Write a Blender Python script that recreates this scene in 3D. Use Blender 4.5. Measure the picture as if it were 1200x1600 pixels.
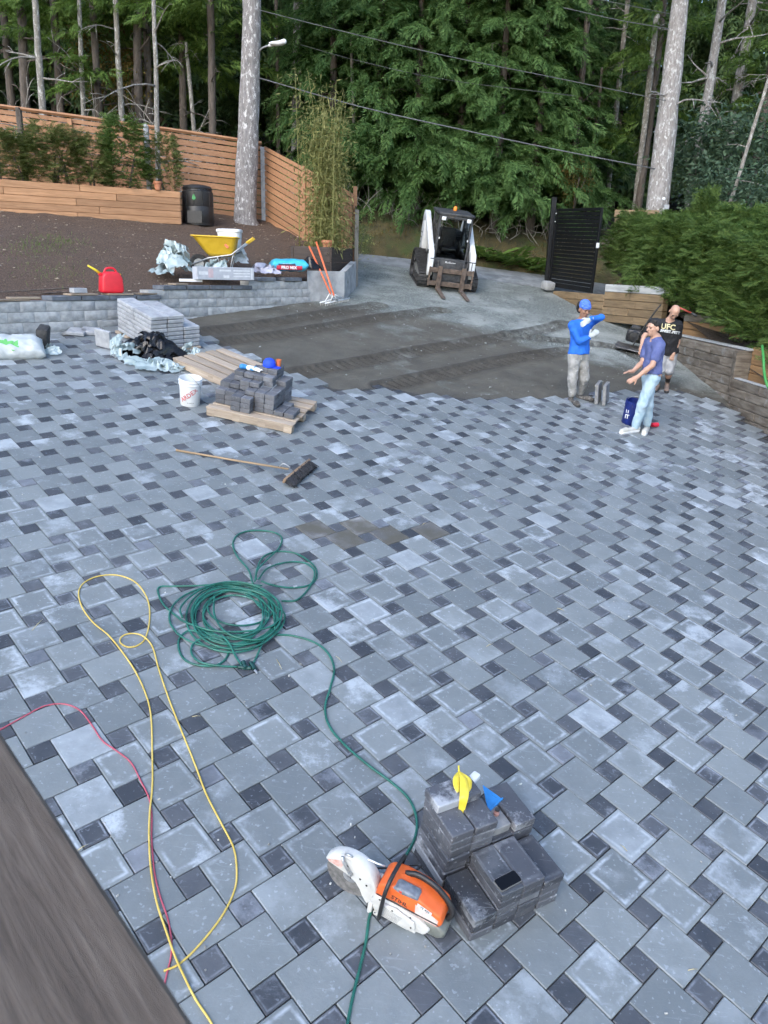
import bpy, bmesh, math, random
import numpy as np
from mathutils import Vector, Matrix, Euler, noise as mnoise

for _o in list(bpy.data.objects):
    bpy.data.objects.remove(_o)
SC = bpy.context.scene
COL = SC.collection
R_ = math.radians
rng = np.random.default_rng(7)
random.seed(7)

# ------------------------------------------------------------------ camera, world, sun, exposure
CAM = np.array([0.0, 0.0, 4.0126])
CR = np.array([[0.999581288, -0.0289352478, 0.0],
               [0.00877749042, 0.303222396, -0.952879391],
               [0.0275718013, 0.952480409, 0.303349412]])
FPX = 1210.24
cd = bpy.data.cameras.new('camera')
cam = bpy.data.objects.new('camera', cd)
COL.objects.link(cam)
cm = Matrix([list(CR[i]) + [CAM[i]] for i in range(3)] + [[0, 0, 0, 1]])
cam.matrix_world = cm
cd.sensor_fit = 'HORIZONTAL'
cd.sensor_width = 36.0
cd.lens = FPX / 1200 * 36.0
cd.clip_start = 0.05
cd.clip_end = 400
cd.dof.use_dof = True
cd.dof.focus_distance = 8.5
cd.dof.aperture_fstop = 13.0
SC.camera = cam

w = bpy.data.worlds.new('World')
SC.world = w
w.use_nodes = True
nt = w.node_tree
bg = nt.nodes['Background']
sky = nt.nodes.new('ShaderNodeTexSky')
sky.sky_type = 'NISHITA'
sky.sun_disc = False
SUN_EL, SUN_AZ = 38.0, 205.0          # azimuth: clockwise from +Y (behind the camera, slightly left)
sky.sun_elevation = R_(SUN_EL)
sky.sun_rotation = R_(SUN_AZ)
sky.air_density = 1.0
sky.dust_density = 1.0
sky.ozone_density = 1.0
nt.links.new(sky.outputs[0], bg.inputs[0])
bg.inputs[1].default_value = 0.15
sl = bpy.data.lights.new('sun', 'SUN')
sl.energy = 0.75
sl.angle = R_(40)
sl.color = (1.0, 0.95, 0.88)
so = bpy.data.objects.new('sun', sl)
COL.objects.link(so)
_az, _el = R_(SUN_AZ), R_(SUN_EL)
_d = Vector((math.sin(_az) * math.cos(_el), math.cos(_az) * math.cos(_el), math.sin(_el)))
so.rotation_euler = (-_d).to_track_quat('-Z', 'Y').to_euler()
so.location = (0, -5, 20)
SC.view_settings.view_transform = 'Standard'
SC.view_settings.look = 'None'
SC.view_settings.exposure = 1.62
SC.view_settings.gamma = 1.0
SC.view_settings.use_curve_mapping = False
SC.cycles.use_denoising = True
SC.cycles.max_bounces = 5
SC.cycles.diffuse_bounces = 3
SC.cycles.glossy_bounces = 2
SC.cycles.transmission_bounces = 4
SC.cycles.transparent_max_bounces = 6
SC.cycles.sample_clamp_indirect = 6.0
SC.cycles.use_adaptive_sampling = True
SC.cycles.adaptive_threshold = 0.03
SC.cycles.adaptive_min_samples = 12
SC.cycles.caustics_reflective = False
SC.cycles.caustics_refractive = False

# ------------------------------------------------------------------ the sloping yard plane
UNIT = 0.341
PO = np.array([1.51034277, 4.3415416, 0.62052306])
PX = np.array([0.31612334, -0.1156132, -0.05459509]) / UNIT
PY = np.array([0.12278243, 0.31512153, 0.04363363]) / UNIT
PN = np.array([0.10456967, -0.17627066, 0.9787716])

def ray(px, py):
    d = CR @ np.array([(px - 600) / FPX, -(py - 800) / FPX, -1.0])
    return d / d[1]
def G(px, py, h=0.0):
    """point of the yard plane (lifted h along its normal) seen at a photograph pixel"""
    d = ray(px, py)
    t = ((PO - CAM) @ PN + h) / (d @ PN)
    return CAM + t * d
def at(px, py, Y):
    return CAM + ray(px, py) * Y
def hz(px, py, z):
    d = ray(px, py)
    return CAM + d * ((z - CAM[2]) / d[2])
def topx(p):
    d = CR.T @ (np.asarray(p, float) - CAM)
    return 600 + FPX * d[0] / -d[2], 800 - FPX * d[1] / -d[2]
def plz(x, y, h=0.0):
    return (PN @ PO + h - PN[0] * x - PN[1] * y) / PN[2]
def frame(o, xdir, up=PN):
    """4x4 with z = up, x = xdir projected"""
    z = Vector(up).normalized(); x = Vector(xdir); x = (x - z * x.dot(z)).normalized(); y = z.cross(x)
    return Matrix(((x.x, y.x, z.x, o[0]), (x.y, y.y, z.y, o[1]), (x.z, y.z, z.z, o[2]), (0, 0, 0, 1)))
UPZ = (0, 0, 1)
def yard(p1, p2, h=0.0):
    """frame standing on the yard at pixel p1, x axis pointing to pixel p2"""
    a = G(*p1, h); b = G(*p2, h)
    return frame(a, b - a)
def T3(x, y=0, z=0):
    if hasattr(x, '__len__'): x, y, z = x
    return Matrix.Translation((x, y, z))
def RZ(a): return Matrix.Rotation(a, 4, 'Z')
def RX(a): return Matrix.Rotation(a, 4, 'X')
def RY(a): return Matrix.Rotation(a, 4, 'Y')

# ------------------------------------------------------------------ objects
def new(name, data, parent=None):
    o = bpy.data.objects.new(name, data)
    COL.objects.link(o)
    if parent is not None: o.parent = parent
    return o
MW = {}
def tag(o, label, cat, group=None):
    o['label'] = label; o['category'] = cat; o['kind'] = 'thing'
    if group: o['group'] = group
    return o
def thing(name, label, cat, M=None, group=None):
    o = new(name, None)
    M = M if M is not None else Matrix.Identity(4)
    if not isinstance(M, Matrix): M = T3(M)
    o.matrix_world = M
    o.empty_display_size = 0.1
    MW[o.name] = M.copy()
    return tag(o, label, cat, group)
def dup(root, M, label=None, group=None):
    r = root.copy(); COL.objects.link(r); r.matrix_world = M; MW[r.name] = M.copy()
    if label: r['label'] = label
    if group: r['group'] = group
    for ch in root.children:
        c = ch.copy(); COL.objects.link(c); c.parent = r
        for g in ch.children:
            d = g.copy(); COL.objects.link(d); d.parent = c
    return r

class MB:
    def __init__(s): s.v = []; s.f = []; s.n = 0
    def add(s, v, f, M=None):
        v = np.asarray(v, float)
        if M is not None:
            A = np.array(M); v = v @ A[:3, :3].T + A[:3, 3]
        s.v.append(v); n = s.n
        s.f.extend([tuple(i + n for i in q) for q in f]); s.n += len(v)
        return s
    def box(s, c, d, M=None, b=0.0):
        hx, hy, hz_ = d[0] / 2, d[1] / 2, d[2] / 2
        if b <= 0:
            v = [(x * hx + c[0], y * hy + c[1], z * hz_ + c[2]) for z in (-1, 1) for y in (-1, 1) for x in (-1, 1)]
            f = [(0, 2, 3, 1), (4, 5, 7, 6), (0, 1, 5, 4), (2, 6, 7, 3), (0, 4, 6, 2), (1, 3, 7, 5)]
            return s.add(v, f, M)
        b = min(b, hx * .9, hy * .9, hz_ * .9)
        idx = {}; v = []
        for sx in (-1, 1):
            for sy in (-1, 1):
                for sz in (-1, 1):
                    for k in range(3):
                        p = [sx * hx, sy * hy, sz * hz_]
                        for m, sg in enumerate((sx, sy, sz)):
                            if m != k: p[m] -= sg * b
                        idx[(sx, sy, sz, k)] = len(v); v.append((p[0] + c[0], p[1] + c[1], p[2] + c[2]))
        f = []
        S = (-1, 1)
        for k in range(3):
            i, j = [(1, 2), (2, 0), (0, 1)][k]
            for sg in S:
                q = []
                for a, b2 in ((-1, -1), (1, -1), (1, 1), (-1, 1)):
                    t = [0, 0, 0]; t[k] = sg; t[i] = a; t[j] = b2; q.append(idx[(*t, k)])
                f.append(tuple(q if sg > 0 else q[::-1]))
            for a in S:
                for b2 in S:      # edge along k, between faces i and j
                    t0 = [0, 0, 0]; t0[i] = a; t0[j] = b2
                    t0[k] = -1; A = (idx[(*t0, i)], idx[(*t0, j)])
                    t0[k] = 1; B = (idx[(*t0, i)], idx[(*t0, j)])
                    q = (A[0], A[1], B[1], B[0])
                    f.append(q if a * b2 < 0 else q[::-1])
        for sx in S:
            for sy in S:
                for sz in S:
                    q = tuple(idx[(sx, sy, sz, k)] for k in range(3))
                    f.append(q if sx * sy * sz > 0 else q[::-1])
        return s.add(v, f, M)
    def tube(s, pts, r, n=8, closed=False, cap=True, M=None, squash=1.0):
        pts = np.asarray(pts, float); m = len(pts)
        r = np.full(m, r) if np.isscalar(r) else np.asarray(r, float)
        if closed: tan = np.roll(pts, -1, 0) - np.roll(pts, 1, 0)
        else: tan = np.gradient(pts, axis=0)
        tan /= np.linalg.norm(tan, axis=1)[:, None] + 1e-12
        u = np.cross(tan[0], [0, 0, 1.0])
        if np.linalg.norm(u) < 1e-3: u = np.cross(tan[0], [1.0, 0, 0])
        ang = np.linspace(0, 2 * np.pi, n, endpoint=False); V = []
        for i in range(m):
            u = u - tan[i] * (u @ tan[i]); u /= np.linalg.norm(u) + 1e-12
            w_ = np.cross(tan[i], u)
            V.append(pts[i] + r[i] * (np.cos(ang)[:, None] * u + squash * np.sin(ang)[:, None] * w_))
        V = np.concatenate(V); f = []
        for i in range(m if closed else m - 1):
            a, b = i * n, ((i + 1) % m) * n
            for k in range(n):
                k2 = (k + 1) % n
                f.append((a + k, b + k, b + k2, a + k2))
        if cap and not closed:
            f.append(tuple(range(n))); f.append(tuple(range((m - 1) * n, m * n))[::-1])
        return s.add(V, f, M)
    def cyl(s, a, b, r, n=12, M=None):
        return s.tube([a, b], r, n, M=M)
    def lathe(s, prof, n=24, M=None, cap=True, a0=0.0, a1=2 * math.pi):
        full = abs(a1 - a0 - 2 * math.pi) < 1e-6
        ang = np.linspace(a0, a1, n, endpoint=not full); m = len(prof)
        V = np.array([[p[0] * math.cos(t), p[0] * math.sin(t), p[1]] for p in prof for t in ang]); f = []
        N = len(ang)
        for i in range(m - 1):
            for k in range(N if full else N - 1):
                k2 = (k + 1) % N
                f.append((i * N + k, i * N + k2, (i + 1) * N + k2, (i + 1) * N + k))
        if cap and full:
            if prof[0][0] > 1e-4: f.append(tuple(range(N))[::-1])
            if prof[-1][0] > 1e-4: f.append(tuple(range((m - 1) * N, m * N)))
        return s.add(V, f, M)
    def prism(s, poly, h, M=None, c0=0.0):
        n = len(poly)
        a = sum(poly[i][0] * poly[(i + 1) % n][1] - poly[(i + 1) % n][0] * poly[i][1] for i in range(n))
        if a < 0: poly = poly[::-1]
        v = [(p[0], p[1], c0) for p in poly] + [(p[0], p[1], c0 + h) for p in poly]
        f = [tuple(range(n))[::-1], tuple(range(n, 2 * n))] + [(i, (i + 1) % n, n + (i + 1) % n, n + i) for i in range(n)]
        return s.add(v, f, M)
    def grid(s, P, M=None, wrap=False):
        P = np.asarray(P, float); a, b = P.shape[:2]
        f = [(i * b + j, (i + 1) * b + j, (i + 1) * b + (j + 1) % b, i * b + (j + 1) % b) for i in range(a - 1) for j in range(b if wrap else b - 1)]
        return s.add(P.reshape(-1, 3), f, M)
    def mesh(s, name, mat=None, smooth=None):
        me = bpy.data.meshes.new(name)
        me.from_pydata(np.concatenate(s.v).tolist(), [], s.f)
        if mat: me.materials.append(mat)
        if smooth is not None:
            me.shade_smooth()
            if smooth < 180: me.set_sharp_from_angle(angle=R_(smooth))
        return me
    def build(s, name, mat, parent=None, world=False, smooth=40, M=None):
        if world and parent is not None:
            A = np.array(MW[parent.name].inverted())
            V = np.concatenate(s.v); s.v = [V @ A[:3, :3].T + A[:3, 3]]
        o = new(name, s.mesh(name, mat, smooth), parent)
        if M is not None: o.matrix_world = M; MW[o.name] = M.copy()
        elif parent is not None: MW[o.name] = MW[parent.name]
        else: MW[o.name] = Matrix.Identity(4)
        return o

def fast_mesh(name, V, F, mat=None, smooth=False):
    """V (n,3), F (m,k) arrays with all faces of the same size"""
    V = np.ascontiguousarray(V, np.float32); F = np.ascontiguousarray(F, np.int32)
    me = bpy.data.meshes.new(name); m, k = F.shape
    me.vertices.add(len(V)); me.vertices.foreach_set('co', V.ravel())
    me.loops.add(m * k); me.loops.foreach_set('vertex_index', F.ravel())
    me.polygons.add(m); me.polygons.foreach_set('loop_start', np.arange(0, m * k, k, dtype=np.int32))
    me.update(calc_edges=True)
    if smooth: me.shade_smooth()
    if mat: me.materials.append(mat)
    return me

def crom(P, n=8, closed=False):
    """Catmull-Rom through points"""
    P = np.asarray(P, float)
    if closed: Q = np.concatenate([P[-1:], P, P[:2]])
    else: Q = np.concatenate([2 * P[:1] - P[1:2], P, 2 * P[-1:] - P[-2:-1]])
    out = []
    for i in range(len(Q) - 3):
        a, b, c, d = Q[i:i + 4]
        for t in np.linspace(0, 1, n, endpoint=False):
            out.append(.5 * ((2 * b) + (c - a) * t + (2 * a - 5 * b + 4 * c - d) * t * t + (3 * b - 3 * c + d - a) * t ** 3))
    if not closed: out.append(P[-1])
    return np.array(out)

def text_geo(txt, size, bold=0.0, ext=0.0):
    cu = bpy.data.curves.new('lettering', 'FONT'); cu.body = txt; cu.size = size
    cu.align_x = 'CENTER'; cu.align_y = 'CENTER'; cu.offset = bold; cu.extrude = ext; cu.resolution_u = 2
    o = bpy.data.objects.new('lettering', cu); COL.objects.link(o)
    dg = bpy.context.evaluated_depsgraph_get()
    me = bpy.data.meshes.new_from_object(o.evaluated_get(dg))
    v = np.array([x.co[:] for x in me.vertices]); f = [tuple(p.vertices) for p in me.polygons]
    bpy.data.objects.remove(o); bpy.data.curves.remove(cu); bpy.data.meshes.remove(me)
    return v, f

# ------------------------------------------------------------------ signed distance bodies
def surf(prims, res=0.012, k=0.03, cuts=()):
    """smooth union of ('c',a,b,ra,rb[,k]) tapered capsules and ('e',c,(rx,ry,rz)[,M3][,k]) ellipsoids -> verts, quads"""
    lo = np.full(3, 1e9); hi = -lo
    for p in prims:
        if p[0] == 'c':
            for q, r in ((p[1], p[3]), (p[2], p[4])): lo = np.minimum(lo, np.asarray(q) - r); hi = np.maximum(hi, np.asarray(q) + r)
        else: lo = np.minimum(lo, np.asarray(p[1]) - max(p[2])); hi = np.maximum(hi, np.asarray(p[1]) + max(p[2]))
    lo -= 3 * res; hi += 3 * res
    N = np.ceil((hi - lo) / res).astype(int) + 1
    D = np.ones(N)
    ax = [lo[i] + res * np.arange(N[i]) for i in range(3)]
    for p in prims:
        if p[0] == 'c':
            a, b = np.asarray(p[1], float), np.asarray(p[2], float); ra, rb = p[3], p[4]; kk = p[5] if len(p) > 5 else k
            l_ = np.minimum(a - ra, b - rb); h_ = np.maximum(a + ra, b + rb)
        else:
            c = np.asarray(p[1], float); rr = np.asarray(p[2], float); Mx = p[3] if len(p) > 3 else None; kk = p[4] if len(p) > 4 else k
            l_ = c - max(rr); h_ = c + max(rr)
        e = kk + 3 * res
        i0 = np.maximum(((l_ - e - lo) / res).astype(int), 0); i1 = np.minimum(((h_ + e - lo) / res).astype(int) + 2, N)
        sl_ = tuple(slice(i0[i], i1[i]) for i in range(3))
        X, Y, Z = np.meshgrid(ax[0][sl_[0]], ax[1][sl_[1]], ax[2][sl_[2]], indexing='ij')
        Q = np.stack([X, Y, Z], -1)
        if p[0] == 'c':
            ab = b - a; t = np.clip(((Q - a) @ ab) / max(ab @ ab, 1e-9), 0, 1)
            d = np.linalg.norm(Q - a - t[..., None] * ab, axis=-1) - (ra + (rb - ra) * t)
        else:
            q = Q - c
            if Mx is not None: q = q @ np.asarray(Mx)
            k0 = np.linalg.norm(q / rr, axis=-1); k1 = np.linalg.norm(q / rr ** 2, axis=-1)
            d = k0 * (k0 - 1) / np.maximum(k1, 1e-9)
        s_ = D[sl_]; h = np.clip(.5 + .5 * (s_ - d) / kk, 0, 1)
        D[sl_] = s_ * (1 - h) + d * h - kk * h * (1 - h)
    if len(cuts):
        Q = np.stack(np.meshgrid(*ax, indexing='ij'), -1)
        for p, n in cuts: D = np.maximum(D, (Q - np.asarray(p)) @ np.asarray(n))
    return nets(D, lo, res)
def nets(D, lo, res):
    S = D < 0; n = np.array(D.shape) - 1
    cnt = np.zeros(n); acc = np.zeros((*n, 3))
    def cs(o): return tuple(slice(o[i], o[i] + n[i]) for i in range(3))
    for a in range(3):
        for u in (0, 1):
            for v in (0, 1):
                o = [0, 0, 0]; b, c = (a + 1) % 3, (a + 2) % 3
                o[b] = u; o[c] = v; o2 = list(o); o2[a] = 1
                d0, d1 = D[cs(o)], D[cs(o2)]; m = S[cs(o)] != S[cs(o2)]
                t = np.where(m, d0 / np.where(m, d0 - d1, 1), 0)
                cnt += m
                for i in range(3): acc[..., i] += m * (t if i == a else o[i])
    act = cnt > 0; ids = -np.ones(n, int); ids[act] = np.arange(act.sum())
    base = np.stack(np.meshgrid(*[np.arange(q) for q in n], indexing='ij'), -1)
    V = lo + res * (base[act] + acc[act] / cnt[act][:, None]); F = []
    for a in range(3):
        b, c = (a + 1) % 3, (a + 2) % 3
        s0 = [slice(1, -1)] * 3; s0[a] = slice(0, -1); s1 = list(s0); s1[a] = slice(1, None)
        A, B = S[tuple(s0)], S[tuple(s1)]
        for sg in (0, 1):
            idx = np.argwhere((A & ~B) if sg == 0 else (~A & B))
            if not len(idx): continue
            off = np.ones(3, int); off[a] = 0; p = idx + off
            def g(db, dc):
                q = p.copy(); q[:, b] += db; q[:, c] += dc; return ids[q[:, 0], q[:, 1], q[:, 2]]
            q = np.stack([g(-1, -1), g(0, -1), g(0, 0), g(-1, 0)], 1)
            F.append(q if sg == 0 else q[:, ::-1])
    F = np.concatenate(F)
    return V, F[(F >= 0).all(1)]
def body(name, prims, mat, parent, res=0.012, k=0.03, wob=0.0, wsc=12.0, cuts=()):
    V, F = surf(prims, res, k, cuts)
    if wob:
        nn = np.array([mnoise.noise_vector(Vector(v * wsc)) + .55 * mnoise.noise_vector(Vector(v * np.array([wsc * 2.3, wsc * 2.3, wsc * 1.5]))) for v in V]); V = V + wob * nn
    A = np.array(MW[parent.name].inverted()); V = V @ A[:3, :3].T + A[:3, 3]
    o = new(name, fast_mesh(name, V, F, mat, True), parent); MW[o.name] = MW[parent.name]
    return o

# ------------------------------------------------------------------ materials
def N_(t, ty, **kw):
    n = t.nodes.new('ShaderNode' + ty)
    for k_, v in kw.items():
        if k_.startswith('i_'):
            key = k_[2:]; key = int(key) if key.isdigit() else key.replace('_', ' ')
            n.inputs[key].default_value = v
        else: setattr(n, k_, v)
    return n
def ramp(t, fac, stops):
    r = N_(t, 'ValToRGB'); e = r.color_ramp.elements
    while len(e) < len(stops): e.new(.5)
    for i, (p, c) in enumerate(stops): e[i].position = p; e[i].color = (*c, 1) if len(c) == 3 else c
    t.links.new(fac, r.inputs[0]); return r.outputs[0]
def maths(t, op, a, b=None, clamp=False):
    n = N_(t, 'Math', operation=op, use_clamp=clamp)
    for i, x in enumerate((a, b)):
        if x is None: continue
        if isinstance(x, (int, float)): n.inputs[i].default_value = x
        else: t.links.new(x, n.inputs[i])
    return n.outputs[0]
def mixc(t, fac, a, b, mode='MIX'):
    n = N_(t, 'Mix', data_type='RGBA', blend_type=mode)
    for i, x in ((0, fac), (6, a), (7, b)):
        if isinstance(x, (int, float)): n.inputs[i].default_value = x
        elif isinstance(x, tuple): n.inputs[i].default_value = (*x, 1)
        else: t.links.new(x, n.inputs[i])
    return n.outputs[2]
def mat0(name):
    m = bpy.data.materials.new(name); m.use_nodes = True
    t = m.node_tree; return m, t, t.nodes['Principled BSDF']
def rand(t):
    oi = N_(t, 'ObjectInfo'); ge = N_(t, 'NewGeometry')
    return maths(t, 'FRACT', maths(t, 'ADD', oi.outputs['Random'], ge.outputs['Random Per Island']))
def coords(t, kind='Object', scale=(1, 1, 1), r=None):
    if kind == 'World': src = N_(t, 'NewGeometry').outputs['Position']
    else: src = N_(t, 'TexCoord').outputs[kind]
    mp = N_(t, 'Mapping'); t.links.new(src, mp.inputs[0]); mp.inputs['Scale'].default_value = scale
    if r is not None:
        cx = N_(t, 'CombineXYZ'); q = maths(t, 'MULTIPLY', r, 31.7)
        for i in range(3): t.links.new(q, cx.inputs[i])
        t.links.new(cx.outputs[0], mp.inputs['Location'])
    return mp.outputs[0]
def tex(t, co, scale, detail=5, rough=.55, dist=0.0):
    n = N_(t, 'TexNoise', i_Scale=scale, i_Detail=detail, i_Roughness=rough, i_Distortion=dist)
    t.links.new(co, n.inputs['Vector']); return n.outputs[0]
def bump(t, b, h, strength, dist=0.01):
    n = N_(t, 'Bump', i_Strength=strength, i_Distance=dist); t.links.new(h, n.inputs['Height']); t.links.new(n.outputs[0], b.inputs['Normal'])
MATS = {}
def pm(name, c1, c2, scale=8, rough=.7, metal=0.0, bmp=.2, bscale=40, stretch=(1, 1, 1), rnd=0.0, kind='Object', lo=.35, hi=.65, bd=.01, dirt=None, dirt_s=5, dirt_t=.55, spec=.5):
    """two-tone noisy surface with fine relief, optional per-piece brightness and a dirt tone in patches"""
    if name in MATS: return MATS[name]
    m, t, b = mat0(name); r = rand(t) if rnd else None
    co = coords(t, kind, stretch, r)
    c = ramp(t, tex(t, co, scale), [(lo, c1), (hi, c2)])
    if dirt is not None:
        co2 = coords(t, kind, (1, 1, 1), r)
        mk = ramp(t, tex(t, co2, dirt_s, 7, .65), [(dirt_t, (0, 0, 0)), (dirt_t + .12, (1, 1, 1))])
        c = mixc(t, mk, c, dirt)
    if rnd:
        hv = N_(t, 'HueSaturation'); t.links.new(c, hv.inputs['Color'])
        v = maths(t, 'MULTIPLY_ADD', r, 2 * rnd); v.node.inputs[2].default_value = 1 - rnd
        t.links.new(v, hv.inputs['Value']); c = hv.outputs[0]
    t.links.new(c, b.inputs['Base Color'])
    b.inputs['Roughness'].default_value = rough; b.inputs['Metallic'].default_value = metal
    b.inputs['Specular IOR Level'].default_value = spec
    if bmp: bump(t, b, tex(t, co, bscale, 6, .6), bmp, bd)
    MATS[name] = m; return m
def wood(name, c1, c2, axis=0, rnd=.12, rough=.75, sc=6, knots=True, dirt=None, dirt_t=.55):
    s = [9.0, 9.0, 9.0]; s[axis] = .7
    if name in MATS: return MATS[name]
    m, t, b = mat0(name); r = rand(t)
    co = coords(t, 'Object', tuple(s), r)
    f = tex(t, co, sc * .5, 8, .65, .4)
    c = ramp(t, f, [(.3, c1), (.7, c2)])
    if dirt is not None:
        mk = ramp(t, tex(t, coords(t, 'Object', (1, 1, 1), r), 3, 7, .65), [(dirt_t, (0, 0, 0)), (dirt_t + .15, (1, 1, 1))])
        c = mixc(t, mk, c, dirt)
    hv = N_(t, 'HueSaturation'); t.links.new(c, hv.inputs['Color'])
    v = maths(t, 'MULTIPLY_ADD', r, 2 * rnd); v.node.inputs[2].default_value = 1 - rnd
    t.links.new(v, hv.inputs['Value']); t.links.new(hv.outputs[0], b.inputs['Base Color'])
    b.inputs['Roughness'].default_value = rough
    bump(t, b, f, .35, .01); MATS[name] = m; return m
def leafmat(name, c1, c2, tr=.3, rough=.6, c3=None):
    m, t, b = mat0(name); r = rand(t)
    g = tex(t, coords(t, 'World'), .9, 3)
    c = ramp(t, maths(t, 'ADD', maths(t, 'MULTIPLY', r, .6), maths(t, 'MULTIPLY', g, .4)), [(.15, c1), (.8, c2)] + ([(.95, c3)] if c3 else []))
    t.links.new(c, b.inputs['Base Color']); b.inputs['Roughness'].default_value = rough
    b.inputs['Specular IOR Level'].default_value = .3
    tl = N_(t, 'BsdfTranslucent'); t.links.new(c, tl.inputs[0]); mx = N_(t, 'MixShader'); mx.inputs[0].default_value = tr
    t.links.new(b.outputs[0], mx.inputs[1]); t.links.new(tl.outputs[0], mx.inputs[2])
    t.links.new(mx.outputs[0], t.nodes['Material Output'].inputs[0]); MATS[name] = m; return m
def plain(name, c, rough=.5, metal=0.0, spec=.5):
    return pm(name, tuple(x * .9 for x in c), tuple(min(1, x * 1.08) for x in c), 15, rough, metal, .05, 90, spec=spec)

# ================================================================== SETTING
def structure(o): o['kind'] = 'structure'; return o
def stuff(o): o['kind'] = 'stuff'; return o

# ---- materials of the ground
def paver_mat(name, c1, c2, white, wamt, wet=None, rough=.62):
    m, t, b = mat0(name); r = rand(t)
    cw = coords(t, 'World', (1, 1, 1), r); co = coords(t, 'Object')
    n1 = tex(t, cw, 7, 4, .62); n2 = tex(t, cw, 3.2, 5, .62); n3 = tex(t, cw, 60, 2, .7)
    c = ramp(t, maths(t, 'ADD', maths(t, 'MULTIPLY', n1, .55), maths(t, 'MULTIPLY', r, .45)), [(.30, c1), (.74, c2)])
    c = mixc(t, maths(t, 'MULTIPLY', n3, .35), c, mixc(t, .5, c, (.02, .02, .025)))
    # lime bloom in ragged patches, stronger on some pavers
    r2 = maths(t, 'FRACT', maths(t, 'MULTIPLY', r, 7.31))
    pat = ramp(t, maths(t, 'ADD', n2, maths(t, 'MULTIPLY', n3, .16)), [(.585, (0, 0, 0)), (.72, (1, 1, 1))])
    amt = maths(t, 'MULTIPLY', maths(t, 'POWER', r2, 2.2), wamt)
    c = mixc(t, maths(t, 'MULTIPLY', pat, amt), c, white)
    # pale rim just inside the edges of some pavers
    sx = N_(t, 'SeparateXYZ'); t.links.new(N_(t, 'TexCoord').outputs['Generated'], sx.inputs[0])
    ex = maths(t, 'ABSOLUTE', maths(t, 'SUBTRACT', sx.outputs[0], .5)); ey = maths(t, 'ABSOLUTE', maths(t, 'SUBTRACT', sx.outputs[1], .5))
    em = maths(t, 'ADD', maths(t, 'MAXIMUM', ex, ey), maths(t, 'MULTIPLY', maths(t, 'SUBTRACT', n1, .5), .09))
    rim = ramp(t, em, [(.35, (0, 0, 0)), (.405, (1, 1, 1)), (.425, (.8, .8, .8)), (.455, (.08, .08, .08))])
    r3 = maths(t, 'FRACT', maths(t, 'MULTIPLY', r, 23.7))
    rim = maths(t, 'MULTIPLY', rim, ramp(t, tex(t, cw, 9, 3, .7), [(.40, (.05, .05, .05)), (.60, (1, 1, 1))]))
    ra = ramp(t, r3, [(.45, (0, 0, 0)), (.95, (.85, .85, .85))])
    c = mixc(t, maths(t, 'MULTIPLY', rim, ra), c, white)
    # whole-paver bloom on a few
    r4 = ramp(t, maths(t, 'FRACT', maths(t, 'MULTIPLY', r, 51.3)), [(.945, (0, 0, 0)), (.955, (.45, .45, .45)), (1.0, (.75, .75, .75))])
    c = mixc(t, maths(t, 'MULTIPLY', r4, n1), c, white)
    # splashes, fine specks and dark smears
    sp_ = ramp(t, tex(t, cw, 38, 1, .5), [(.66, (0, 0, 0)), (.72, (1, 1, 1))]); c = mixc(t, maths(t, 'MULTIPLY', sp_, maths(t, 'MULTIPLY', n2, .55)), c, white)
    sc2 = ramp(t, tex(t, coords(t, 'World', (1.0, 7.0, 1.0), r), 5, 4, .7, 1.2), [(.60, (0, 0, 0)), (.72, (1, 1, 1))]); c = mixc(t, maths(t, 'MULTIPLY', sc2, .22), c, white)
    dk = ramp(t, tex(t, cw, 2.1, 3, .7), [(.30, (1, 1, 1)), (.45, (0, 0, 0))]); c = mixc(t, maths(t, 'MULTIPLY', dk, .35), c, c1)
    if wet:
        c = mixc(t, ramp(t, tex(t, cw, 4, 5), [(.38, (.15, .15, .15)), (.56, (.9, .9, .9))]), c, wet)
    t.links.new(c, b.inputs['Base Color'])
    rr = N_(t, 'MapRange', i_3=rough - .14, i_4=rough + .18); t.links.new(n1, rr.inputs[0]); t.links.new(rr.outputs[0], b.inputs['Roughness'])
    bump(t, b, maths(t, 'ADD', n3, maths(t, 'MULTIPLY', n1, 1.2)), .25, .004)
    MATS[name] = m; return m
M_big = paver_mat('grey paver concrete', (.148, .168, .176), (.216, .240, .246), (.46, .51, .56), .85, rough=.5)
M_small = paver_mat('charcoal paver concrete', (.038, .043, .052), (.092, .099, .112), (.30, .33, .38), .6, rough=.5)
M_wet = paver_mat('wet silty paver', (.10, .10, .10), (.16, .16, .16), (.4, .4, .4), .2, wet=(.095, .088, .068), rough=.45)
M_joint = pm('joint sand', (.03, .03, .032), (.06, .058, .055), 30, .95, bmp=.5, bscale=200, kind='World')

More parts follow.
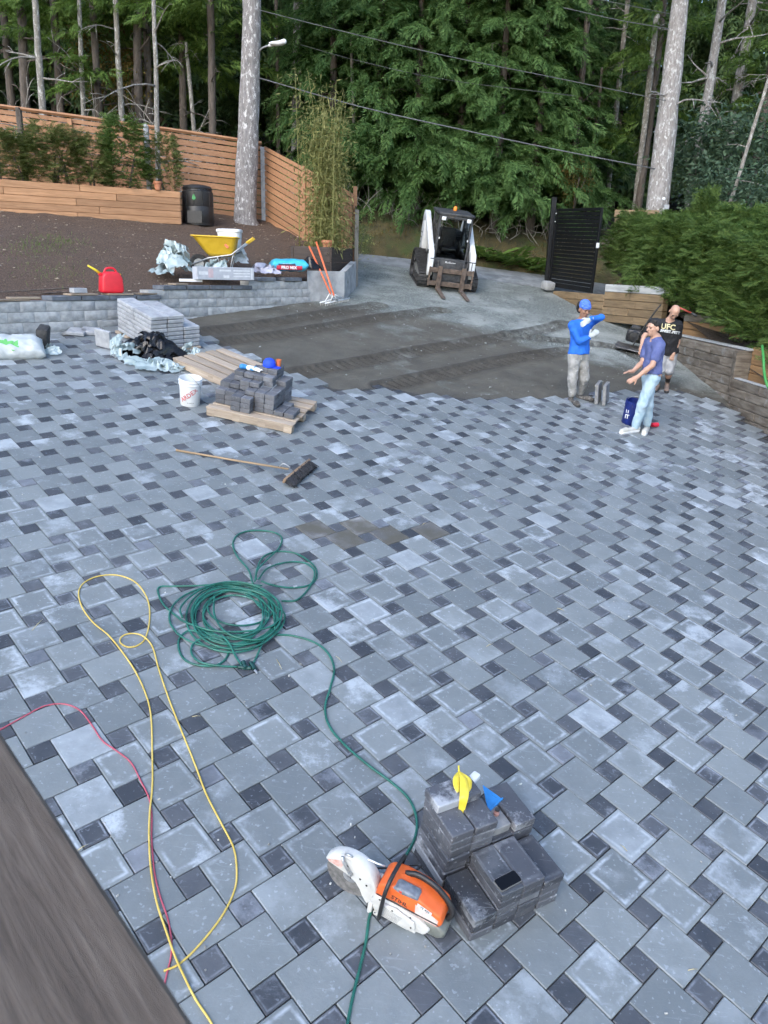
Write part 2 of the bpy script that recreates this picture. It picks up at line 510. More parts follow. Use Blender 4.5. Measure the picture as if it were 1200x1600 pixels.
def gravel_mat():
    m, t, b = mat0('crushed gravel and damp sand'); cw = coords(t, 'World')
    at_ = N_(t, 'Attribute'); at_.attribute_name = 'zone'
    z = maths(t, 'ADD', at_.outputs['Fac'], maths(t, 'MULTIPLY', maths(t, 'SUBTRACT', tex(t, cw, 1.6, 4, .65), .5), .9))
    zf = ramp(t, z, [(.32, (0, 0, 0)), (.68, (1, 1, 1))])
    v = N_(t, 'TexVoronoi', i_Scale=75.0); t.links.new(cw, v.inputs['Vector'])
    f = tex(t, cw, 130, 3, .75)
    sand = ramp(t, tex(t, cw, 2.2, 5, .6), [(.3, (.046, .042, .032)), (.7, (.104, .096, .076))])
    grv = ramp(t, v.outputs['Color'], [(.1, (.07, .082, .076)), (.55, (.14, .158, .148)), (.92, (.33, .36, .34))])
    grv = mixc(t, ramp(t, tex(t, cw, .9, 5, .65), [(.46, (0, 0, 0)), (.64, (.8, .8, .8))]), grv, mixc(t, f, (.24, .26, .24), (.40, .42, .40)))
    c = mixc(t, zf, mixc(t, maths(t, 'MULTIPLY', f, .5), sand, (.12, .115, .10)), grv)
    a2 = N_(t, 'Attribute'); a2.attribute_name = 'rut'
    c = mixc(t, maths(t, 'MULTIPLY', a2.outputs['Fac'], maths(t, 'MULTIPLY', tex(t, cw, 5, 5), 1.3), True), c, (.034, .030, .024))
    t.links.new(c, b.inputs['Base Color']); b.inputs['Roughness'].default_value = .9
    bump(t, b, maths(t, 'ADD', f, v.outputs['Distance']), .6, .012); return m
M_gravel = gravel_mat()
M_mulch = pm('dark bark mulch', (.034, .021, .014), (.145, .094, .064), 40, .95, bmp=.9, bscale=55, kind='World', bd=.03, dirt=(.16, .13, .10), dirt_s=28, dirt_t=.66)
M_soil = pm('garden soil', (.04, .028, .02), (.10, .07, .045), 25, .95, bmp=.8, bscale=60, kind='World', bd=.03)
M_road = pm('worn grey road', (.13, .14, .145), (.22, .235, .24), 3, .85, bmp=.4, bscale=90, kind='World', dirt=(.3, .31, .31), dirt_s=2.0, dirt_t=.55)
M_bank = pm('mossy leaf litter', (.035, .032, .012), (.10, .078, .03), 2.2, .95, bmp=.9, bscale=16, kind='World', bd=.05, dirt=(.045, .06, .014), dirt_s=1.6, dirt_t=.47)
M_floor = pm('forest litter', (.018, .013, .008), (.06, .042, .026), 1.5, .95, bmp=.8, bscale=9, kind='World', bd=.08)

# ---- paving: a bed with every paver on it
YF = frame(PO, PX)
poly_px = [(50, 527), (180, 512), (300, 503), (318, 526), (372, 549), (425, 574), (520, 605), (548, 608), (600, 602), (650, 613), (730, 621), (880, 621), (940, 613), (1060, 609), (1095, 620), (1130, 628), (1158, 652), (1200, 680)]
poly = [G(*p)[:2] for p in poly_px]
poly = [np.array((-8.6, 1.0)), np.array((-8.6, 8.9))] + poly + [np.array((6.22, 10.5)), np.array((6.25, 1.0))]
PO2 = np.array(poly)
def inside(p, P=PO2):
    x, y = p[0], p[1]; c = False; j = len(P) - 1
    for i in range(len(P)):
        if (P[i, 1] > y) != (P[j, 1] > y) and x < (P[j, 0] - P[i, 0]) * (y - P[i, 1]) / (P[j, 1] - P[i, 1]) + P[i, 0]: c = not c
        j = i
    return c
b = MB()
b.add([(*p, plz(*p, -.022)) for p in PO2], [tuple(range(len(PO2)))[::-1]])
paving = structure(b.build('paving', M_joint, smooth=None))
TH = -math.atan(.5); A_, S_ = UNIT * math.cos(TH), UNIT * -math.sin(TH)
def paver_mesh(name, a, mat):
    m = MB().box((0, 0, -.03), (a - .006, a - .006, .06), b=.0045); return m
big_me = [paver_mesh('large_paver', A_, M_big).mesh('large_paver', M_big)]
wet_me = paver_mesh('large_paver', A_, M_wet).mesh('wet_paver', M_wet)
sm_me = paver_mesh('small_paver', S_, M_small).mesh('small_paver', M_small)
RT = RZ(TH)
wet_px = [(497, 832), (556, 826), (538, 846), (603, 840), (668, 831), (590, 866)]
cells = []
for i in range(-34, 22):
    for j in range(-40, 14):
        for kind in (0, 1):
            q = (i + .5 * kind, -(j + .5 * kind))
            p = PO + UNIT * (q[0] * PX + q[1] * PY)
            if not inside(p): continue
            u, v = topx(p) if p[1] > .6 else (-999, -999)
            vis = -60 < u < 1260 and 300 < v < 1680
            d = np.linalg.norm(p - CAM); cells.append((not vis, d, kind, q, p, u, v))
cells.sort(key=lambda c: (c[0], c[1]))
cnt = [0, 0]; rest = [MB(), MB()]
for hid, d, kind, q, p, u, v in cells:
    M = T3(UNIT * q[0], UNIT * q[1], random.uniform(-.0022, .0015)) @ RT @ RX(random.gauss(0, .0035)) @ RY(random.gauss(0, .0035)) @ RZ(random.gauss(0, .005)+math.pi/2*random.randrange(4))
    MWd = YF @ M
    if not hid and cnt[kind] < 300:
        cnt[kind] += 1
        me = sm_me if kind == 0 else big_me[0]
        if kind == 1 and min(math.hypot((u - a) , (v - b_) * 1.6) for a, b_ in wet_px) < 13: me = wet_me
        o = new('small_paver' if kind == 0 else 'large_paver', me, paving); o.matrix_world = MWd
    elif d < 22:
        a = (S_, A_)[kind]; rest[kind].box((0, 0, -.03), (a - .006, a - .006, .06), MWd, b=.0045)
for kind, nm, mt in ((0, 'small_paver_field', M_small), (1, 'large_paver_field', M_big)):
    stuff(rest[kind].build(nm, mt, paving, smooth=None))

# ---- gravel yard with the loader's track marks
xs = np.arange(-4.6, 7.4, .04); ys = np.arange(10.6, 24.6, .04)
X, Y = np.meshgrid(xs, ys, indexing='ij')
def vnoise(X, Y, s, seed=0, oct=4):
    out = np.zeros_like(X); amp = 1.0
    for o in range(oct):
        r_ = np.random.default_rng(seed + o).random((64, 64)); x = X * s * 2 ** o + 100; y = Y * s * 2 ** o + 100
        xi, yi = np.floor(x).astype(int), np.floor(y).astype(int); fx, fy = x - xi, y - yi
        fx = fx * fx * (3 - 2 * fx); fy = fy * fy * (3 - 2 * fy)
        g = lambda a, b_: r_[(xi + a) % 64, (yi + b_) % 64]
        out += amp * ((g(0, 0) * (1 - fx) + g(1, 0) * fx) * (1 - fy) + (g(0, 1) * (1 - fx) + g(1, 1) * fx) * fy - .5); amp *= .5
    return out
H = -.058 + .012 * vnoise(X, Y, 1.3, 1) + .010 * vnoise(X, Y, 9, 5)
tracks = [[(325, 533), (430, 521), (520, 507), (600, 493), (690, 482)], [(440, 583), (560, 563), (660, 545), (760, 528), (840, 514), (885, 503)],
          [(600, 600), (700, 579), (800, 558), (890, 545)], [(320, 515), (400, 505), (500, 489), (590, 474)], [(1010, 560), (960, 540), (880, 530), (800, 522)]]
rut = np.zeros_like(X)
for tr in tracks:
    c = crom([G(*p)[:2] for p in tr], 24); c = np.array(c)
    seg = np.linalg.norm(np.diff(c, axis=0), axis=1); L = np.concatenate([[0], np.cumsum(seg)])
    best = np.full(X.shape, 9.0); ss = np.zeros(X.shape); side = np.zeros(X.shape)
    for k in range(len(c) - 1):
        ab = c[k + 1] - c[k]; t = np.clip(((X - c[k, 0]) * ab[0] + (Y - c[k, 1]) * ab[1]) / (ab @ ab), 0, 1)
        dx, dy = X - c[k, 0] - t * ab[0], Y - c[k, 1] - t * ab[1]; d = np.hypot(dx, dy); m = d < best
        best = np.where(m, d, best); ss = np.where(m, L[k] + t * seg[k], ss)
        side = np.where(m, np.sign(dx * ab[1] - dy * ab[0]) * d, side)
    inn = np.clip((.20 - best) / .04, 0, 1)
    H += inn * (-.025 + .042 * np.sin(2 * np.pi * ss / .16 + 3 * np.abs(side))) + .035 * np.exp(-((best - .24) / .05) ** 2); rut = np.maximum(rut, np.clip((.30 - best) / .08, 0, 1))
zone = 1 / (1 + np.exp(-((Y - 17.2 + .55 * (X - 1) * (X > 1) * .9) / .55)))
zone = np.maximum(zone, .35 * (vnoise(X, Y, .7, 9) > .35))
Z = -.10684 * X + .18010 * Y + H / PN[2]
V = np.stack([X, Y, Z], -1).reshape(-1, 3); ny = len(ys)
ii = (np.arange(len(xs) - 1)[:, None] * ny + np.arange(ny - 1)[None]).ravel()
F = np.stack([ii, ii + ny, ii + ny + 1, ii + 1], 1)
cxm = V[F].mean(1)
far = (np.abs(cxm[:, 0]) < 99)
me = fast_mesh('gravel_yard', V, F[far], M_gravel, True)
atn = me.attributes.new('zone', 'FLOAT', 'POINT'); atn.data.foreach_set('value', zone.ravel().astype(np.float32))
atn = me.attributes.new('rut', 'FLOAT', 'POINT'); atn.data.foreach_set('value', rut.ravel().astype(np.float32))
structure(new('gravel_yard', me))

# ---- terrain sheets
def sheet(name, x0, x1, y0, y1, res, fz, mat, sm=True):
    xs = np.arange(x0, x1 + res, res); ys = np.arange(y0, y1 + res, res); X, Y = np.meshgrid(xs, ys, indexing='ij')
    Z = fz(X, Y); V = np.stack([X, Y, Z], -1).reshape(-1, 3); n = len(ys)
    ii = (np.arange(len(xs) - 1)[:, None] * n + np.arange(n - 1)[None]).ravel()
    return structure(new(name, fast_mesh(name, V, np.stack([ii, ii + n, ii + n + 1, ii + 1], 1), mat, sm)))
def yz(X, Y): return -.10684 * X + .18010 * Y
def edgeY(X): return 23.45 + .06 * X + .35 * np.sin(X * .4)
sheet('ground', -90, 90, -60, 30, 3.0, lambda X, Y: np.clip(yz(np.clip(X, -14, 14), np.clip(Y, -6, 30)) - .5, -6, 20), M_soil)
sheet('road', -30, 30, 22.2, 25.6, .25, lambda X, Y: yz(X, Y) - .10 + .09 * np.clip((Y - (22.35 - .02 * X)) / .5, 0, 1) + .012 * vnoise(X, Y, .8, 31), M_road)
def bankz(X, Y):
    d = Y - edgeY(X); base = yz(X, np.minimum(Y, edgeY(X)))
    up_ = np.clip(d, 0, 2.2) * .50 + np.clip(d - 2.2, 0, 200) * .20
    return np.where(d < 0, base - .35 + np.clip(d, -.5, 0) * .4, base - .22 + .42 * np.clip(d / .5, 0, 1) + up_ + .16 * vnoise(X, Y, .8, 41) * np.clip(d, 0, 1) + .25 * vnoise(X, Y, .3, 45) * np.clip(d - 2, 0, 1))
sheet('mossy_bank', -34, 34, 22.6, 30, .2, bankz, M_bank)
sheet('forest_floor', -90, 90, 29.4, 130, 1.2, lambda X, Y: bankz(np.clip(X, -30, 30), Y) - .05, M_floor)
# planting ground above the block wall
def gz(X, Y): return .177 - .1447 * X + .1916 * Y
def GG(px, py):
    d = ray(px, py); t = (.177 - CAM[2]) / (d[2] + .1447 * d[0] - .1916); return CAM + t * d
wA = np.array((-7.6, 9.69)); wB = np.array((-1.76, 17.06)); wd = (wB - wA) / np.linalg.norm(wB - wA); wn = np.array((wd[1], -wd[0]))
def gardz(X, Y):
    s = (X - wA[0]) * wn[0] + (Y - wA[1]) * wn[1]      # >0: in front of the wall
    t = (X - wA[0]) * wd[0] + (Y - wA[1]) * wd[1]
    z = gz(X, Y) + .05 * vnoise(X, Y, 1.1, 51) + .035 * vnoise(X, Y, 6, 55)
    lim = 3.22 + .065 * np.clip(t - 4.2, 0, 6)
    near = np.clip((-s) / 1.0, 0, 1)
    z = np.minimum(z, lim + np.clip(-s - .2, 0, 30) * .35)
    # the bed ends at the fence line and at the concrete corner
    return np.where(s > -.12, yz(X, Y) - .25, z)
def keep_faces(o, test):
    me = o.data; bm = bmesh.new(); bm.from_mesh(me)
    bmesh.ops.delete(bm, geom=[f for f in bm.faces if not test(f.calc_center_median())], context='FACES'); bm.to_mesh(me); bm.free()
gb = sheet('garden_bed', -17, -.4, 7.6, 24.2, .12, gardz, M_mulch)
def in_garden(c):
    s = (c.x - wA[0]) * wn[0] + (c.y - wA[1]) * wn[1]
    # fence line from (-0.86,19.58) to (-3.57,23) and on to the left
    e = (c.x + .86) * (3.42) - (c.y - 19.58) * (-2.71)
    return s < -.10 and e < .5 and not (c.x > -1.12) and not (c.y > 23.1)
keep_faces(gb, in_garden)
gb['label'] = 'dark mulch slope above the block wall'
# planting ground above the timber wall on the right
def rbz(X, Y): return yz(X, Y) + .62 + .10 * np.clip(X - 6.4, 0, 20) + .05 * vnoise(X, Y, 1.2, 61)
rb = sheet('planting_ground', 4.4, 26, 4.6, 22.6, .2, rbz, M_soil)
keep_faces(rb, lambda c: c.x > 6.42 if c.y < 18.2 else (c.x > 5.8 - (c.y - 18.2) * .15 if c.y < 20.4 else c.x > 6.15))

# ================================================================== WALLS AND FENCES
M_block = pm('split concrete block', (.25, .26, .26), (.40, .41, .41), 9, .9, bmp=.7, bscale=45, rnd=.14, bd=.02)
M_cap = pm('dark cap stone', (.075, .085, .10), (.14, .155, .175), 8, .85, bmp=.4, bscale=50, rnd=.12)
def block_mesh(L, H_, Dp, seed, mat, rough=.016, name='block'):
    """block with a rough split front (local -y), x along the wall, z up from 0"""
    r = np.random.default_rng(seed); nx, nz = 9, 5; b = MB()
    P = np.zeros((nx, nz, 3))
    for i in range(nx):
        for k in range(nz):
            ed = min(i, nx - 1 - i, k, nz - 1 - k)
            P[i, k] = ((i / (nx - 1) - .5) * L, -(0.0 if ed == 0 else rough * (.35 + r.random())), H_ * k / (nz - 1))
    b.grid(P)
    h = L / 2
    b.add([(-h, 0, 0), (h, 0, 0), (h, Dp, 0), (-h, Dp, 0), (-h, 0, H_), (h, 0, H_), (h, Dp, H_), (-h, Dp, H_)], [(3, 2, 1, 0), (4, 5, 6, 7), (1, 2, 6, 5), (2, 3, 7, 6), (3, 0, 4, 7)])
    return b.mesh(name, mat, 35)
CH = .158
bl_me = [block_mesh(.42, CH - .004, .26, s, M_block) for s in range(5)]
end_me = [block_mesh(.2, CH - .004, .26, 9, M_block)]
wall = thing('block_wall', 'long low retaining wall of grey split-face concrete blocks holding back the mulch bed', 'wall', (*wA, yz(*wA)))
WL = np.linalg.norm(wB - wA)
def wall_t(px):      # distance along the wall whose foot projects to photograph column px
    lo, hi = 0.0, WL
    for _ in range(40):
        m = (lo + hi) / 2; p = wA + wd * m
        if topx((*p, yz(*p)))[0] < px: lo = m
        else: hi = m
    return lo
t1, t2, t3 = wall_t(248), wall_t(392), wall_t(88)
WM = lambda t, z, back=0.0: frame((*(wA + wd * t - wn * back), z), (*wd, 0), UPZ)
for k in range(9):
    z0 = 3.33 - CH * 6 + CH * k; top = z0 + CH
    t = -.21 if k % 2 else 0.0
    while t < WL - .05:
        c = t + .21; p = wA + wd * c
        lim = 3.34 + (CH if c > t1 else 0) + (CH if c > t2 else 0)
        if top <= lim + .01 and top > yz(*p) - .08:
            o = new('block', random.choice(bl_me), wall); o.matrix_world = WM(c, z0, .012 * k)
        t += .424
cap_me = [MB().box((0, .14, .035), (.50, .33, .07), b=.006).mesh('cap_stone', M_cap)]
for a, b_, z in ((t3, t1 + .12, 3.332), (t1 + .15, t2 + .1, 3.332 + CH), (t2 + .1, WL, 3.332 + 2 * CH)):
    n = max(1, int((b_ - a) / .505))
    for i in range(n):
        o = new('cap_stone', cap_me[0], wall); o.matrix_world = WM(a + (i + .5) * (b_ - a) / n, z, .06) @ RZ(random.gauss(0, .006))

M_conc = pm('cast concrete', (.24, .25, .255), (.38, .39, .395), 5, .85, bmp=.3, bscale=40, dirt=(.15, .15, .14), dirt_s=4, dirt_t=.58)
c0, c1, c2 = G(480, 467), G(538, 466), G(556, 446)
cw = thing('concrete_wall', 'plain cast concrete corner wall below the dark planter box', 'wall', c0)
dx = (c2 - c1); dx[2] = 0; dx /= np.linalg.norm(dx); fx = c1 - c0; fx[2] = 0; fx /= np.linalg.norm(fx)
def slab(p, q, off, z0, zp, zq, name):
    p, q = np.array(p[:2]), np.array(q[:2]); off = np.array(off[:2])
    v = [(*p, z0), (*q, z0), (*(q + off), z0), (*(p + off), z0), (*p, zp), (*q, zq), (*(q + off), zq), (*(p + off), zp)]
    return MB().add(v, [(3, 2, 1, 0), (4, 5, 6, 7), (0, 1, 5, 4), (1, 2, 6, 5), (2, 3, 7, 6), (3, 0, 4, 7)]).build(name, M_conc, cw, True, None)
slab(c0, c1, dx * .16, 3.0, 3.86, 3.86, 'front_face')
slab(c1 + dx * .162, c2, -fx * .16, 3.0, 3.86, 4.08, 'side_face')

M_cedar = wood('cedar fence board', (.26, .128, .062), (.41, .22, .118), 0, .15)
M_bedtim = wood('raw cedar timber', (.26, .135, .065), (.46, .255, .135), 0, .24)
M_greypost = pm('galvanised post', (.26, .27, .28), (.40, .41, .42), 12, .5, .3, .2, 60)
M_darkwood = wood('dark stained planter timber', (.030, .022, .018), (.075, .055, .045), 0, .15)
def slat_run(root, A, B, zA, zB, n, pitch, hgt, thk, mat, post=True):
    """slats between two ground points, bottom heights zA/zB, following the slope"""
    A = np.array(A); B = np.array(B); d = B - A; L = np.linalg.norm(d); d /= L; nn = np.array((d[1], -d[0]))
    me = None
    for i in range(n):
        z0 = i * pitch; jit = random.uniform(-.004, .004)
        v = []
        for (p, zz) in ((A, zA), (B, zB)):
            for t_ in (0, thk):
                for h_ in (0, hgt if i < n - 1 else hgt * .7): v.append((*(p + nn * t_), zz + z0 + h_ + jit))
        MB().add(v, [(0, 1, 5, 4), (2, 6, 7, 3), (1, 3, 7, 5), (0, 4, 6, 2), (0, 2, 3, 1), (4, 5, 7, 6)]).build('slat', mat, root, True, None)
f1 = thing('slat_fence', 'tall cedar horizontal slat fence running left behind the raised timber bed', 'fence', (-3.6, 23.1, 5.1))
P1 = [(-3.62, 23.08, 5.12), (-5.9, 22.3, 5.28), (-8.2, 21.5, 5.42), (-10.5, 20.7, 5.55), (-12.8, 19.9, 5.7)]
for a, b_ in zip(P1[:-1], P1[1:]):
    slat_run(f1, b_[:2], a[:2], b_[2], a[2], 12, .163, .135, .025, M_cedar)
for p in P1[1:]:
    MB().box((p[0] + .02, p[1] - .045, p[2] + .93), (.11, .05, 1.9), b=.005).build('post', M_cedar, f1, True)
for a, b_ in zip(P1[:-1], P1[1:]):
    slab_v = []
    MB().tube([(a[0], a[1] - .02, a[2] + 1.96), (b_[0], b_[1] - .02, b_[2] + 1.96)], .045, 4).build('top_rail', M_cedar, f1, True, None)
f2 = thing('slat_fence', 'cedar slat fence sloping down from the grey post to the driveway behind the bamboo', 'fence', (-2.2, 21.3, 4.4))
E0, E1 = (-3.50, 22.92), (-.95, 19.72)
slat_run(f2, E0, E1, 5.10, 3.72, 12, .163, .135, .025, M_cedar)
MB().box((-3.56, 22.98, 5.95), (.15, .10, 2.05), b=.008).build('post', M_greypost, f2, True)
mid = ((E0[0] + E1[0]) / 2, (E0[1] + E1[1]) / 2)
MB().box((mid[0] - .06, mid[1] - .02, 5.4), (.09, .09, 1.9), b=.005).build('post', M_cedar, f2, True)
f3 = thing('gate_post', 'tall grey weathered end post with dark open slats at the driveway entrance', 'post', G(556, 443))
q = G(556, 443)
M_wgrey = wood('weathered grey timber', (.13, .12, .105), (.27, .25, .22), 2, .1)
MB().box((q[0], q[1], q[2] + .78), (.09, .11, 1.75), b=.006).build('upright', M_wgrey, f3, True)
MB().box((q[0] - .07, q[1] + .5, q[2] + 1.05), (.09, .09, 2.3), b=.006).build('upright', M_cedar, f3, True)
for i in range(12): MB().box((q[0] - .035, q[1] + .25, q[2] + .1 + .145 * i), (.02, .42, .09)).build('slat', M_darkwood, f3, True, None)

# raised timber bed on the left
bR = GG(283, 352); bL = np.array((-10.4, 17.4, 4.9)); bd_ = (bL - bR)[:2]; BL = np.linalg.norm(bd_); bd_ /= BL; bn = np.array((-bd_[1], bd_[0]))
if bn[1] > 0: bn = -bn
BTOP = 5.58
tb = thing('raised_bed', 'long raised garden bed of stacked raw cedar timbers holding young conifers', 'raised bed', (bR[0], bR[1], 4.8))
for k in range(5):
    z = BTOP - .15 * (k + 1); t = 0.0; j = 0
    for L in [(2.3, 2.4, 2.0), (1.5, 2.4, 2.4), (2.4, 1.9, 2.4), (1.9, 2.4, 2.3), (2.4, 2.4, 2.0)][k]:
        if t + L > BL + .9: L = BL + .9 - t
        M = frame((*(bR[:2] + bd_ * (t + L / 2)), z), (*bd_, 0), UPZ)
        MB().box((0, 0, .074), (L - .008, .10, .146), b=.008).build('timber', M_bedtim, tb, False).matrix_world = M
        t += L
    M = frame((*(bR[:2] - bn * .85), z), (*bn, 0), UPZ)
    MB().box((0, 0, .074), (1.55, .09, .146), b=.008).build('timber', M_bedtim, tb, False).matrix_world = M
sv = [(*(bR[:2] - bn * .05), 5.5), (*(bR[:2] + bd_ * (BL + 1) - bn * .05), 5.5), (*(bR[:2] + bd_ * (BL + 1) - bn * 2.6), 5.62), (*(bR[:2] - bn * 1.6), 5.55)]
MB().add(sv, [(0, 1, 2, 3)]).build('soil', M_soil, tb, True, None)

# dark planter box on the concrete corner
pl = thing('planter_box', 'dark stained timber planter box holding the bamboo', 'planter', at(487, 428, 18.1))
pa, pb, pc = at(457, 425, 17.95), at(517, 427, 18.05), at(549, 408, 19.3)
ztop = at(517, 386, 18.05)[2]; zb = 3.72
pd = pc - pb + pa; hh = (ztop - zb) / 2
for (u, v) in ((pa, pb), (pb, pc), (pd, pc), (pa, pd)):
    for k in range(2):
        m = (u + v) / 2; d = v - u; d[2] = 0
        M = frame((m[0], m[1], zb + hh * (k + .5)), d, UPZ)
        MB().box((0, 0, 0), (np.linalg.norm(d) + (.05 if u is pb or u is pa and v is pd else -.05), .05, hh - .006), b=.005).build('plank', M_darkwood, pl).matrix_world = M
MB().add([(*pa[:2], ztop - .06), (*pb[:2], ztop - .06), (*pc[:2], ztop - .06), (*pd[:2], ztop - .06)], [(0, 1, 2, 3)]).build('soil', M_soil, pl, True, None)

# ---- timber retaining wall on the right, stepping down towards the viewer
M_tie = wood('brown treated timber', (.115, .078, .042), (.26, .185, .105), 0, .2, dirt=(.07, .06, .045), dirt_t=.6)
M_newtie = wood('fresh orange timber', (.22, .12, .05), (.36, .215, .10), 0, .15)
M_oldtie = pm('weathered grey tie', (.11, .088, .066), (.225, .195, .158), 5, .9, bmp=.7, bscale=24, stretch=(.6, 3, 3), rnd=.2, dirt=(.30, .30, .29), dirt_s=2.2, dirt_t=.57, bd=.03)
M_paletie = pm('pale painted top timber', (.30, .31, .31), (.46, .47, .47), 6, .85, bmp=.4, bscale=30, stretch=(.5, 3, 3))
rw = thing('timber_wall', 'stepped retaining wall of stacked old timbers below the cedar hedge', 'wall', (6.2, 14, 1.9))
def course(A, B, z, h, mat, cuts=None, dep=.18, name='timber'):
    A = np.array(A, float); B = np.array(B, float); d = B - A; L = np.linalg.norm(d); d /= L
    cuts = [0] + (cuts or []) + [1]
    for a, b_ in zip(cuts[:-1], cuts[1:]):
        l = L * (b_ - a); M = frame((*(A + d * L * (a + b_) / 2), z), (*d, 0), UPZ)
        MB().box((0, -dep / 2, h / 2), (l - .008, dep + random.uniform(-.012, .012), h - .006), b=.012).build(name, mat, rw, False).matrix_world = M
gA, gB, gC = (4.42, 21.9), (5.16, 19.45), (6.02, 17.75)
for k in range(5):   # far part by the gate
    z = 3.73 - .175 * (k + 1)
    course(gC, gB, z, .175, M_paletie if k == 0 else M_tie, [.45 + .1 * (k % 2)] if k else None)
for k in range(1, 5):
    z = 3.66 - .175 * (k + 1)
    course(gB, gA, z, .175, M_tie, [.4 + .1 * (k % 2)])
for k in range(7):   # main grey part
    z = 2.74 - .16 * (k + 1)
    course((6.20, 14.05), (6.04, 17.7), z, .16, M_oldtie, [[.3, .66], [.17, .5, .8], [.4, .75], [.25, .6]][k % 4], .2)
for k in range(3):   # set-back upper timbers
    z = 3.20 - .16 * (k + 1)
    course((7.0, 15.9), (6.36, 17.3), z, .16, [M_oldtie, M_newtie, M_newtie][k], None, .14)
for k in range(9):   # nearest, lowest part
    z = 2.26 - .15 * (k + 1)
    course((6.46, 5.2), (6.14, 14.0), z, .15, M_oldtie, [[.12, .27, .42, .57, .72, .88], [.07, .22, .36, .5, .65, .8, .93], [.17, .33, .47, .62, .77, .95]][k % 3], .2)
for k in range(4):
    z = 2.82 - .15 * (k + 1)
    course((6.80, 5.2), (6.42, 13.95), z, .15, M_newtie, [.2, .45, .7] if k % 2 else [.33, .6, .84], .12)
MB().box((0, 0, 0), (3.2, .16, .03), frame((6.33, 15.5, 2.765), (-.05, 1, -.01), UPZ), b=.005).build('cap_board', M_paletie, rw, True)
MB().box((0, 0, 0), (3.4, .10, .02), frame((6.27, 12.2, 2.275), (-.04, 1, 0), UPZ), b=.004).build('cap_board', M_paletie, rw, True)
MB().box((6.32, 14.02, 2.40), (.34, .16, .7), b=.01).build('end_timber', M_oldtie, rw, True)
rf = thing('board_fence', 'short weathered wooden fence half hidden behind the cedar hedge', 'fence', at(975, 362, 21.0))
for k in range(3):
    a, b_ = at(960, 337 + k * 13, 22.3), at(1030, 331 + k * 13, 22.0)
    M = frame((a + b_) / 2, b_ - a, UPZ); MB().box((0, 0, 0), (np.linalg.norm(b_ - a), .03, .19), b=.004).build('plank', M_tie, rf).matrix_world = M

# ================================================================== VEGETATION
def rotm(az, el, roll):
    """batch of rotation matrices: x axis points to (az, el), roll about it"""
    ca, sa, ce, se = np.cos(az), np.sin(az), np.cos(el), np.sin(el)
    x = np.stack([ca * ce, sa * ce, se], -1); y = np.stack([-sa, ca, 0 * sa], -1); z = np.cross(x, y)
    cr, sr = np.cos(roll)[:, None], np.sin(roll)[:, None]
    return np.stack([x, y * cr + z * sr, z * cr - y * sr], -1)
def frond_proto(seed, nb=6, ang=48, wid=.2, droop=.35, sub=True):
    r = np.random.default_rng(seed); Q = []
    def kite(b, d, l, wd_, dz):
        b = np.asarray(b); d = d / np.linalg.norm(d); s = np.cross(d, [0, 0, 1.0]); s /= np.linalg.norm(s) + 1e-9
        m = b + d * l * .45; tip = b + d * l + np.array([0, 0, -dz * l])
        Q.append([b, m + s * wd_ * l, tip, m - s * wd_ * l])
    for i in range(nb):
        t = (i + .4 + .3 * r.random()) / nb; p = np.array([t, 0, -droop * t * t])
        for sg in (-1, 1):
            a = math.radians(ang + r.normal(0, 7)) * sg; l = (.46 - .30 * abs(t - .35)) * r.uniform(.8, 1.15)
            d = np.array([math.cos(a), math.sin(a), r.normal(-.15, .15)])
            kite(p, d, l, wid * .55, .25)
            if sub:
                q = p + d * l * .45; d2 = np.array([math.cos(a * .35), math.sin(a * .35), -.2])
                kite(q, d2, l * .5, wid * .6, .2)
    kite((.85, 0, -droop * .72), np.array([1, 0, -droop]), .3, wid * .5, .2)
    return np.array(Q)            # (n,4,3)
FR = [frond_proto(s) for s in range(6)]
FRL = [frond_proto(s + 20, 4, 50, .26, .3, False) for s in range(4)]
def place_fronds(protos, pos, az, el, roll, size, r):
    out = []; k = r.integers(0, len(protos), len(pos)); R = rotm(az, el, roll)
    for i, P in enumerate(protos):
        m = k == i
        if not m.any(): continue
        q = np.einsum('mij,nkj->mnki', R[m], P) * size[m][:, None, None, None] + pos[m][:, None, None, :]
        out.append(q.reshape(-1, 4, 3))
    return np.concatenate(out)
def quads_mesh(name, Q, mat):
    V = Q.reshape(-1, 3); F = np.arange(len(V)).reshape(-1, 4)
    return fast_mesh(name, V, F, mat)
def conifer(seed, H, R, z0, nb, fl, per, protos, droop=.5, shape=1.0, up=.0, gap=.0):
    """crown quads: drooping branches set round a stem, each carrying sprays"""
    r = np.random.default_rng(seed); P, AZ, EL, RO, SZ = [], [], [], [], []
    for _ in range(nb):
        u = r.random() ** .85; z = z0 + (H - z0) * u; az = r.uniform(0, 2 * np.pi)
        if gap and math.sin(az * 3 + z * 1.7 + seed) + math.sin(z * 2.3 + seed) > 2 - gap: continue
        L = R * ((1 - u) ** shape * .92 + .08) * r.uniform(.65, 1.15)
        e0 = r.normal(.15 + up, .15); d = np.array([math.cos(az), math.sin(az)])
        n = max(3, int(per * L / R + 2)); t = (np.arange(n) + r.random(n)) / n; t = t ** .75
        x = t * L; zz = z + x * math.tan(e0) - droop * x * x / max(L, .3)
        side = np.where(np.arange(n) % 2, 1, -1)
        spread = r.normal(0, .10, n) * L * .5
        P.append(np.stack([x * d[0] - spread * d[1], x * d[1] + spread * d[0], zz], -1))
        AZ.append(az + side * r.uniform(.15, .95, n) * (1 - .5 * t)); EL.append(np.full(n, e0) - droop * 1.2 * t + r.normal(-.1, .22, n)); RO.append(r.normal(0, .5, n))
        SZ.append(fl * r.uniform(.7, 1.3, n) * (.75 + .4 * (1 - u)))
    c = np.concatenate
    return place_fronds(protos, c(P), c(AZ), c(EL), c(RO), c(SZ), r)
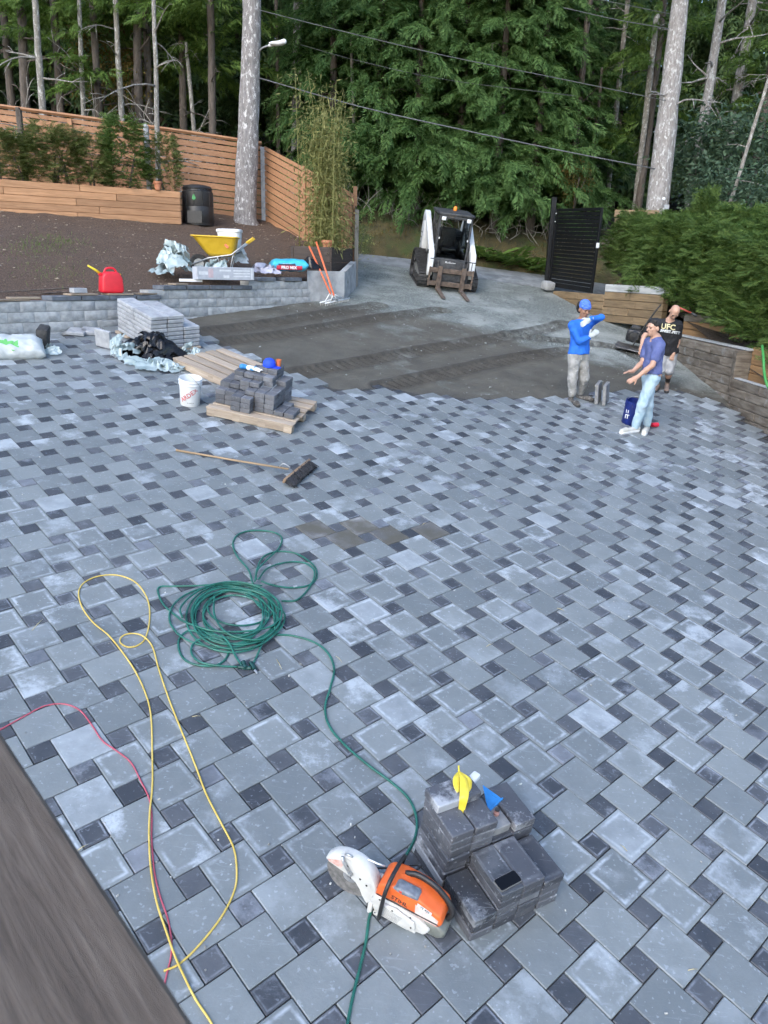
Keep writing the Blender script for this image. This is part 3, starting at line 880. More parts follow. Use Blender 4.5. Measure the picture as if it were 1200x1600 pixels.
M_cedarleaf = leafmat('cedar foliage', (.046, .112, .030), (.17, .29, .095), .48, c3=(.21, .29, .09))
M_hemlock = leafmat('hemlock foliage', (.055, .115, .02), (.16, .25, .055), .35)
M_darkleaf = leafmat('dark conifer foliage', (.038, .08, .032), (.13, .20, .075), .42)
M_hedge = leafmat('hedge foliage', (.046, .105, .026), (.165, .245, .062), .42, c3=(.22, .25, .08))
M_arb = leafmat('thin olive conifer foliage', (.075, .11, .03), (.20, .24, .075), .42, c3=(.27, .23, .09))
M_bamb = leafmat('pale bamboo leaves', (.17, .19, .06), (.38, .37, .15), .42)
M_blue = leafmat('blue green broad leaves', (.04, .075, .045), (.10, .16, .095), .35, .45)
M_brown = leafmat('turning autumn leaves', (.075, .06, .018), (.17, .125, .03), .35, c3=(.2, .09, .03))
def bark(name, c1, c2, pale, pt, sc=4):
    m, t, b = mat0(name); r = rand(t); co = coords(t, 'Object', (1, 1, .22), r)
    n = tex(t, co, sc * 3.5, 8, .7, .6)
    c = ramp(t, n, [(.32, c1), (.62, c2)])
    p = ramp(t, tex(t, coords(t, 'Object', (1, 1, .45), r), sc * 2.2, 9, .75), [(pt, (0, 0, 0)), (pt + .07, (1, 1, 1))])
    c = mixc(t, p, c, pale); t.links.new(c, b.inputs['Base Color']); b.inputs['Roughness'].default_value = .9
    bump(t, b, n, .8, .04); return m
M_bark1 = bark('furrowed grey bark', (.095, .088, .085), (.27, .255, .25), (.58, .57, .56), .54, 6)
M_bark2 = bark('pale blotched bark', (.13, .115, .105), (.30, .285, .275), (.50, .50, .49), .53, 7)
M_bark3 = bark('thin pale bark', (.12, .108, .092), (.27, .255, .23), (.48, .48, .45), .53, 8)
M_bark4 = bark('dull brown bark', (.045, .036, .028), (.12, .10, .085), (.22, .21, .19), .62)
M_dead = pm('dead grey twig', (.20, .18, .155), (.36, .335, .30), 20, .9, bmp=.2)

def trunk_mb(pts, radii, n=12, wob=.03, seed=0, flare=0.0):
    P = crom(pts, 10); t = np.linspace(0, 1, len(P)); r = np.interp(t, np.linspace(0, 1, len(radii)), radii)
    g = np.random.default_rng(seed); P = P + np.cumsum(g.normal(0, wob * .12, P.shape) * [1, 1, 0], 0)
    r = r * (1 + g.normal(0, wob, len(r))); r = r + flare * np.exp(-t * len(P) * .45)
    b = MB(); b.tube(P, r, n); V = b.v[0]; b.v[0] = V + np.repeat(r, n)[:, None] * .08 * np.array([mnoise.noise_vector(Vector(v * np.array([5, 5, 1.2]))) for v in V])
    return b, P, r
def limbs(b, P, r, nl, Lr, seed, tlo=.2, el=(-.2, .5), rad=.25, bend=.5, n=5):
    g = np.random.default_rng(seed); tips = []
    for _ in range(nl):
        t = g.uniform(tlo, 1); i = int(t * (len(P) - 1)); az = g.uniform(0, 6.28); e = g.uniform(*el); L = g.uniform(*Lr)
        d = np.array([math.cos(az) * math.cos(e), math.sin(az) * math.cos(e), math.sin(e)]); pts = [P[i]]
        for k in range(1, 7):
            d = d + g.normal(0, .13, 3) + np.array([0, 0, -bend * .14]); d /= np.linalg.norm(d); pts.append(pts[-1] + d * L / 6)
        rr = r[i] * rad; b.tube(pts, np.linspace(rr, rr * .2, 7), n); tips.append(pts)
        for _k in range(3):
            j = g.integers(2, 6); d2 = d + g.normal(0, .7, 3); d2 /= np.linalg.norm(d2)
            q = [pts[j] + d2 * L * .3 * s + np.array([0, 0, -.06 * s * s * L]) for s in (0, .5, 1)]; b.tube(q, [rr * .45, rr * .3, rr * .1], 4)
    return tips
def tree(name, label, cat, base, pts, radii, crownQ=None, crownM=None, barkm=None, group=None, nl=0, Lr=(.6, 1.4), seed=0, crown_at=None, flare=0.0, wob=.03, el=(-.2, .5), tlo=.2, n=12, crown_mesh=None, bend=.5, rad=.25):
    t = thing(name, label, cat, tuple(base), group)
    b, P, r = trunk_mb(pts, radii, n, wob, seed, flare)
    if nl: limbs(b, P, r, nl, Lr, seed + 1, tlo, el, bend=bend, rad=rad)
    b.build('trunk', barkm, t, True, 180)
    if crown_mesh is not None:
        o = new('crown', crown_mesh, t); o.matrix_world = crown_at
    elif crownQ is not None:
        o = new('crown', quads_mesh('crown', crownQ, crownM), t); o.matrix_world = crown_at if crown_at is not None else T3(tuple(base))
    return t
def ground_at(x, y): return float(bankz(np.array([x]), np.array([y]))[0])

# crown shapes shared by alike trees
CED = [quads_mesh('crown', conifer(100 + i, 10.5, 2.1, .2, 250, .42, 18, FR, .42, .55, gap=.45), M_cedarleaf) for i in range(3)]
FARC = [quads_mesh('crown', conifer(200 + i, 13.5, 2.3, 1.2, 190, .75, 12, FRL, .45, .75, gap=.2), M_darkleaf) for i in range(3)]
HEM = [quads_mesh('crown', conifer(300 + i, 9.5, 2.5, 2.4, 60, .5, 15, FR, .25, .6, gap=.5), M_hemlock) for i in range(2)]

# front row of cedars across the road
for k, (px, Yd, sc, hs, lab) in enumerate([
        (520, 26.6, 1.0, 1.0, 'bushy cedar standing in the shade behind the top of the bamboo'),
        (590, 26.2, 1.0, 1.0, 'dense green cedar left of the loader beyond the road'),
        (648, 25.9, .95, 1.0, 'dense cedar directly behind the white loader cab, left one'),
        (712, 26.3, 1.05, 1.05, 'dense green cedar rising behind the right side of the loader'),
        (772, 25.9, 1.0, 1.0, 'leafy cedar beyond the road between the loader and the black gate'),
        (828, 26.2, .95, .95, 'cedar with low sprays just left of the black gate'),
        (560, 28.3, 1.15, 1.1, 'tall cedar in the second row above the grey end post'),
        (680, 28.6, 1.2, 1.15, 'tall cedar in the second row high above the loader'),
        (790, 28.4, 1.2, 1.1, 'tall cedar in the second row above the gap right of the loader'),
        (885, 27.6, .9, .62, 'short cedar behind the black gate')]):
    x = at(px, 350, Yd)[0]; z = ground_at(x, Yd)
    bs = (x, Yd, z); ln = rng.normal(0, .15)
    t = tree('cedar_tree', lab, 'tree', bs, [(x, Yd, z - .2), (x + ln * .4, Yd, z + 4), (x + ln, Yd, z + 9.5 * hs)], [.16, .11, .03], None, None, M_bark4, 'cedars across the road', 6, (.5, 1.2), 400 + k, n=8,
             crown_mesh=CED[k % 3], crown_at=T3(x, Yd, z + .35) @ RZ(rng.uniform(0, 6.28)) @ Matrix.Diagonal((sc, sc, hs, 1)))
# hemlocks with bright feathery branches on the left
for k, (px, Yd, lab, s) in enumerate([(330, 25.4, 'bright green hemlock hanging over the fence left of the big trunk', .95), (285, 27.0, 'feathery hemlock behind the thin trunks above the fence', .8), (20, 27.5, 'green hemlock at the left edge behind bare grey twigs', .9),
                                      (1185, 25.2, 'bright hemlock branches at the upper right corner', .8), (95, 26.4, 'loose green hemlock filling the gap between the first two pale trunks', .8), (155, 26.0, 'low hemlock with drooping green branches behind the second pale trunk', .72), (232, 26.6, 'hemlock behind the white-barked trunk above the metal post', .85), (1010, 27.0, 'green hemlock in the dark gap left of the big pale trunk', .85)]):
    x = at(px, 200, Yd)[0]; z = ground_at(x, Yd)
    tree('hemlock_tree', lab, 'tree', (x, Yd, z), [(x, Yd, z - .2), (x + .1, Yd, z + 5), (x, Yd, z + 11)], [.13, .1, .03], None, None, M_bark4, None, 8, (.6, 1.5), 450 + k, n=8,
         crown_mesh=HEM[k % 2], crown_at=T3(x, Yd, z + .2) @ RZ(k * 2.1) @ Matrix.Diagonal((s, s, s * 1.15, 1)))
# the woods behind
g = np.random.default_rng(77); n = 0; placed = []
while n < 64:
    Yd = g.uniform(29.5, 50); x = g.uniform(-.62, .62) * Yd
    if any((x - a) ** 2 + (Yd - b_) ** 2 < 5.5 for a, b_ in placed): 
        if g.random() < .9: continue
    placed.append((x, Yd)); n += 1; s = g.uniform(.8, 1.2); z = ground_at(np.clip(x, -30, 30), Yd)
    if n <= 6: b0 = None
    if n <= 4:
        b, P, r = trunk_mb([(0, 0, -.3), (.1, 0, 6), (0, 0, 14)], [.2, .15, .04], 8, .03, n)
        limbs(b, P, r, 12, (.6, 1.6), n, .1); me_t = b.mesh('trunk', M_bark4, 180)
        TRK = [me_t] if n == 1 else TRK + [me_t]
    M = T3(x, Yd, z) @ RZ(g.uniform(0, 6.28)) @ Matrix.Diagonal((s, s, s * g.uniform(.95, 1.2), 1))
    t = thing('conifer_tree', 'dark conifer deep in the shaded woods behind the road', 'tree', M, 'dark conifers filling the woods')
    o = new('trunk', TRK[n % len(TRK)], t); o = new('crown', FARC[n % 3], t)

# single trunks that stand out, with their lean
def stem(label, p0, p1, Yd, w0, w1, barkm, nl=6, Lr=(.5, 1.4), seed=1, cat='tree', ext=3.0, z0=None, name='slim_tree', group=None, el=(-.25, .45), tlo=.1, bend=.4, rad=.28, n=9, crown=None):
    a, b_ = at(*p0, Yd), at(*p1, Yd + .3); d = (a - b_) / np.linalg.norm(a - b_)
    zb = z0 if z0 is not None else ground_at(b_[0], Yd)
    k = (b_[2] - zb + .3) / d[2]; base = b_ - d * max(k, 0); top = a + d * ext
    r0, r1 = w0 / FPX * Yd / 2 * 1.05, w1 / FPX * Yd / 2 * 1.05
    cm_ = None; ca = None
    if crown is not None: cm_ = crown; ca = T3(tuple(top - d * 1.5)) @ Matrix.Diagonal((.45, .45, .35, 1))
    return tree(name, label, cat, base, [base, base * .5 + b_ * .5 if k > .5 else base + d * .3, b_, (a + b_) / 2, a, top], [r0 * 1.05, r0, r0, (r0 + r1) / 2, r1, r1 * .7], None, None, barkm, group, nl, Lr, seed, n=n, el=el, tlo=tlo, bend=bend, rad=rad, crown_mesh=cm_, crown_at=ca)
stem('thick dark trunk at the left edge behind grey twigs', (32, 0), (42, 190), 25.5, 13, 11, M_bark4, 14, (.8, 2.0), 1)
stem('slender pale trunk in front of the fence left of the others', (56, 0), (72, 215), 21.6, 10, 8, M_bark3, 9, (.8, 1.9), 2, z0=5.5, rad=.35)
stem('very thin pale trunk second from the left above the fence', (124, 0), (132, 190), 25.0, 6.5, 5.5, M_bark3, 7, (.7, 1.6), 3, rad=.4)
stem('pale straight trunk third from the left above the fence', (180, 0), (190, 190), 25.2, 8, 6.5, M_bark3, 6, (.6, 1.5), 4)
stem('thicker greyish brown trunk between two pale thin ones', (216, 0), (219, 195), 26.0, 12, 10, M_bark4, 6, (.6, 1.3), 5)
stem('thin white-barked trunk rising from the bed beside the metal post', (241, 0), (247, 285), 21.4, 7.5, 5, M_bark3, 10, (.9, 2.2), 6, z0=5.5, rad=.45)
stem('short thin dead trunk among branches right of the pale stems', (296, 95), (305, 205), 25.8, 6, 5, M_bark3, 8, (.5, 1.3), 7, ext=.5)
stem('straight mottled trunk standing right of the big tree', (465, 0), (462, 235), 27.2, 13, 11, M_bark1, 8, (.5, 1.3), 8)
stem('slim dark trunk in the shadow right of the street lamp', (433, 60), (436, 220), 29.0, 6, 5, M_bark4, 5, (.5, 1.2), 9)
stem('thin broken pale snag rising out of the cedars', (549, 60), (552, 165), 26.0, 4.5, 4, M_bark3, 4, (.4, .9), 10, ext=.1)
stem('slim leaning dark trunk right of the cedars', (920, 0), (900, 215), 26.6, 9, 8, M_bark4, 10, (.6, 1.6), 11)
stem('thin pale trunk high in the dark right woods', (980, 0), (967, 130), 28.5, 7, 6, M_bark3, 7, (.6, 1.5), 12)
stem('slim trunk with dead twigs left of the dark right woods', (852, 15), (850, 90), 27.5, 8, 8, M_bark4, 10, (.8, 1.8), 13)
stem('thin stub of a trunk left of the big pale tree', (1027, 30), (1018, 108), 26.0, 8, 7, M_bark3, 5, (.4, 1.0), 14, ext=.1)
stem('thin dark stem in the woods above the gate', (935, 140), (927, 220), 27.0, 5, 4, M_bark4, 6, (.5, 1.0), 15, ext=.6)
stem('pale trunk right of the big tree, second largest', (1127, 0), (1076, 335), 24.6, 16, 11, M_bark2, 12, (.8, 2.0), 16, ext=2.5)
stem('pale mottled trunk near the upper right corner', (1172, 20), (1150, 160), 26.0, 14, 12, M_bark2, 8, (.7, 1.6), 17)
stem('thin white leaning stem at the right edge', (1201, 130), (1131, 345), 21.0, 5.5, 4.5, M_bark3, 6, (.5, 1.1), 18, ext=1.5)
# the two big trees
gb_ = GG(384, 347); tp = at(393, 0, gb_[1] + .1)
t = tree('tall_tree', 'massive grey furrowed trunk standing in front of the cedar fence', 'tree', tuple(gb_), [gb_ - [0, 0, .25], gb_ + [0, 0, .5], (gb_ + tp) / 2, tp, tp + [.1, 0, 4]], [.33, .30, .265, .235, .19], None, None, M_bark1, None, 0, n=28, flare=.16, wob=.02, seed=21,
         crown_mesh=FARC[0], crown_at=T3(tuple(tp + [0, 0, 1.5])) @ Matrix.Diagonal((.8, .8, .45, 1)))
p1, p0 = at(1027, 330, 22.3), at(1064, 0, 22.6); d = (p0 - p1) / np.linalg.norm(p0 - p1); bs = p1 - d * 1.8
tree('tall_tree', 'big pale blotched leaning trunk behind the cedar hedge', 'tree', tuple(bs), [bs, p1, (p1 + p0) / 2, p0, p0 + d * 4], [.32, .30, .255, .21, .17], None, None, M_bark2, None, 5, (.8, 1.6), 31, n=24, wob=.02, tlo=.45, rad=.12, crown_mesh=FARC[1], crown_at=T3(tuple(p0 + d * 1.6)) @ Matrix.Diagonal((.8, .8, .45, 1)))

# bare grey brush behind the left fence
for k, (px, py, Yd, lab) in enumerate([(30, 170, 24.6, 'tangle of bare grey twigs at the left edge above the fence'), (95, 175, 24.9, 'bare arching grey bush behind the fence second from left'), (150, 180, 25.2, 'bare twiggy bush behind the pale thin trunks'), (275, 200, 25.3, 'bare branching bush left of the big trunk above the fence')]):
    c = at(px, py, Yd); zb = ground_at(c[0], Yd); b = MB(); g = np.random.default_rng(900 + k)
    for _ in range(26):
        a = g.uniform(0, 6.28); d = np.array([math.cos(a) * .5, math.sin(a) * .5, 1.0]); L = g.uniform(1.2, 2.9); p = [np.array([c[0] + g.normal(0, .35), Yd + g.normal(0, .3), zb])]
        for s in range(7):
            d = d + g.normal(0, .16, 3) + np.array([math.cos(a), math.sin(a), -1.2]) * .1; d /= np.linalg.norm(d); p.append(p[-1] + d * L / 7)
            if s > 1 and g.random() < .8:
                e = d + g.normal(0, .6, 3); e /= np.linalg.norm(e); b.tube([p[-1], p[-1] + e * .3, p[-1] + e * .55 + [0, 0, -.1]], [.014, .010, .005], 3)
        b.tube(p, np.linspace(.026, .007, 8), 4)
    t = thing('bare_bush', lab, 'bush', (c[0], Yd, zb)); b.build('twigs', M_dead, t, True, 180)
# leafy clumps: broad leaf bushes
def leaf_clump(seed, n, R, H, ll, lw):
    g = np.random.default_rng(seed); u = g.normal(0, 1, (n, 3)); u /= np.linalg.norm(u, axis=1)[:, None]
    rad = g.random(n) ** .4; cl = g.normal(0, .18, (14, 3)); P = u * rad[:, None] * .85 + cl[g.integers(0, 14, n)]
    P = P * [R, R, H / 2] + [0, 0, H / 2]
    P[:, 2] = np.abs(P[:, 2]); leaf = np.array([[[0, 0, 0], [.5, lw, .04], [1, 0, -.08], [.5, -lw, .04]]])
    az = np.arctan2(u[:, 1], u[:, 0]) + g.normal(0, .7, n); el = g.normal(-.1, .5, n)
    return place_fronds([leaf], P, az, el, g.normal(0, .8, n), ll * g.uniform(.6, 1.3, n), g)
BLU = [quads_mesh('foliage', leaf_clump(60 + i, 2200, 1.3, 2.8, .17, .22), M_blue) for i in range(2)]
BRN = quads_mesh('foliage', leaf_clump(66, 1300, 1.1, 2.6, .11, .3), M_brown)
def bush(name, lab, me, pos, s, stemr=.03, zs=1.0, group=None):
    t = thing(name, lab, 'bush', T3(tuple(pos)), group); b = MB(); g = np.random.default_rng(int(abs(pos[0] * 100)) + 5)
    for _ in range(5):
        a = g.uniform(0, 6.28); b.tube([(0, 0, -.1), (math.cos(a) * .15 * s, math.sin(a) * .15 * s, .6 * s), (math.cos(a) * .5 * s, math.sin(a) * .5 * s, 1.4 * s * zs)], [stemr, stemr * .7, stemr * .3], 5)
    b.build('stem', M_bark4, t, False, 180); o = new('foliage', me, t); o.matrix_world = T3(tuple(pos)) @ RZ(pos[0]) @ Matrix.Diagonal((s, s, s * zs, 1)); return t
for k, (px, py, Yd, s, lab) in enumerate([(1100, 250, 23.6, 1.0, 'blue green broad-leaved bush right of the big pale trunk'), (1170, 240, 23.4, 1.1, 'blue green bush behind the white leaning stem'), (1195, 330, 20.8, .8, 'dark blue green bush at the right edge above the hedge'), (1120, 300, 22.2, .7, 'small blue green bush just above the hedge top')]):
    c = at(px, py, Yd); bush('broadleaf_bush', lab, BLU[k % 2], (c[0], c[1], c[2] - 1.4 * s), s)
for px, py, Yd, s, lab in [(150, 85, 27.2, 1.25, 'yellow brown autumn bush high behind the thin trunks'), (205, 130, 26.6, .8, 'small yellowing bush behind the two middle trunks'), (900, 280, 25.2, .55, 'yellowish young maple behind the top of the black gate')]:
    c = at(px, py, Yd); bush('autumn_bush', lab, BRN, (c[0], c[1], c[2] - 1.5 * s), s, zs=1.1)

# cedar hedge on the right
def shrub(seed, H, R, n, fl, pw=.6, protos=FR, top=.25):
    r = np.random.default_rng(seed); u = r.random(n) ** .8; az = r.uniform(0, 6.28, n)
    lob = 1 + .22 * np.sin(az * 3 + seed) + .15 * np.sin(u * 9 + az * 2 + seed * 2)
    rad = R * lob * ((1 - u) ** pw * (1 - top) + top) * r.uniform(.55, 1.05, n) * (.6 + .4 * np.minimum(1, u * 5 + .2))
    P = np.stack([np.cos(az) * rad, np.sin(az) * rad, u * H * r.uniform(.92, 1.05, n) + .05], -1)
    return place_fronds(protos, P, az + r.normal(0, .5, n), r.normal(.35, .38, n), r.normal(0, .9, n), fl * r.uniform(.6, 1.3, n), r)
HDG = [quads_mesh('crown', shrub(500 + i, 2.1, .78, 1150, .245, .5), M_hedge) for i in range(4)]
def conif_shrub(name, lab, me, x, y, z, s, zs, group, cat='shrub', stems=4, lift=.25):
    M = T3(x, y, z) @ RZ(x * 7 + y) @ Matrix.Diagonal((s, s, zs, 1)); t = thing(name, lab, cat, T3(x, y, z), group); b = MB(); g = np.random.default_rng(int(abs(x * 91 + y * 37)))
    for _ in range(stems):
        a = g.uniform(0, 6.28); c_, s_ = math.cos(a) * s, math.sin(a) * s
        b.tube([(c_ * .05, s_ * .05, -.15), (c_ * .16, s_ * .16, .5 * zs), (c_ * .3, s_ * .3, 1.2 * zs)], [.03, .022, .008], 5)
    b.build('stem', M_bark4, t, False, 180); o = new('crown', me, t); o.matrix_world = T3(0, 0, lift) @ M; return t
hedge_spots = [(962, 470, 21.5, .75, .85), (992, 455, 20.7, .8, .85), (1018, 470, 19.7, .9, .95), (1040, 480, 18.6, 1.0, 1.0), (1075, 480, 18.0, 1.0, 1.05), (1085, 500, 17.2, 1.0, 1.0), (1115, 510, 17.0, 1.0, 1.05),
               (1140, 520, 16.2, 1.0, 1.0), (1165, 535, 15.6, 1.0, 1.05), (1190, 545, 15.0, 1.0, 1.05), (1185, 500, 17.4, 1.1, 1.15), (1140, 480, 18.6, 1.1, 1.15), (1095, 450, 19.6, 1.1, 1.1), (1215, 560, 14.4, 1.0, 1.0), (1240, 520, 16.2, 1.1, 1.1), (1050, 440, 20.4, 1.0, .95), (1260, 620, 13.2, 1.0, .95)]
words = ['beside the open gate', 'right of the gate above the pale top timber', 'above the pale top timber, middle', 'behind the handle of the compactor', 'above the bald man', 'with bare stems above the red handled tool', 'above the set-back orange timbers', 'leaning over the grey cap board, left', 'leaning over the grey cap board, right', 'overhanging the wall at the right edge', 'tall, in the back row at the right edge', 'tall, in the back row behind the orange timbers', 'tall, in the back row right of the big trunk', 'lowest at the right edge above the green hose', 'back row, cut off by the right edge', 'at the foot of the big pale trunk', 'nearest, cut off by the right edge']
for k, (px, py, Yd, s, zs) in enumerate(hedge_spots):
    x = max(at(px, py, Yd)[0], 6.75 if Yd < 18.2 else 6.2); z = float(rbz(np.array([x]), np.array([Yd]))[0])
    conif_shrub('hedge_cedar', 'cedar shrub of the right hedge ' + words[k], HDG[k % 4], x, Yd, z, s * 1.0, zs * .76, 'cedar hedge on the right')
c = at(1107, 300, 19.5); conif_shrub('hedge_cedar', 'tall yellowish green cedar spire rising out of the right hedge', HDG[1], c[0], 19.5, 3.5, .5, .98, 'cedar hedge on the right')
# thin conifers in the raised bed
ARB = [quads_mesh('crown', shrub(600 + i, 1.9, .60, 480, .22, .4, FR, .35), M_arb) for i in range(3)] + [quads_mesh('crown', shrub(610, 2.0, .5, 520, .26, .5, FR, .2), M_hedge)]
for k, (px, ty, s, mi, lab) in enumerate([(2, 205, 1.0, 0, 'thin olive conifer at the left edge of the raised bed'), (45, 215, .9, 1, 'thin olive conifer beside the dark stake in the raised bed'), (82, 198, 1.0, 2, 'thin olive conifer behind the pale slender trunk'), (112, 210, .9, 0, 'sparse olive conifer in the middle of the raised bed'), (150, 218, .85, 1, 'sparse low conifer left of the greenest one'),
                                     (197, 192, 1.05, 3, 'greenest and fullest young conifer in the raised bed'), (262, 215, .7, 2, 'narrow conifer beside the terracotta pot')]):
    # depth along the bed, a little behind its front timbers
    tt = np.linspace(0, BL + .6, 200); c = [np.array((*(bR[:2] + bd_ * q - bn * .45), 5.5)) for q in tt]; j = int(np.argmin([abs(topx(p)[0] - px) for p in c])); p = c[j]
    H_ = at(px, ty, p[1])[2] - 5.5
    conif_shrub('young_conifer', lab, ARB[mi], p[0], p[1], 5.5, s, H_ / 2.0, 'young conifers in the raised bed', stems=2, lift=.1)
for px, y0, y1, lab, m in [(41, 168, 290, 'dark stake among the conifers at the left of the raised bed', M_bark4), (233, 193, 298, 'grey metal post standing in the raised bed', M_greypost)]:
    tt = np.linspace(0, BL + .6, 200); c = [np.array((*(bR[:2] + bd_ * q - bn * .9), 5.5)) for q in tt]; p = c[int(np.argmin([abs(topx(q)[0] - px) for q in c]))]
    h = at(px, y0, p[1])[2] - 5.4; b = MB().box((0, 0, h / 2), (.09, .09, h), b=.01); b.box((.06, 0, h / 2), (.02, .11, h - .1), b=.004); o = b.build('bed_post', m, None, M=T3(p[0], p[1], 5.4)); tag(o, lab, 'post')
# bamboo
bc = at(510, 400, 18.7); g = np.random.default_rng(55); t = thing('bamboo', 'tall pale leafy bamboo clump growing from the dark planter box', 'bamboo', (bc[0], bc[1], ztop - .06)); LP, LA = [], []
zb0 = ztop - .06
for k in range(34):
    x0, y0 = bc[0] + g.normal(0, .22), bc[1] + g.normal(0, .2); H_ = g.uniform(1.9, 3.2) if k > 3 else g.uniform(3.3, 3.7); a = g.uniform(0, 6.28); ln = g.uniform(.1, .4)
    s = np.linspace(0, 1, 8); P = np.stack([x0 + math.cos(a) * ln * s ** 2, y0 + math.sin(a) * ln * s ** 2, zb0 + H_ * s], -1)
    MB().tube(P, np.linspace(.011, .004, 8), 5).build('culm', M_bamb, t, True, 180)
    m = 210; q = g.uniform(.04, 1.0, m) ** 1.25; base = np.stack([np.interp(q, s, P[:, i]) for i in range(3)], -1)
    LP.append(base + g.normal(0, .15, (m, 3)) * [1, 1, .5]); LA.append(g.uniform(0, 6.28, m))
LP = np.concatenate(LP); LA = np.concatenate(LA); leaf = np.array([[[0, 0, 0], [.4, .085, .02], [1, 0, -.12], [.4, -.085, .02]]])
Q = place_fronds([leaf], LP, LA, g.normal(-.35, .5, len(LP)), g.normal(0, .6, len(LP)), g.uniform(.08, .19, len(LP)), g) - np.array(MW[t.name].translation)
stuff(new('leaves', quads_mesh('leaves', Q, M_bamb), t))
c = at(562, 330, 19.9); bush('autumn_bush', 'sparse shrub with yellow and cream leaves beside the end post', quads_mesh('foliage', leaf_clump(71, 420, .9, 2.4, .10, .25), M_bamb), (c[0] - .1, 19.9, 3.9), .55, .015, 1.3)
# ferns by the road
fern = frond_proto(5, 9, 62, .3, .5, False)
g = np.random.default_rng(91); az = np.linspace(0, 6.28, 13, endpoint=False) + g.normal(0, .2, 13)
FERN = quads_mesh('fronds', place_fronds([fern], np.zeros((13, 3)), az, g.uniform(.5, 1.0, 13), g.normal(0, .2, 13), g.uniform(.55, .8, 13), g), M_hemlock)
for px, py, s, lab in [(772, 398, 1.0, 'fern on the bank right of the loader, left one'), (805, 402, 1.2, 'larger fern on the bank between loader and gate'), (838, 408, .9, 'fern on the bank beside the black gate'), (745, 392, .7, 'small fern close behind the loader')]:
    x = at(px, py, 24.3)[0]; z = ground_at(x, 24.3); t = thing('fern', lab, 'fern', T3(x, 24.3, z), 'ferns along the road bank'); o = new('fronds', FERN, t); o.matrix_world = T3(x, 24.3, z) @ RZ(px) @ Matrix.Scale(s, 4)
# bare brush and roots along the foot of the cedars
b = MB(); g = np.random.default_rng(93)
for _ in range(130):
    x = g.uniform(-2.5, 8.5); Yd = 24.7 + .06 * x + g.uniform(.2, 1.6); z = ground_at(x, Yd); d = np.array([g.normal(0, .5), g.normal(-.3, .3), 1.0]); p = [np.array([x, Yd, z])]; L = g.uniform(.4, 1.3)
    for s in range(4): d = d + g.normal(0, .3, 3); d /= np.linalg.norm(d); p.append(p[-1] + d * L / 4)
    b.tube(p, np.linspace(.014, .004, 5), 4)
o = stuff(b.build('brushwood', M_dead, None, smooth=180)); o['label'] = 'dead twigs along the foot of the cedars'; o['category'] = 'brush'
# weeds on the mulch, chips, loose stones
def tufts(name, lab, cat, spots, mat, seed, blade=(.08, .2), n=60, spread=.25):
    g = np.random.default_rng(seed); Q = []
    for (p, m) in spots:
        k = int(n * m); P = np.asarray(p) + g.normal(0, spread, (k, 3)) * [1, 1, 0]
        P[:, 2] = [float(gz(q[0], q[1])) + .0 for q in P] if name == 'weeds' else P[:, 2]
        az = g.uniform(0, 6.28, k); bl = np.array([[[0, -.04, 0], [.55, -.03, .06], [1, 0, -.1], [.55, .03, .06]]])
        Q.append(place_fronds([bl], P, az, g.uniform(.6, 1.4, k), g.normal(0, .5, k), g.uniform(*blade, k), g))
    o = stuff(new(name, quads_mesh(name, np.concatenate(Q), mat))); o['label'] = lab; o['category'] = cat
tufts('weeds', 'patch of green weeds growing on the dark mulch', 'weeds', [(GG(70, 385), 2.5), (GG(95, 378), 2), (GG(50, 392), 1.5), (GG(75, 425), 1), (GG(100, 432), 1), (GG(30, 400), .6)], M_hemlock, 5, (.05, .13), 90, .32)
sp = []
g = np.random.default_rng(6)
for _ in range(110):
    x = g.uniform(-2, 6); Yd = edgeY(x) + g.uniform(.05, 1.2); sp.append(((x, Yd, ground_at(x, Yd)), 1))
tufts('bank_grass', 'short grass and moss tufts on the bank across the road', 'grass', sp, M_brown, 8, (.08, .22), 16, .2)
def scatter_stones(name, lab, cat, P, size, mat, seed, flat=.6):
    g = np.random.default_rng(seed); n = len(P); o8 = np.array([(1, 0, 0), (0, 1, 0), (-1, 0, 0), (0, -1, 0), (0, 0, 1), (0, 0, -1)], float); fc = np.array([(0, 1, 4), (1, 2, 4), (2, 3, 4), (3, 0, 4), (1, 0, 5), (2, 1, 5), (3, 2, 5), (0, 3, 5)])
    R = rotm(g.uniform(0, 6.28, n), g.normal(0, .3, n), g.uniform(0, 6.28, n)); s = size * g.lognormal(0, .45, (n, 1, 1)) * g.uniform(.6, 1.2, (n, 6, 1)); V = np.einsum('nij,kj->nki', R, o8) * s; V[..., 2] *= flat; V += np.asarray(P)[:, None]
    F = (fc[None] + 6 * np.arange(n)[:, None, None]).reshape(-1, 3); o = stuff(new(name, fast_mesh(name, V.reshape(-1, 3), F, mat))); o['label'] = lab; o['category'] = cat
P = []
g = np.random.default_rng(12)
while len(P) < 2600:
    x = g.uniform(-3, 6); Yd = g.uniform(12.5, 23); dns = .12 + .88 / (1 + math.exp(-(Yd - 16.8 + .4 * max(0, x - 1)) * 2))
    if inside((x, Yd)) or g.random() > dns or (x - wA[0]) * wn[0] + (Yd - wA[1]) * wn[1] < .05: continue
    P.append((x, Yd, plz(x, Yd, -.05)))
scatter_stones('loose_gravel', 'loose crushed stones lying on the driveway', 'gravel', P, .010, pm('loose grey stone', (.13, .14, .135), (.30, .32, .31), 40, .9, bmp=.3, rnd=.35, kind='World'), 3)
P = []
while len(P) < 900:
    x = g.uniform(-9.5, -1.5); Yd = g.uniform(11.5, 22.5)
    if (x - wA[0]) * wn[0] + (Yd - wA[1]) * wn[1] > -.35: continue
    P.append((x, Yd, float(gardz(np.array([x]), np.array([Yd]))[0]) + .005))
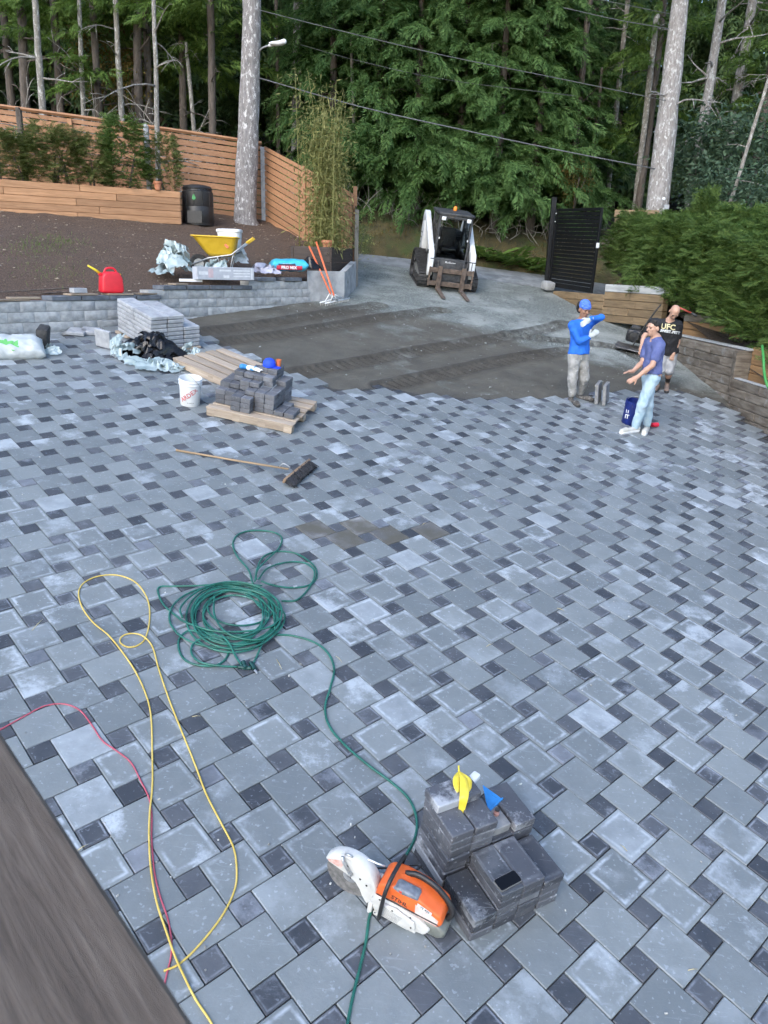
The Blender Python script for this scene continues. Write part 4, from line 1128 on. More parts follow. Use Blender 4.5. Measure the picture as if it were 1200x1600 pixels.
scatter_stones('bark_chips', 'pale chips and fallen leaves on the mulch slope', 'chips', P, .022, pm('pale chip', (.12, .09, .06), (.42, .36, .28), 30, .9, bmp=.2, rnd=.4, kind='World'), 4, .35)

# ================================================================== OBJECTS
def bev(mb, wdt, seg=2, ang=30):
    bm = bmesh.new(); V = np.concatenate(mb.v)
    vs = [bm.verts.new(v) for v in V]
    for f in mb.f:
        try: bm.faces.new([vs[i] for i in f])
        except ValueError: pass
    bm.normal_update(); bmesh.ops.recalc_face_normals(bm, faces=bm.faces)
    es = [e for e in bm.edges if len(e.link_faces) == 2 and e.calc_face_angle(0) > R_(ang)]
    bmesh.ops.bevel(bm, geom=es, offset=wdt, segments=seg, affect='EDGES', profile=.5, clamp_overlap=True)
    bm.verts.ensure_lookup_table(); bm.verts.index_update()
    o = MB(); o.add([v.co[:] for v in bm.verts], [tuple(v.index for v in f.verts) for f in bm.faces]); bm.free(); return o
XZ = Matrix(((1, 0, 0, 0), (0, 0, -1, 0), (0, 1, 0, 0), (0, 0, 0, 1)))     # (x,y)->(x,z), extrude along -y
def xz(poly, y0, y1):
    m = MB(); m.prism(poly, y1 - y0, XZ, -y1); return m
def lettering(txt, size, mat, parent, M, name='lettering', bold=.0, fn=None):
    v, f = text_geo(txt, size, bold)
    A = np.array(M); v = v @ A[:3, :3].T + A[:3, 3]
    if fn: v = np.array([fn(p) for p in v])
    b = MB(); b.add(v, f); return b.build(name, mat, parent, smooth=None)
M_black = pm('black plastic', (.012, .012, .013), (.022, .022, .024), 20, .45, bmp=.1, dirt=(.12, .12, .12), dirt_s=14, dirt_t=.66)
M_rubber = pm('dusty black rubber', (.02, .02, .021), (.05, .05, .05), 14, .8, bmp=.3)
M_steel = pm('bare steel', (.32, .33, .34), (.5, .51, .52), 16, .4, .7, .15)
M_whiteP = pm('white plastic', (.62, .64, .65), (.74, .76, .77), 6, .45, bmp=.05, dirt=(.45, .45, .43), dirt_s=6, dirt_t=.66)

# ---- deck hand rail close to the camera
zr = CAM[2] - .55
ra, rb_ = hz(0, 1140, zr), hz(305, 1600, zr); rd = (rb_ - ra) / np.linalg.norm(rb_ - ra); rn = np.array([rd[1], -rd[0], 0]); rn = rn if rn @ np.array([-1, -1, 0]) > 0 else -rn
m, t, b_ = mat0('brown deck rail'); co = coords(t, 'Object', (1.2, 26, 26))
nf = tex(t, co, 5, 9, .7, .5); nb = tex(t, coords(t, 'Object', (1, 3, 3)), 4, 5)
c = ramp(t, maths(t, 'ADD', maths(t, 'MULTIPLY', nf, .75), maths(t, 'MULTIPLY', nb, .25)), [(.34, (.042, .030, .021)), (.5, (.098, .074, .055)), (.66, (.160, .126, .098))])
t.links.new(c, b_.inputs['Base Color']); b_.inputs['Roughness'].default_value = .75; bump(t, b_, nf, .5, .004); M_rail = m
RF = frame(ra + rd * .35 + rn * .07 - [0, 0, .019], rd, UPZ)
rr_ = thing('deck_rail', 'brown wooden deck hand rail close in the lower left corner', 'rail', RF)
MB().box((0, 0, 0), (3.0, .14, .038), b=.005).build('rail_board', M_rail, rr_)
MB().box((0, 0, -.066), (3.0, .038, .09), b=.004).build('under_rail', M_rail, rr_)
for k in (-2, -1, 0, 1): MB().box((.6 * k - .05, 0, -.612), (.036, .036, 1.0), b=.003).build('baluster', M_rail, rr_)

# ---- near stack of dark pavers
M_stk = paver_mat('dark stacked paver', (.045, .048, .058), (.095, .10, .116), (.48, .50, .53), 1.3, rough=.5)
M_wetstk = paver_mat('wet stacked paver', (.035, .038, .045), (.075, .08, .09), (.4, .42, .45), .5, rough=.18)
M_cut = pm('pale cut paver face', (.16, .165, .17), (.26, .265, .27), 14, .85, bmp=.4, bscale=80, rnd=.12)
SF = frame(np.array([.527, 3.291, plz(.527, 3.291)]), (math.cos(R_(30)), math.sin(R_(30)), 0))
PH = .060
pv_me = MB().box((0, 0, PH / 2), (.296, .148, PH - .003), b=.005).mesh('paver', M_stk)
ph_me = MB().box((0, 0, PH / 2), (.148, .148, PH - .003), b=.005).mesh('paver', M_stk)
pw_me = MB().box((0, 0, PH / 2), (.296, .148, PH - .003), b=.005).mesh('paver', M_wetstk)
def paver_at(me, x, y, lay, rot=90, lab=None, h=None, F=SF, ph=PH, grp='dark pavers stacked beside the saw', jit=.006, nm='stacked_paver'):
    M = F @ T3(x + random.gauss(0, jit * .5), y + random.gauss(0, jit * .5), (ph * lay if h is None else h) + .002) @ RZ(R_(rot) + random.gauss(0, .012 if jit > .005 else .004))
    o = new(nm, me); o.matrix_world = M; MW[o.name] = M
    return tag(o, lab or 'dark rectangular paver inside the near stack beside the saw', 'paver', grp)
rows = [(0, 3, 8, 'dark wet-looking paver on top of the lowest pile next to the saw'), (1, 5, 8, None), (2, 5, 6, 'dry scuffed paver topping the middle front pile'), (3, 4, 6, 'stained paver topping the rightmost front pile')]
for c_, nf, nb_, lab in rows:
    x = .076 + .153 * c_
    for L in range(nf):
        top = L == nf - 1
        paver_at(pw_me if top and c_ < 2 else pv_me, x, .15, L, 90, (lab if lab else 'paver with a black smartphone lying at its front end') if top else None)
    for L in range(nb_):
        if c_ == 2 and L == nb_ - 1: continue
        top = L == nb_ - 1
        paver_at(pv_me, x, .455, L, 90, {0: 'dark paver just below the crosswise top one', 1: 'paver with white streaks behind the banana peel tip', 3: 'large pale bluish paver at the back right of the near stack'}.get(c_) if top else None)
paver_at(pv_me, .14, .545, 8, 0, 'topmost paver lying crosswise under the banana peel')
o = MB().box((0, 0, .03), (.12, .14, .058), b=.004).build('cut_paver', M_cut, None, M=SF @ T3(.385, .40, PH * 5 + .003)); tag(o, 'pale cut paver with a small pink cap on it', 'paver')
# phone lying on the end of a front paver
ph_ = thing('phone', 'black smartphone lying face up on the front end of a stacked paver', 'phone', SF @ T3(.232, .062, PH * 5 + .003) @ RZ(.06))
m_, t_, b_ = mat0('phone glass'); b_.inputs['Base Color'].default_value = (.004, .004, .005, 1); b_.inputs['Roughness'].default_value = .06; b_.inputs['Specular IOR Level'].default_value = .25
bump(t_, b_, tex(t_, coords(t_, 'Object'), 30), .01, .001)
rr2 = lambda L, W_, r: [(sx * (L / 2 - r) + r * math.cos(a), sy * (W_ / 2 - r) + r * math.sin(a)) for sx, sy, a0 in ((1, 1, 0), (-1, 1, 90), (-1, -1, 180), (1, -1, 270)) for a in [R_(a0 + q) for q in (0, 22, 45, 68, 90)]]
MB().prism(rr2(.152, .076, .012), .008).build('case', pm('phone case', (.10, .10, .095), (.16, .16, .15), 10, .5, bmp=0), ph_, smooth=30)
MB().prism(rr2(.146, .070, .010), .0012, None, .0078).build('screen', m_, ph_, smooth=None)

# banana peel
M_ban = pm('banana yellow', (.62, .47, .03), (.72, .58, .06), 12, .5, bmp=.1, dirt=(.22, .15, .03), dirt_s=16, dirt_t=.66)
M_banin = pm('banana inner', (.62, .56, .36), (.72, .66, .46), 10, .6, bmp=.1)
ZT = PH * 9 + .004
bp = thing('banana_peel', 'yellow banana peel draped over the topmost paver', 'banana peel', SF @ T3(.20, .535, ZT) @ RZ(R_(-30)))
for k, (w0, pts) in enumerate([(.026, [(-.015, .10, .012), (0, .05, .03), (.005, 0, .028), (.004, -.05, .018), (.0, -.085, .0), (.0, -.10, -.06), (.012, -.115, -.11)]), (.024, [(-.02, .10, .012), (-.032, .05, .02), (-.034, 0, .014), (-.03, -.045, .006)]), (.02, [(-.012, .10, .012), (.03, .06, .018), (.034, .01, .012), (.03, -.03, .006)])]):
    P = crom(pts, 6); n_ = len(P); g_ = np.zeros((n_, 5, 3))
    for i in range(n_):
        w_ = w0 * math.sin(math.pi * min(1, (i + 1.2) / n_ * .97)) ** .6
        for j in range(5):
            s = (j - 2) / 2; g_[i, j] = P[i] + np.array([s * w_, 0, .010 - .012 * abs(s) ** 1.5 + (0 if i < n_ - 7 or k else 0)])
    m = MB().grid(g_); m.build('peel_strip', M_ban, bp, False, 180)
    MB().grid(g_ * 1 + [0, 0, -.002]).build('peel_inside', M_banin, bp, False, 180)
MB().tube([(-.015, .10, .012), (-.018, .125, .018), (-.018, .14, .026)], [.007, .005, .006], 8).build('stem', M_ban, bp, False, 180)
# blue speed square and a cap
M_blueP = plain('bright blue plastic', (.03, .22, .55), .4)
sq = thing('speed_square', 'bright blue triangular speed square lying on the stack', 'square', SF @ T3(.415, .535, PH * 6 - .022) @ RZ(.35) @ Matrix.Scale(.82, 4))
MB().add([(-.09, -.075, .03), (.085, -.075, .03), (.085, .095, .03), (-.03, -.045, .03), (.062, -.045, .03), (.062, .045, .03), (-.09, -.075, .024), (.085, -.075, .024), (.085, .095, .024)], [(0, 1, 4, 3), (1, 2, 5, 4), (2, 0, 3, 5), (8, 7, 6), (0, 6, 7, 1), (1, 7, 8, 2), (2, 8, 6, 0)]).build('frame_bar', M_blueP, sq, smooth=None)
MB().add([(-.03, -.045, .0285), (.062, -.045, .0285), (.062, .045, .0285)], [(0, 1, 2)]).build('web', M_blueP, sq, smooth=None)
MB().box((0, -.079, .028), (.18, .010, .026), b=.002).build('fence_bar', M_blueP, sq)
cp = thing('bottle_cap', 'small pink and grey bottle neck on the pale cut paver', 'cap', SF @ T3(.40, .42, PH * 6 + .002))
MB().lathe([(.017, 0), (.018, .016), (.013, .02), (.012, .034)], 16).build('base', plain('dusty pink plastic', (.42, .22, .19), .6), cp)
MB().lathe([(.013, .034), (.015, .036), (.015, .042), (.008, .042)], 16).build('rim', M_rubber, cp)
o = bev(MB().box((0, 0, .02), (.09, .05, .04)), .012, 2).build('white_wad', M_whiteP, None, M=SF @ T3(.33, .60, PH * 8) @ RZ(.4)); tag(o, 'small white crumpled wad behind the top paver', 'wad')

# ---- cut-off saw
SW = yard((640, 1430), (548, 1384)) @ T3(.058, 0, 0) @ Matrix.Scale(.84, 4)
saw = thing('cutoff_saw', 'orange and grey petrol cut-off saw with a large abrasive wheel standing on the pavers', 'saw', SW)
M_orange = pm('saw orange', (.62, .105, .02), (.72, .14, .03), 8, .42, bmp=.05, dirt=(.55, .33, .26), dirt_s=7, dirt_t=.60)
M_sawgrey = pm('pale grey housing', (.46, .46, .44), (.60, .60, .58), 7, .6, bmp=.1, dirt=(.36, .36, .35), dirt_s=9, dirt_t=.58)
M_disc = pm('worn cutting wheel', (.10, .098, .095), (.19, .185, .18), 30, .7, .0, .3, 120)
M_tank = pm('smoky fuel tank', (.10, .11, .10), (.18, .19, .17), 8, .35, bmp=.05)
by0, bz0, bx0 = .055, .178, .36
RXm = Matrix.Rotation(math.pi / 2, 4, 'X')
B0 = T3(bx0, by0, bz0)
whl = MB().lathe([(.016, -.002), (.173, -.002), (.175, 0), (.173, .002), (.016, .002)], 64, B0 @ RXm, cap=False).build('cutting_wheel', M_disc, saw, smooth=30)
MB().lathe([(.0, -.016), (.05, -.014), (.052, -.004), (.052, .014), (.05, .016), (0, .018)], 32, B0 @ RXm).build('flange', M_steel, whl)
MB().lathe([(0, -.03), (.012, -.03), (.013, -.016)], 6, B0 @ RXm).build('arbor_bolt', M_steel, whl)
# guard: half drum with a closed outer face
ga = np.linspace(R_(30), R_(214), 34); go = [(bx0 + .198 * math.cos(a), bz0 + .198 * math.sin(a)) for a in ga]
gi = [(bx0 - .150, bz0 - .135), (bx0 - .112, bz0 - .085), (bx0 - .085, bz0 - .03), (bx0 - .05, bz0 + .012), (bx0 + .0, bz0 + .04), (bx0 + .08, bz0 + .062), (bx0 + .15, bz0 + .082)]
gp = go + gi
gm = xz(gp, .088, .094); gm.v.append(xz(gp, .014, .019).v[0]); gm.f += [tuple(i + gm.n for i in f) for f in xz(gp, .014, .019).f]; gm.n += len(gm.v[-1])
gd = gm.build('wheel_guard', M_sawgrey, saw, smooth=25)
rim = np.array([[(bx0 + r * math.cos(a), y, bz0 + r * math.sin(a)) for (r, y) in ((.199, .012), (.204, .02), (.205, .053), (.204, .088), (.197, .097))] for a in ga])
MB().grid(rim[::-1]).build('guard_rim', M_sawgrey, gd, smooth=50)
xz([(bx0 + .04, bz0 + .16), (bx0 + .165, bz0 + .10), (bx0 + .145, bz0 + .088), (bx0 + .06, bz0 + .075)], .0945, .0965).build('worn_red_tip', pm('worn red paint', (.50, .24, .20), (.60, .45, .41), 20, .7, bmp=.1), gd, smooth=None)
MB().tube([(bx0 + .06, .11, bz0 + .205), (bx0 + .045, .118, bz0 + .17), (bx0 - .01, .115, bz0 + .09), (bx0 - .02, .108, bz0 + .075)], [.009, .010, .009, .012], 8).build('guard_lever', M_steel, gd, smooth=180)
MB().tube([(bx0 + .05, .08, bz0 + .20), (bx0 + .03, .085, bz0 + .215), (bx0 + .0, .08, bz0 + .205)], .008, 8).build('hose_nozzle', M_steel, gd, smooth=180)
MB().tube([(bx0 - .09, .04, bz0 + .2), (bx0 - .16, .03, bz0 + .19), (bx0 - .2, .0, bz0 + .16)], .006, 8).build('water_hose', M_whiteP, saw, smooth=180)
bev(xz([(.38, .15), (.38, .205), (.10, .24), (.04, .13), (.10, .09)], -.03, .012), .012).build('cutting_arm', M_sawgrey, saw, smooth=50)
bev(xz([(.15, .035), (.185, .12), (.16, .19), (.02, .185), (-.16, .15), (-.24, .10), (-.21, .035), (-.08, .02)], -.115, .115), .018, 3).build('crankcase', M_sawgrey, saw, smooth=50)
ob = bev(xz([(.165, .165), (.155, .275), (.12, .315), (.03, .335), (-.13, .32), (-.28, .255), (-.305, .19), (-.28, .15), (-.14, .165), (.02, .195)], -.095, .108), .022, 3).build('top_shroud', M_orange, saw, smooth=50)
bev(xz([(-.17, .035), (-.15, .14), (-.27, .15), (-.335, .12), (-.335, .06), (-.29, .03)], -.095, .095), .03, 3).build('fuel_tank', M_tank, saw, smooth=60)
sc_ = bev(xz([(.12, .05), (.10, .165), (.0, .175), (-.135, .13), (-.15, .07), (-.10, .035)], .112, .135), .012, 2).build('starter_cover', M_sawgrey, saw, smooth=50)
for i in range(7): xz([(.085, .150 - i * .0125), (.085, .1475 - i * .0125), (-.05 + i * .004, .122 - i * .0105), (-.05 + i * .004, .1245 - i * .0105)], .1352, .1362).build('vent_slit', pm('slit grey', (.16, .16, .16), (.22, .22, .22), 9, .8, bmp=0), sc_, smooth=None)
for x_, y_ in ((.12, .10), (-.12, .09), (.12, -.09), (-.12, -.09)): bev(MB().box((x_, y_, .014), (.06, .03, .03)), .008).build('foot', M_sawgrey if y_ > 0 else M_rubber, saw)
bev(MB().box((.175, .10, .05), (.035, .05, .10)), .012).build('front_foot', M_sawgrey, saw)
hb = crom([(.10, .125, .025), (.092, .158, .06), (.088, .165, .18), (.085, .15, .31), (.08, .09, .375), (.075, -.02, .385), (.07, -.11, .365), (.08, -.14, .28), (.09, -.13, .12)], 6)
MB().tube(hb, .0135, 10).build('front_handle', M_black, saw, smooth=180)
MB().tube(crom([(.02, -.03, .325), (-.06, -.035, .352), (-.18, -.03, .335), (-.28, -.02, .275), (-.33, -.01, .20), (-.31, 0, .14)], 6), [.017] * 31, 10, squash=1.3).build('rear_handle', M_black, saw, smooth=180)
bev(xz([(.06, .318), (.03, .345), (-.11, .34), (-.125, .31), (.0, .30)], .03, .112), .012).build('filter_cover', pm('grey control panel', (.10, .115, .14), (.2, .22, .25), 30, .5, bmp=.1), saw, smooth=50)
bev(MB().box((.0, .113, .325), (.02, .006, .016)), .002).build('red_switch', plain('red switch', (.5, .06, .04)), saw)
lm = T3(-.005, .1088, .232) @ Matrix.Rotation(R_(180), 4, 'Z') @ RXm @ RZ(R_(-8))
lettering('STIHL', .046, pm('printed black', (.015, .015, .015), (.02, .02, .02), 9, .5, bmp=0), ob, lm, bold=.0012)
xz([(-.12, .185), (-.11, .275), (-.23, .245), (-.275, .225), (-.27, .175), (-.2, .172)], .1082, .1092).build('worn_sticker', pm('scuffed sticker', (.55, .30, .24), (.66, .56, .54), 14, .7, bmp=.2), ob, smooth=None)
xz([(-.125, .27), (-.122, .295), (-.225, .268), (-.222, .246)], .1082, .110).build('white_label', M_whiteP, ob, smooth=None)
lettering('TS 420', .024, M_black, ob, T3(-.175, .1106, .268) @ Matrix.Rotation(R_(180), 4, 'Z') @ RXm @ RZ(R_(-14)), bold=.0008)

for x_, y_, z_ in ((.12, .1165, .17), (-.10, .1165, .145), (.13, .1365, .06), (-.12, .1365, .085), (.02, .1365, .155)):
    MB().tube([(x_, y_, z_), (x_, y_ + .003, z_)], .006, 8).build('screw', M_rubber, saw)
for x_, z_ in ((bx0 - .08, bz0 + .06), (bx0 - .13, bz0 + .03), (bx0 + .02, bz0 + .12)): MB().tube([(x_, .094, z_), (x_, .098, z_)], .007, 8).build('guard_screw', M_rubber, gd)
xz([(.155, .195), (.15, .205), (-.27, .195), (-.285, .18)], .1078, .1098).build('shroud_seam', M_rubber, ob, smooth=None)
MB().tube(crom([(-.10, -.09, .33), (-.02, -.14, .30), (.08, -.14, .22), (.2, -.06, .22), (.3, 0, .24)], 6), .006, 6).build('throttle_cable', M_black, saw, smooth=180)

# ---- hoses and cords
def cord(name, label, cat, pts, r, mat, h=None, n=10, nseg=9, closed=False):
    P = crom(pts, nseg); o = MB().tube(P, r, n).build(name, mat, None, smooth=180); tag(o, label, cat); return o
M_hose = pm('green garden hose', (.008, .085, .062), (.02, .14, .105), 10, .4, bmp=.05, dirt=(.16, .26, .25), dirt_s=5, dirt_t=.62)
hr = .0085
def gp_(L, r): return [G(x, y, r + (z if z else 0)) for x, y, *zz in L for z in [zz[0] if zz else 0]]
tail = [(850 - 430 + 8, 992), (455, 993), (490, 1003), (512, 1020), (522, 1045), (516, 1075), (508, 1105), (515, 1135), (540, 1165), (575, 1195), (615, 1225), (640, 1250), (651, 1280), (648, 1310), (632, 1340), (612, 1370), (592, 1400), (578, 1430), (572, 1470), (563, 1510), (553, 1550), (543, 1600), (536, 1640)]
cord('garden_hose', 'long green hose running from the coil past the saw to the bottom edge', 'hose', gp_(tail, hr), hr, M_hose)
coil = thing('hose_coil', 'tangled coil of dark green garden hose lying on the pavers', 'hose', T3(tuple(G(360, 960))))
g = np.random.default_rng(3); P = []
for k in range(11):
    cx, cy = 362 + g.normal(0, 7), 962 + g.normal(0, 5); rx, ry = 50 + 3.0 * k + g.normal(0, 4), 30 + 2.1 * k + g.normal(0, 3); ph = g.uniform(-.2, .2)
    for a in np.linspace(0, 2 * math.pi, 12, endpoint=False): P.append((cx + rx * math.cos(a + ph), cy + ry * math.sin(a + ph), .004 + .012 * g.random() + .030 * math.exp(-((k - 5) / 3.) ** 2) * g.random()))
P += [(430, 985, .03), (428, 992, .0)]
MB().tube(crom(gp_(P, hr), 4), hr, 8).build('coil_turns', M_hose, coil, True, 180)
def hosepart(nm, L): MB().tube(crom(gp_(L, hr), 8), hr, 8).build(nm, M_hose, coil, True, 180)
hosepart('upper_loop', [(395, 912, .03), (388, 890, .02), (370, 868, .01), (364, 848), (374, 834), (396, 829), (425, 831), (440, 840), (436, 856, .01), (420, 872, .03), (403, 890, .04), (398, 908, .05)])
hosepart('side_loop', [(400, 905, .05), (402, 888, .04), (412, 870, .02), (432, 862), (460, 864), (482, 876), (494, 890), (493, 906), (478, 916), (450, 918, .01), (425, 914, .03), (408, 908, .05)])
hosepart('inner_loop', [(404, 905, .05), (418, 888, .02), (445, 879, .01), (474, 879, .01), (490, 890, .03), (490, 905, .02), (478, 925, .005), (462, 938), (440, 939, .01)])
hosepart('left_loop', [(410, 915, .04), (360, 912, .03), (310, 915, .02), (270, 916), (250, 917), (247, 926), (256, 945), (275, 962), (290, 972, .02), (330, 985, .04), (375, 987, .045), (420, 980, .04), (440, 965, .04)])
hosepart('grey_loop', [(285, 965, .05), (282, 950, .05), (300, 930, .06), (330, 914, .06), (370, 909, .06), (410, 920, .06), (438, 945, .05), (436, 975, .05), (410, 998, .04), (375, 997, .04), (350, 985, .05), (335, 960, .06), (335, 930, .06)])
hosepart('lower_loop', [(330, 1000, .03), (300, 985, .02), (282, 995), (279, 1012), (288, 1030), (308, 1039), (335, 1040), (352, 1030), (358, 1012), (345, 1000, .02), (322, 996, .03), (303, 1005, .01), (299, 1020, .01), (312, 1034, .01), (340, 1040, .012), (372, 1042, .0)])
hosepart('end_piece', [(345, 992, .05), (358, 1005, .04), (368, 1025, .01), (378, 1040, .0)])
hosepart('nozzle_lead', [(412, 1000, .03), (407, 1012, .02), (400, 1028, .005), (396, 1036, .0)])
M_dkgreen = plain('dark green fitting', (.01, .05, .045), .4)
def stub(nm, a, b_, r, mt, h=.012): MB().tube([G(*a, h), G(*b_, h)], [r, r * .9], 12).build(nm, mt, coil, True, 40)
stub('coupling', (372, 1042), (392, 1044), .016, M_dkgreen); stub('valve', (392, 1036), (398, 1046), .019, M_dkgreen); stub('brass_tip', (398, 1047), (402, 1052), .009, M_steel); stub('valve_knob', (380, 1034), (384, 1044), .017, M_dkgreen, .02); stub('metal_ferrule', (458, 917), (464, 916), .0105, M_steel, .02); stub('grey_ferrule', (283, 962), (288, 956), .0105, M_steel, .045)
M_yel = pm('yellow hose', (.50, .36, .07), (.62, .46, .12), 10, .45, bmp=.05)
yp = [(256, 1517), (280, 1506), (310, 1478), (345, 1434), (365, 1395), (370, 1365), (365, 1325), (345, 1285), (322, 1240), (305, 1195), (285, 1145), (265, 1095), (248, 1045), (238, 1010), (222, 993, .012), (203, 990, .012), (190, 995, .008), (188, 1004, .004), (200, 1011), (216, 1008), (228, 995), (234, 965), (230, 935), (212, 910), (185, 899), (155, 900), (132, 910), (123, 925), (128, 948), (145, 972), (170, 993, .012), (192, 1020, .0), (212, 1050), (228, 1085), (236, 1120), (238, 1180), (238, 1230), (234, 1270, .010), (233, 1310, .012), (236, 1360, .012), (245, 1410, .012), (258, 1450, .012), (272, 1490, .012), (285, 1520, .014), (305, 1560), (330, 1598), (350, 1640)]
cord('yellow_hose', 'thin yellow air hose looping over the left pavers', 'hose', gp_(yp, .0058), .0058, M_yel)
M_red = pm('faded red cord', (.34, .06, .09), (.44, .09, .13), 10, .5, bmp=.05)
rp = [(-40, 1160), (0, 1140), (40, 1118), (70, 1103), (100, 1100), (125, 1110), (145, 1135), (160, 1157), (185, 1175), (205, 1192), (220, 1220), (232, 1245), (237, 1270), (237, 1310), (241, 1360), (250, 1400), (262, 1435), (268, 1470), (267, 1495), (260, 1525), (252, 1560)]
cord('red_cord', 'thin faded red cord running in from the left edge beside the yellow hose', 'cord', gp_(rp, .005), .005, M_red)
M_ghose = plain('bright green hose', (.05, .25, .06), .4)
cord('green_hose', 'bright green hose hanging over the timber wall at the right edge', 'hose', [at(1191, 540, 13.2), at(1193, 560, 12.9), at(1194, 580, 12.75), at(1197, 596, 12.6), at(1203, 607, 12.5), at(1220, 610, 12.4)], .022, M_ghose)

# ---- push broom
bf = yard((450, 742), (275, 705))
br = thing('push_broom', 'push broom with a long wooden handle lying on the pavers', 'broom', bf)
hl = np.linalg.norm(G(275, 705) - G(450, 742))
MB().tube([(.0, 0, .075), (hl * .5, 0, .04), (hl, 0, .015)], .0125, 10).build('handle', wood('broom handle wood', (.22, .15, .085), (.36, .26, .16), 0, .05), br, False, 180)
bh = np.array(bf.inverted()) @ np.array([*G(487, 730), 1]); b0 = np.array(bf.inverted()) @ np.array([*G(448, 762), 1]); bm_ = (bh + b0)[:3] / 2; dd = (bh - b0)[:3]
HF = frame(bm_ + np.array([0, 0, .0]), dd, (0, 0, 1))
BW = np.linalg.norm(dd)
bev(MB().box((0, 0, .085), (BW, .065, .03)), .008).build('head_block', wood('broom head wood', (.20, .13, .08), (.32, .22, .14), 0, .05), br).matrix_world = bf @ HF @ T3(0, -.04, .045) @ RX(R_(-72))
bb = MB(); g = np.random.default_rng(8)
for i in range(300):
    x = g.uniform(-BW / 2 + .01, BW / 2 - .01); y = g.uniform(-.03, .03); bb.box((x, y + g.normal(0, .006), .022), (.009, .007, .11 + g.normal(0, .008)), RY(g.normal(0, .05)))
o = stuff(bb.build('bristles', pm('dark bristles', (.015, .016, .02), (.04, .042, .05), 30, .8, bmp=.2), br, smooth=None)); o.matrix_world = bf @ HF @ T3(0, -.04, .045) @ RX(R_(-72))
MB().tube(crom([(-.02, 0, .10), (.06, .0, .13), (.11, 0, .085)], 6), .007, 6).build('brace', M_steel, br, False, 180)

# ---- pallets
M_pal = wood('weathered pallet board', (.25, .195, .145), (.43, .36, .285), 0, .16)
def pallet(label, F, L, W_, nd, gapw, clear=True):
    t = thing('pallet', label, 'pallet', F, 'shipping pallets')
    for k in range(3): bev(MB().box((L / 2, .05 + (W_ - .10) * k / 2, .055), (L, .09, .09)), .004, 1).build('stringer', M_pal, t)
    for k in range(4):
        for j in range(2): MB().box((.06 + (L - .12) * k / 3, .05 + (W_ - .1) * (j * .999), .052), (.11, .094, .1), b=.004).build('block', M_pal, t)
    bw = (W_ - gapw * (nd - 1)) / nd
    for k in range(nd): MB().box((L / 2, bw / 2 + k * (bw + gapw), .112), (L + random.uniform(-.02, .02), bw, .022), RZ(random.gauss(0, .004)), b=.003).build('deck_board', M_pal, t)
    return t
PF = yard((322, 649), (456, 679)); PF = PF @ T3(0, 0, 0)
pallet('weathered pallet carrying the stepped pile of small dark pavers', PF, 1.19, 1.02, 6, .045)
p2o = G(396, 610); PF2 = frame(G(270, 571), G(352, 607) - G(270, 571))
L2 = np.linalg.norm(G(352, 607) - G(270, 571)) + .12
pallet('empty weathered pallet behind the white bucket', PF2, max(1.05, L2), 1.0, 5, .05)
M_pstk = paver_mat('blue grey small paver', (.075, .08, .092), (.125, .13, .145), (.3, .32, .35), .4)
cb = MB().box((0, 0, .0325), (.134, .134, .064), b=.006).mesh('small_block', M_pstk)
LH = .0662
H0 = [[0, 0, 3, 3, 0, 0, 0, 0], [3, 3, 3, 4, 4, 4, 1, 1], [4, 4, 5, 5, 4, 4, 1, 1], [4, 6, 6, 6, 6, 4, 1, 0], [4, 6, 6, 7, 7, 5, 0, 0], [3, 5, 6, 7, 7, 5, 0, 0]]
for r_i, row in enumerate(H0):
    for c_i, h_ in enumerate(row):
        for L in range(h_):
            front = r_i == 0 or H0[r_i - 1][c_i] <= L; right = c_i == 7 or row[c_i + 1] <= L; left = c_i == 0 or row[c_i - 1] <= L; topm = L == h_ - 1
            if not (front or right or left or topm): continue
            paver_at(cb, .10 + .138 * c_i, .12 + .138 * r_i, 0, 0, 'small square blue grey paver in the stepped pile on the front pallet', .125 + LH * L, PF, grp='small pavers piled on the front pallet', jit=.0035, nm='small_stacked_paver')
def film_heap(name, label, cat, F, sx, sy, sz, mat, seed, m=9, n=14, size=.55):
    """thin film lying in overlapping loose folds"""
    g = np.random.default_rng(seed); b = MB()
    for q in range(m):
        a = g.uniform(0, 6.28); r = g.random() ** .6 * .62; cx, cy = math.cos(a) * r * sx, math.sin(a) * r * sy; h0 = sz * (1 - r ** 2) * g.uniform(.35, .95)
        rot = g.uniform(0, 6.28); S1, S2 = size * max(sx, sy) * g.uniform(.7, 1.3), size * max(sx, sy) * g.uniform(.5, 1.0); tx, ty = g.normal(0, .35, 2); fr = g.uniform(1.2, 2.6); ph = g.uniform(0, 6.28); fd = g.uniform(0, 6.28); am = g.uniform(.10, .22) * S1
        P = np.zeros((n, n, 3)); cr_, sr_ = math.cos(rot), math.sin(rot)
        for i in range(n):
            for j in range(n):
                u, v = (i / (n - 1) * 2 - 1), (j / (n - 1) * 2 - 1); rag = 1 + .35 * mnoise.noise(Vector((u * 2 + q * 5, v * 2, seed)))
                x0, y0 = u * S1 * rag * .5, v * S2 * rag * .5; d_ = u * math.cos(fd) + v * math.sin(fd)
                z0 = am * math.sin(fr * 3 * d_ + ph + 1.5 * mnoise.noise(Vector((u * 1.5, v * 1.5, q)))) + .5 * am * mnoise.noise(Vector((u * 3.5, v * 3.5, q + seed))) + tx * x0 + ty * y0
                X_, Y_ = cx + x0 * cr_ - y0 * sr_, cy + x0 * sr_ + y0 * cr_; rr = math.hypot(X_ / sx, Y_ / sy)
                P[i, j] = (X_, Y_, max(.006 + .004 * q, min(h0 + z0, sz * 1.1) * max(.04, 1 - max(0, rr - .35) * 1.15)))
        b.grid(P)
    o = b.build(name, mat, None, smooth=75, M=F); return tag(o, label, cat)
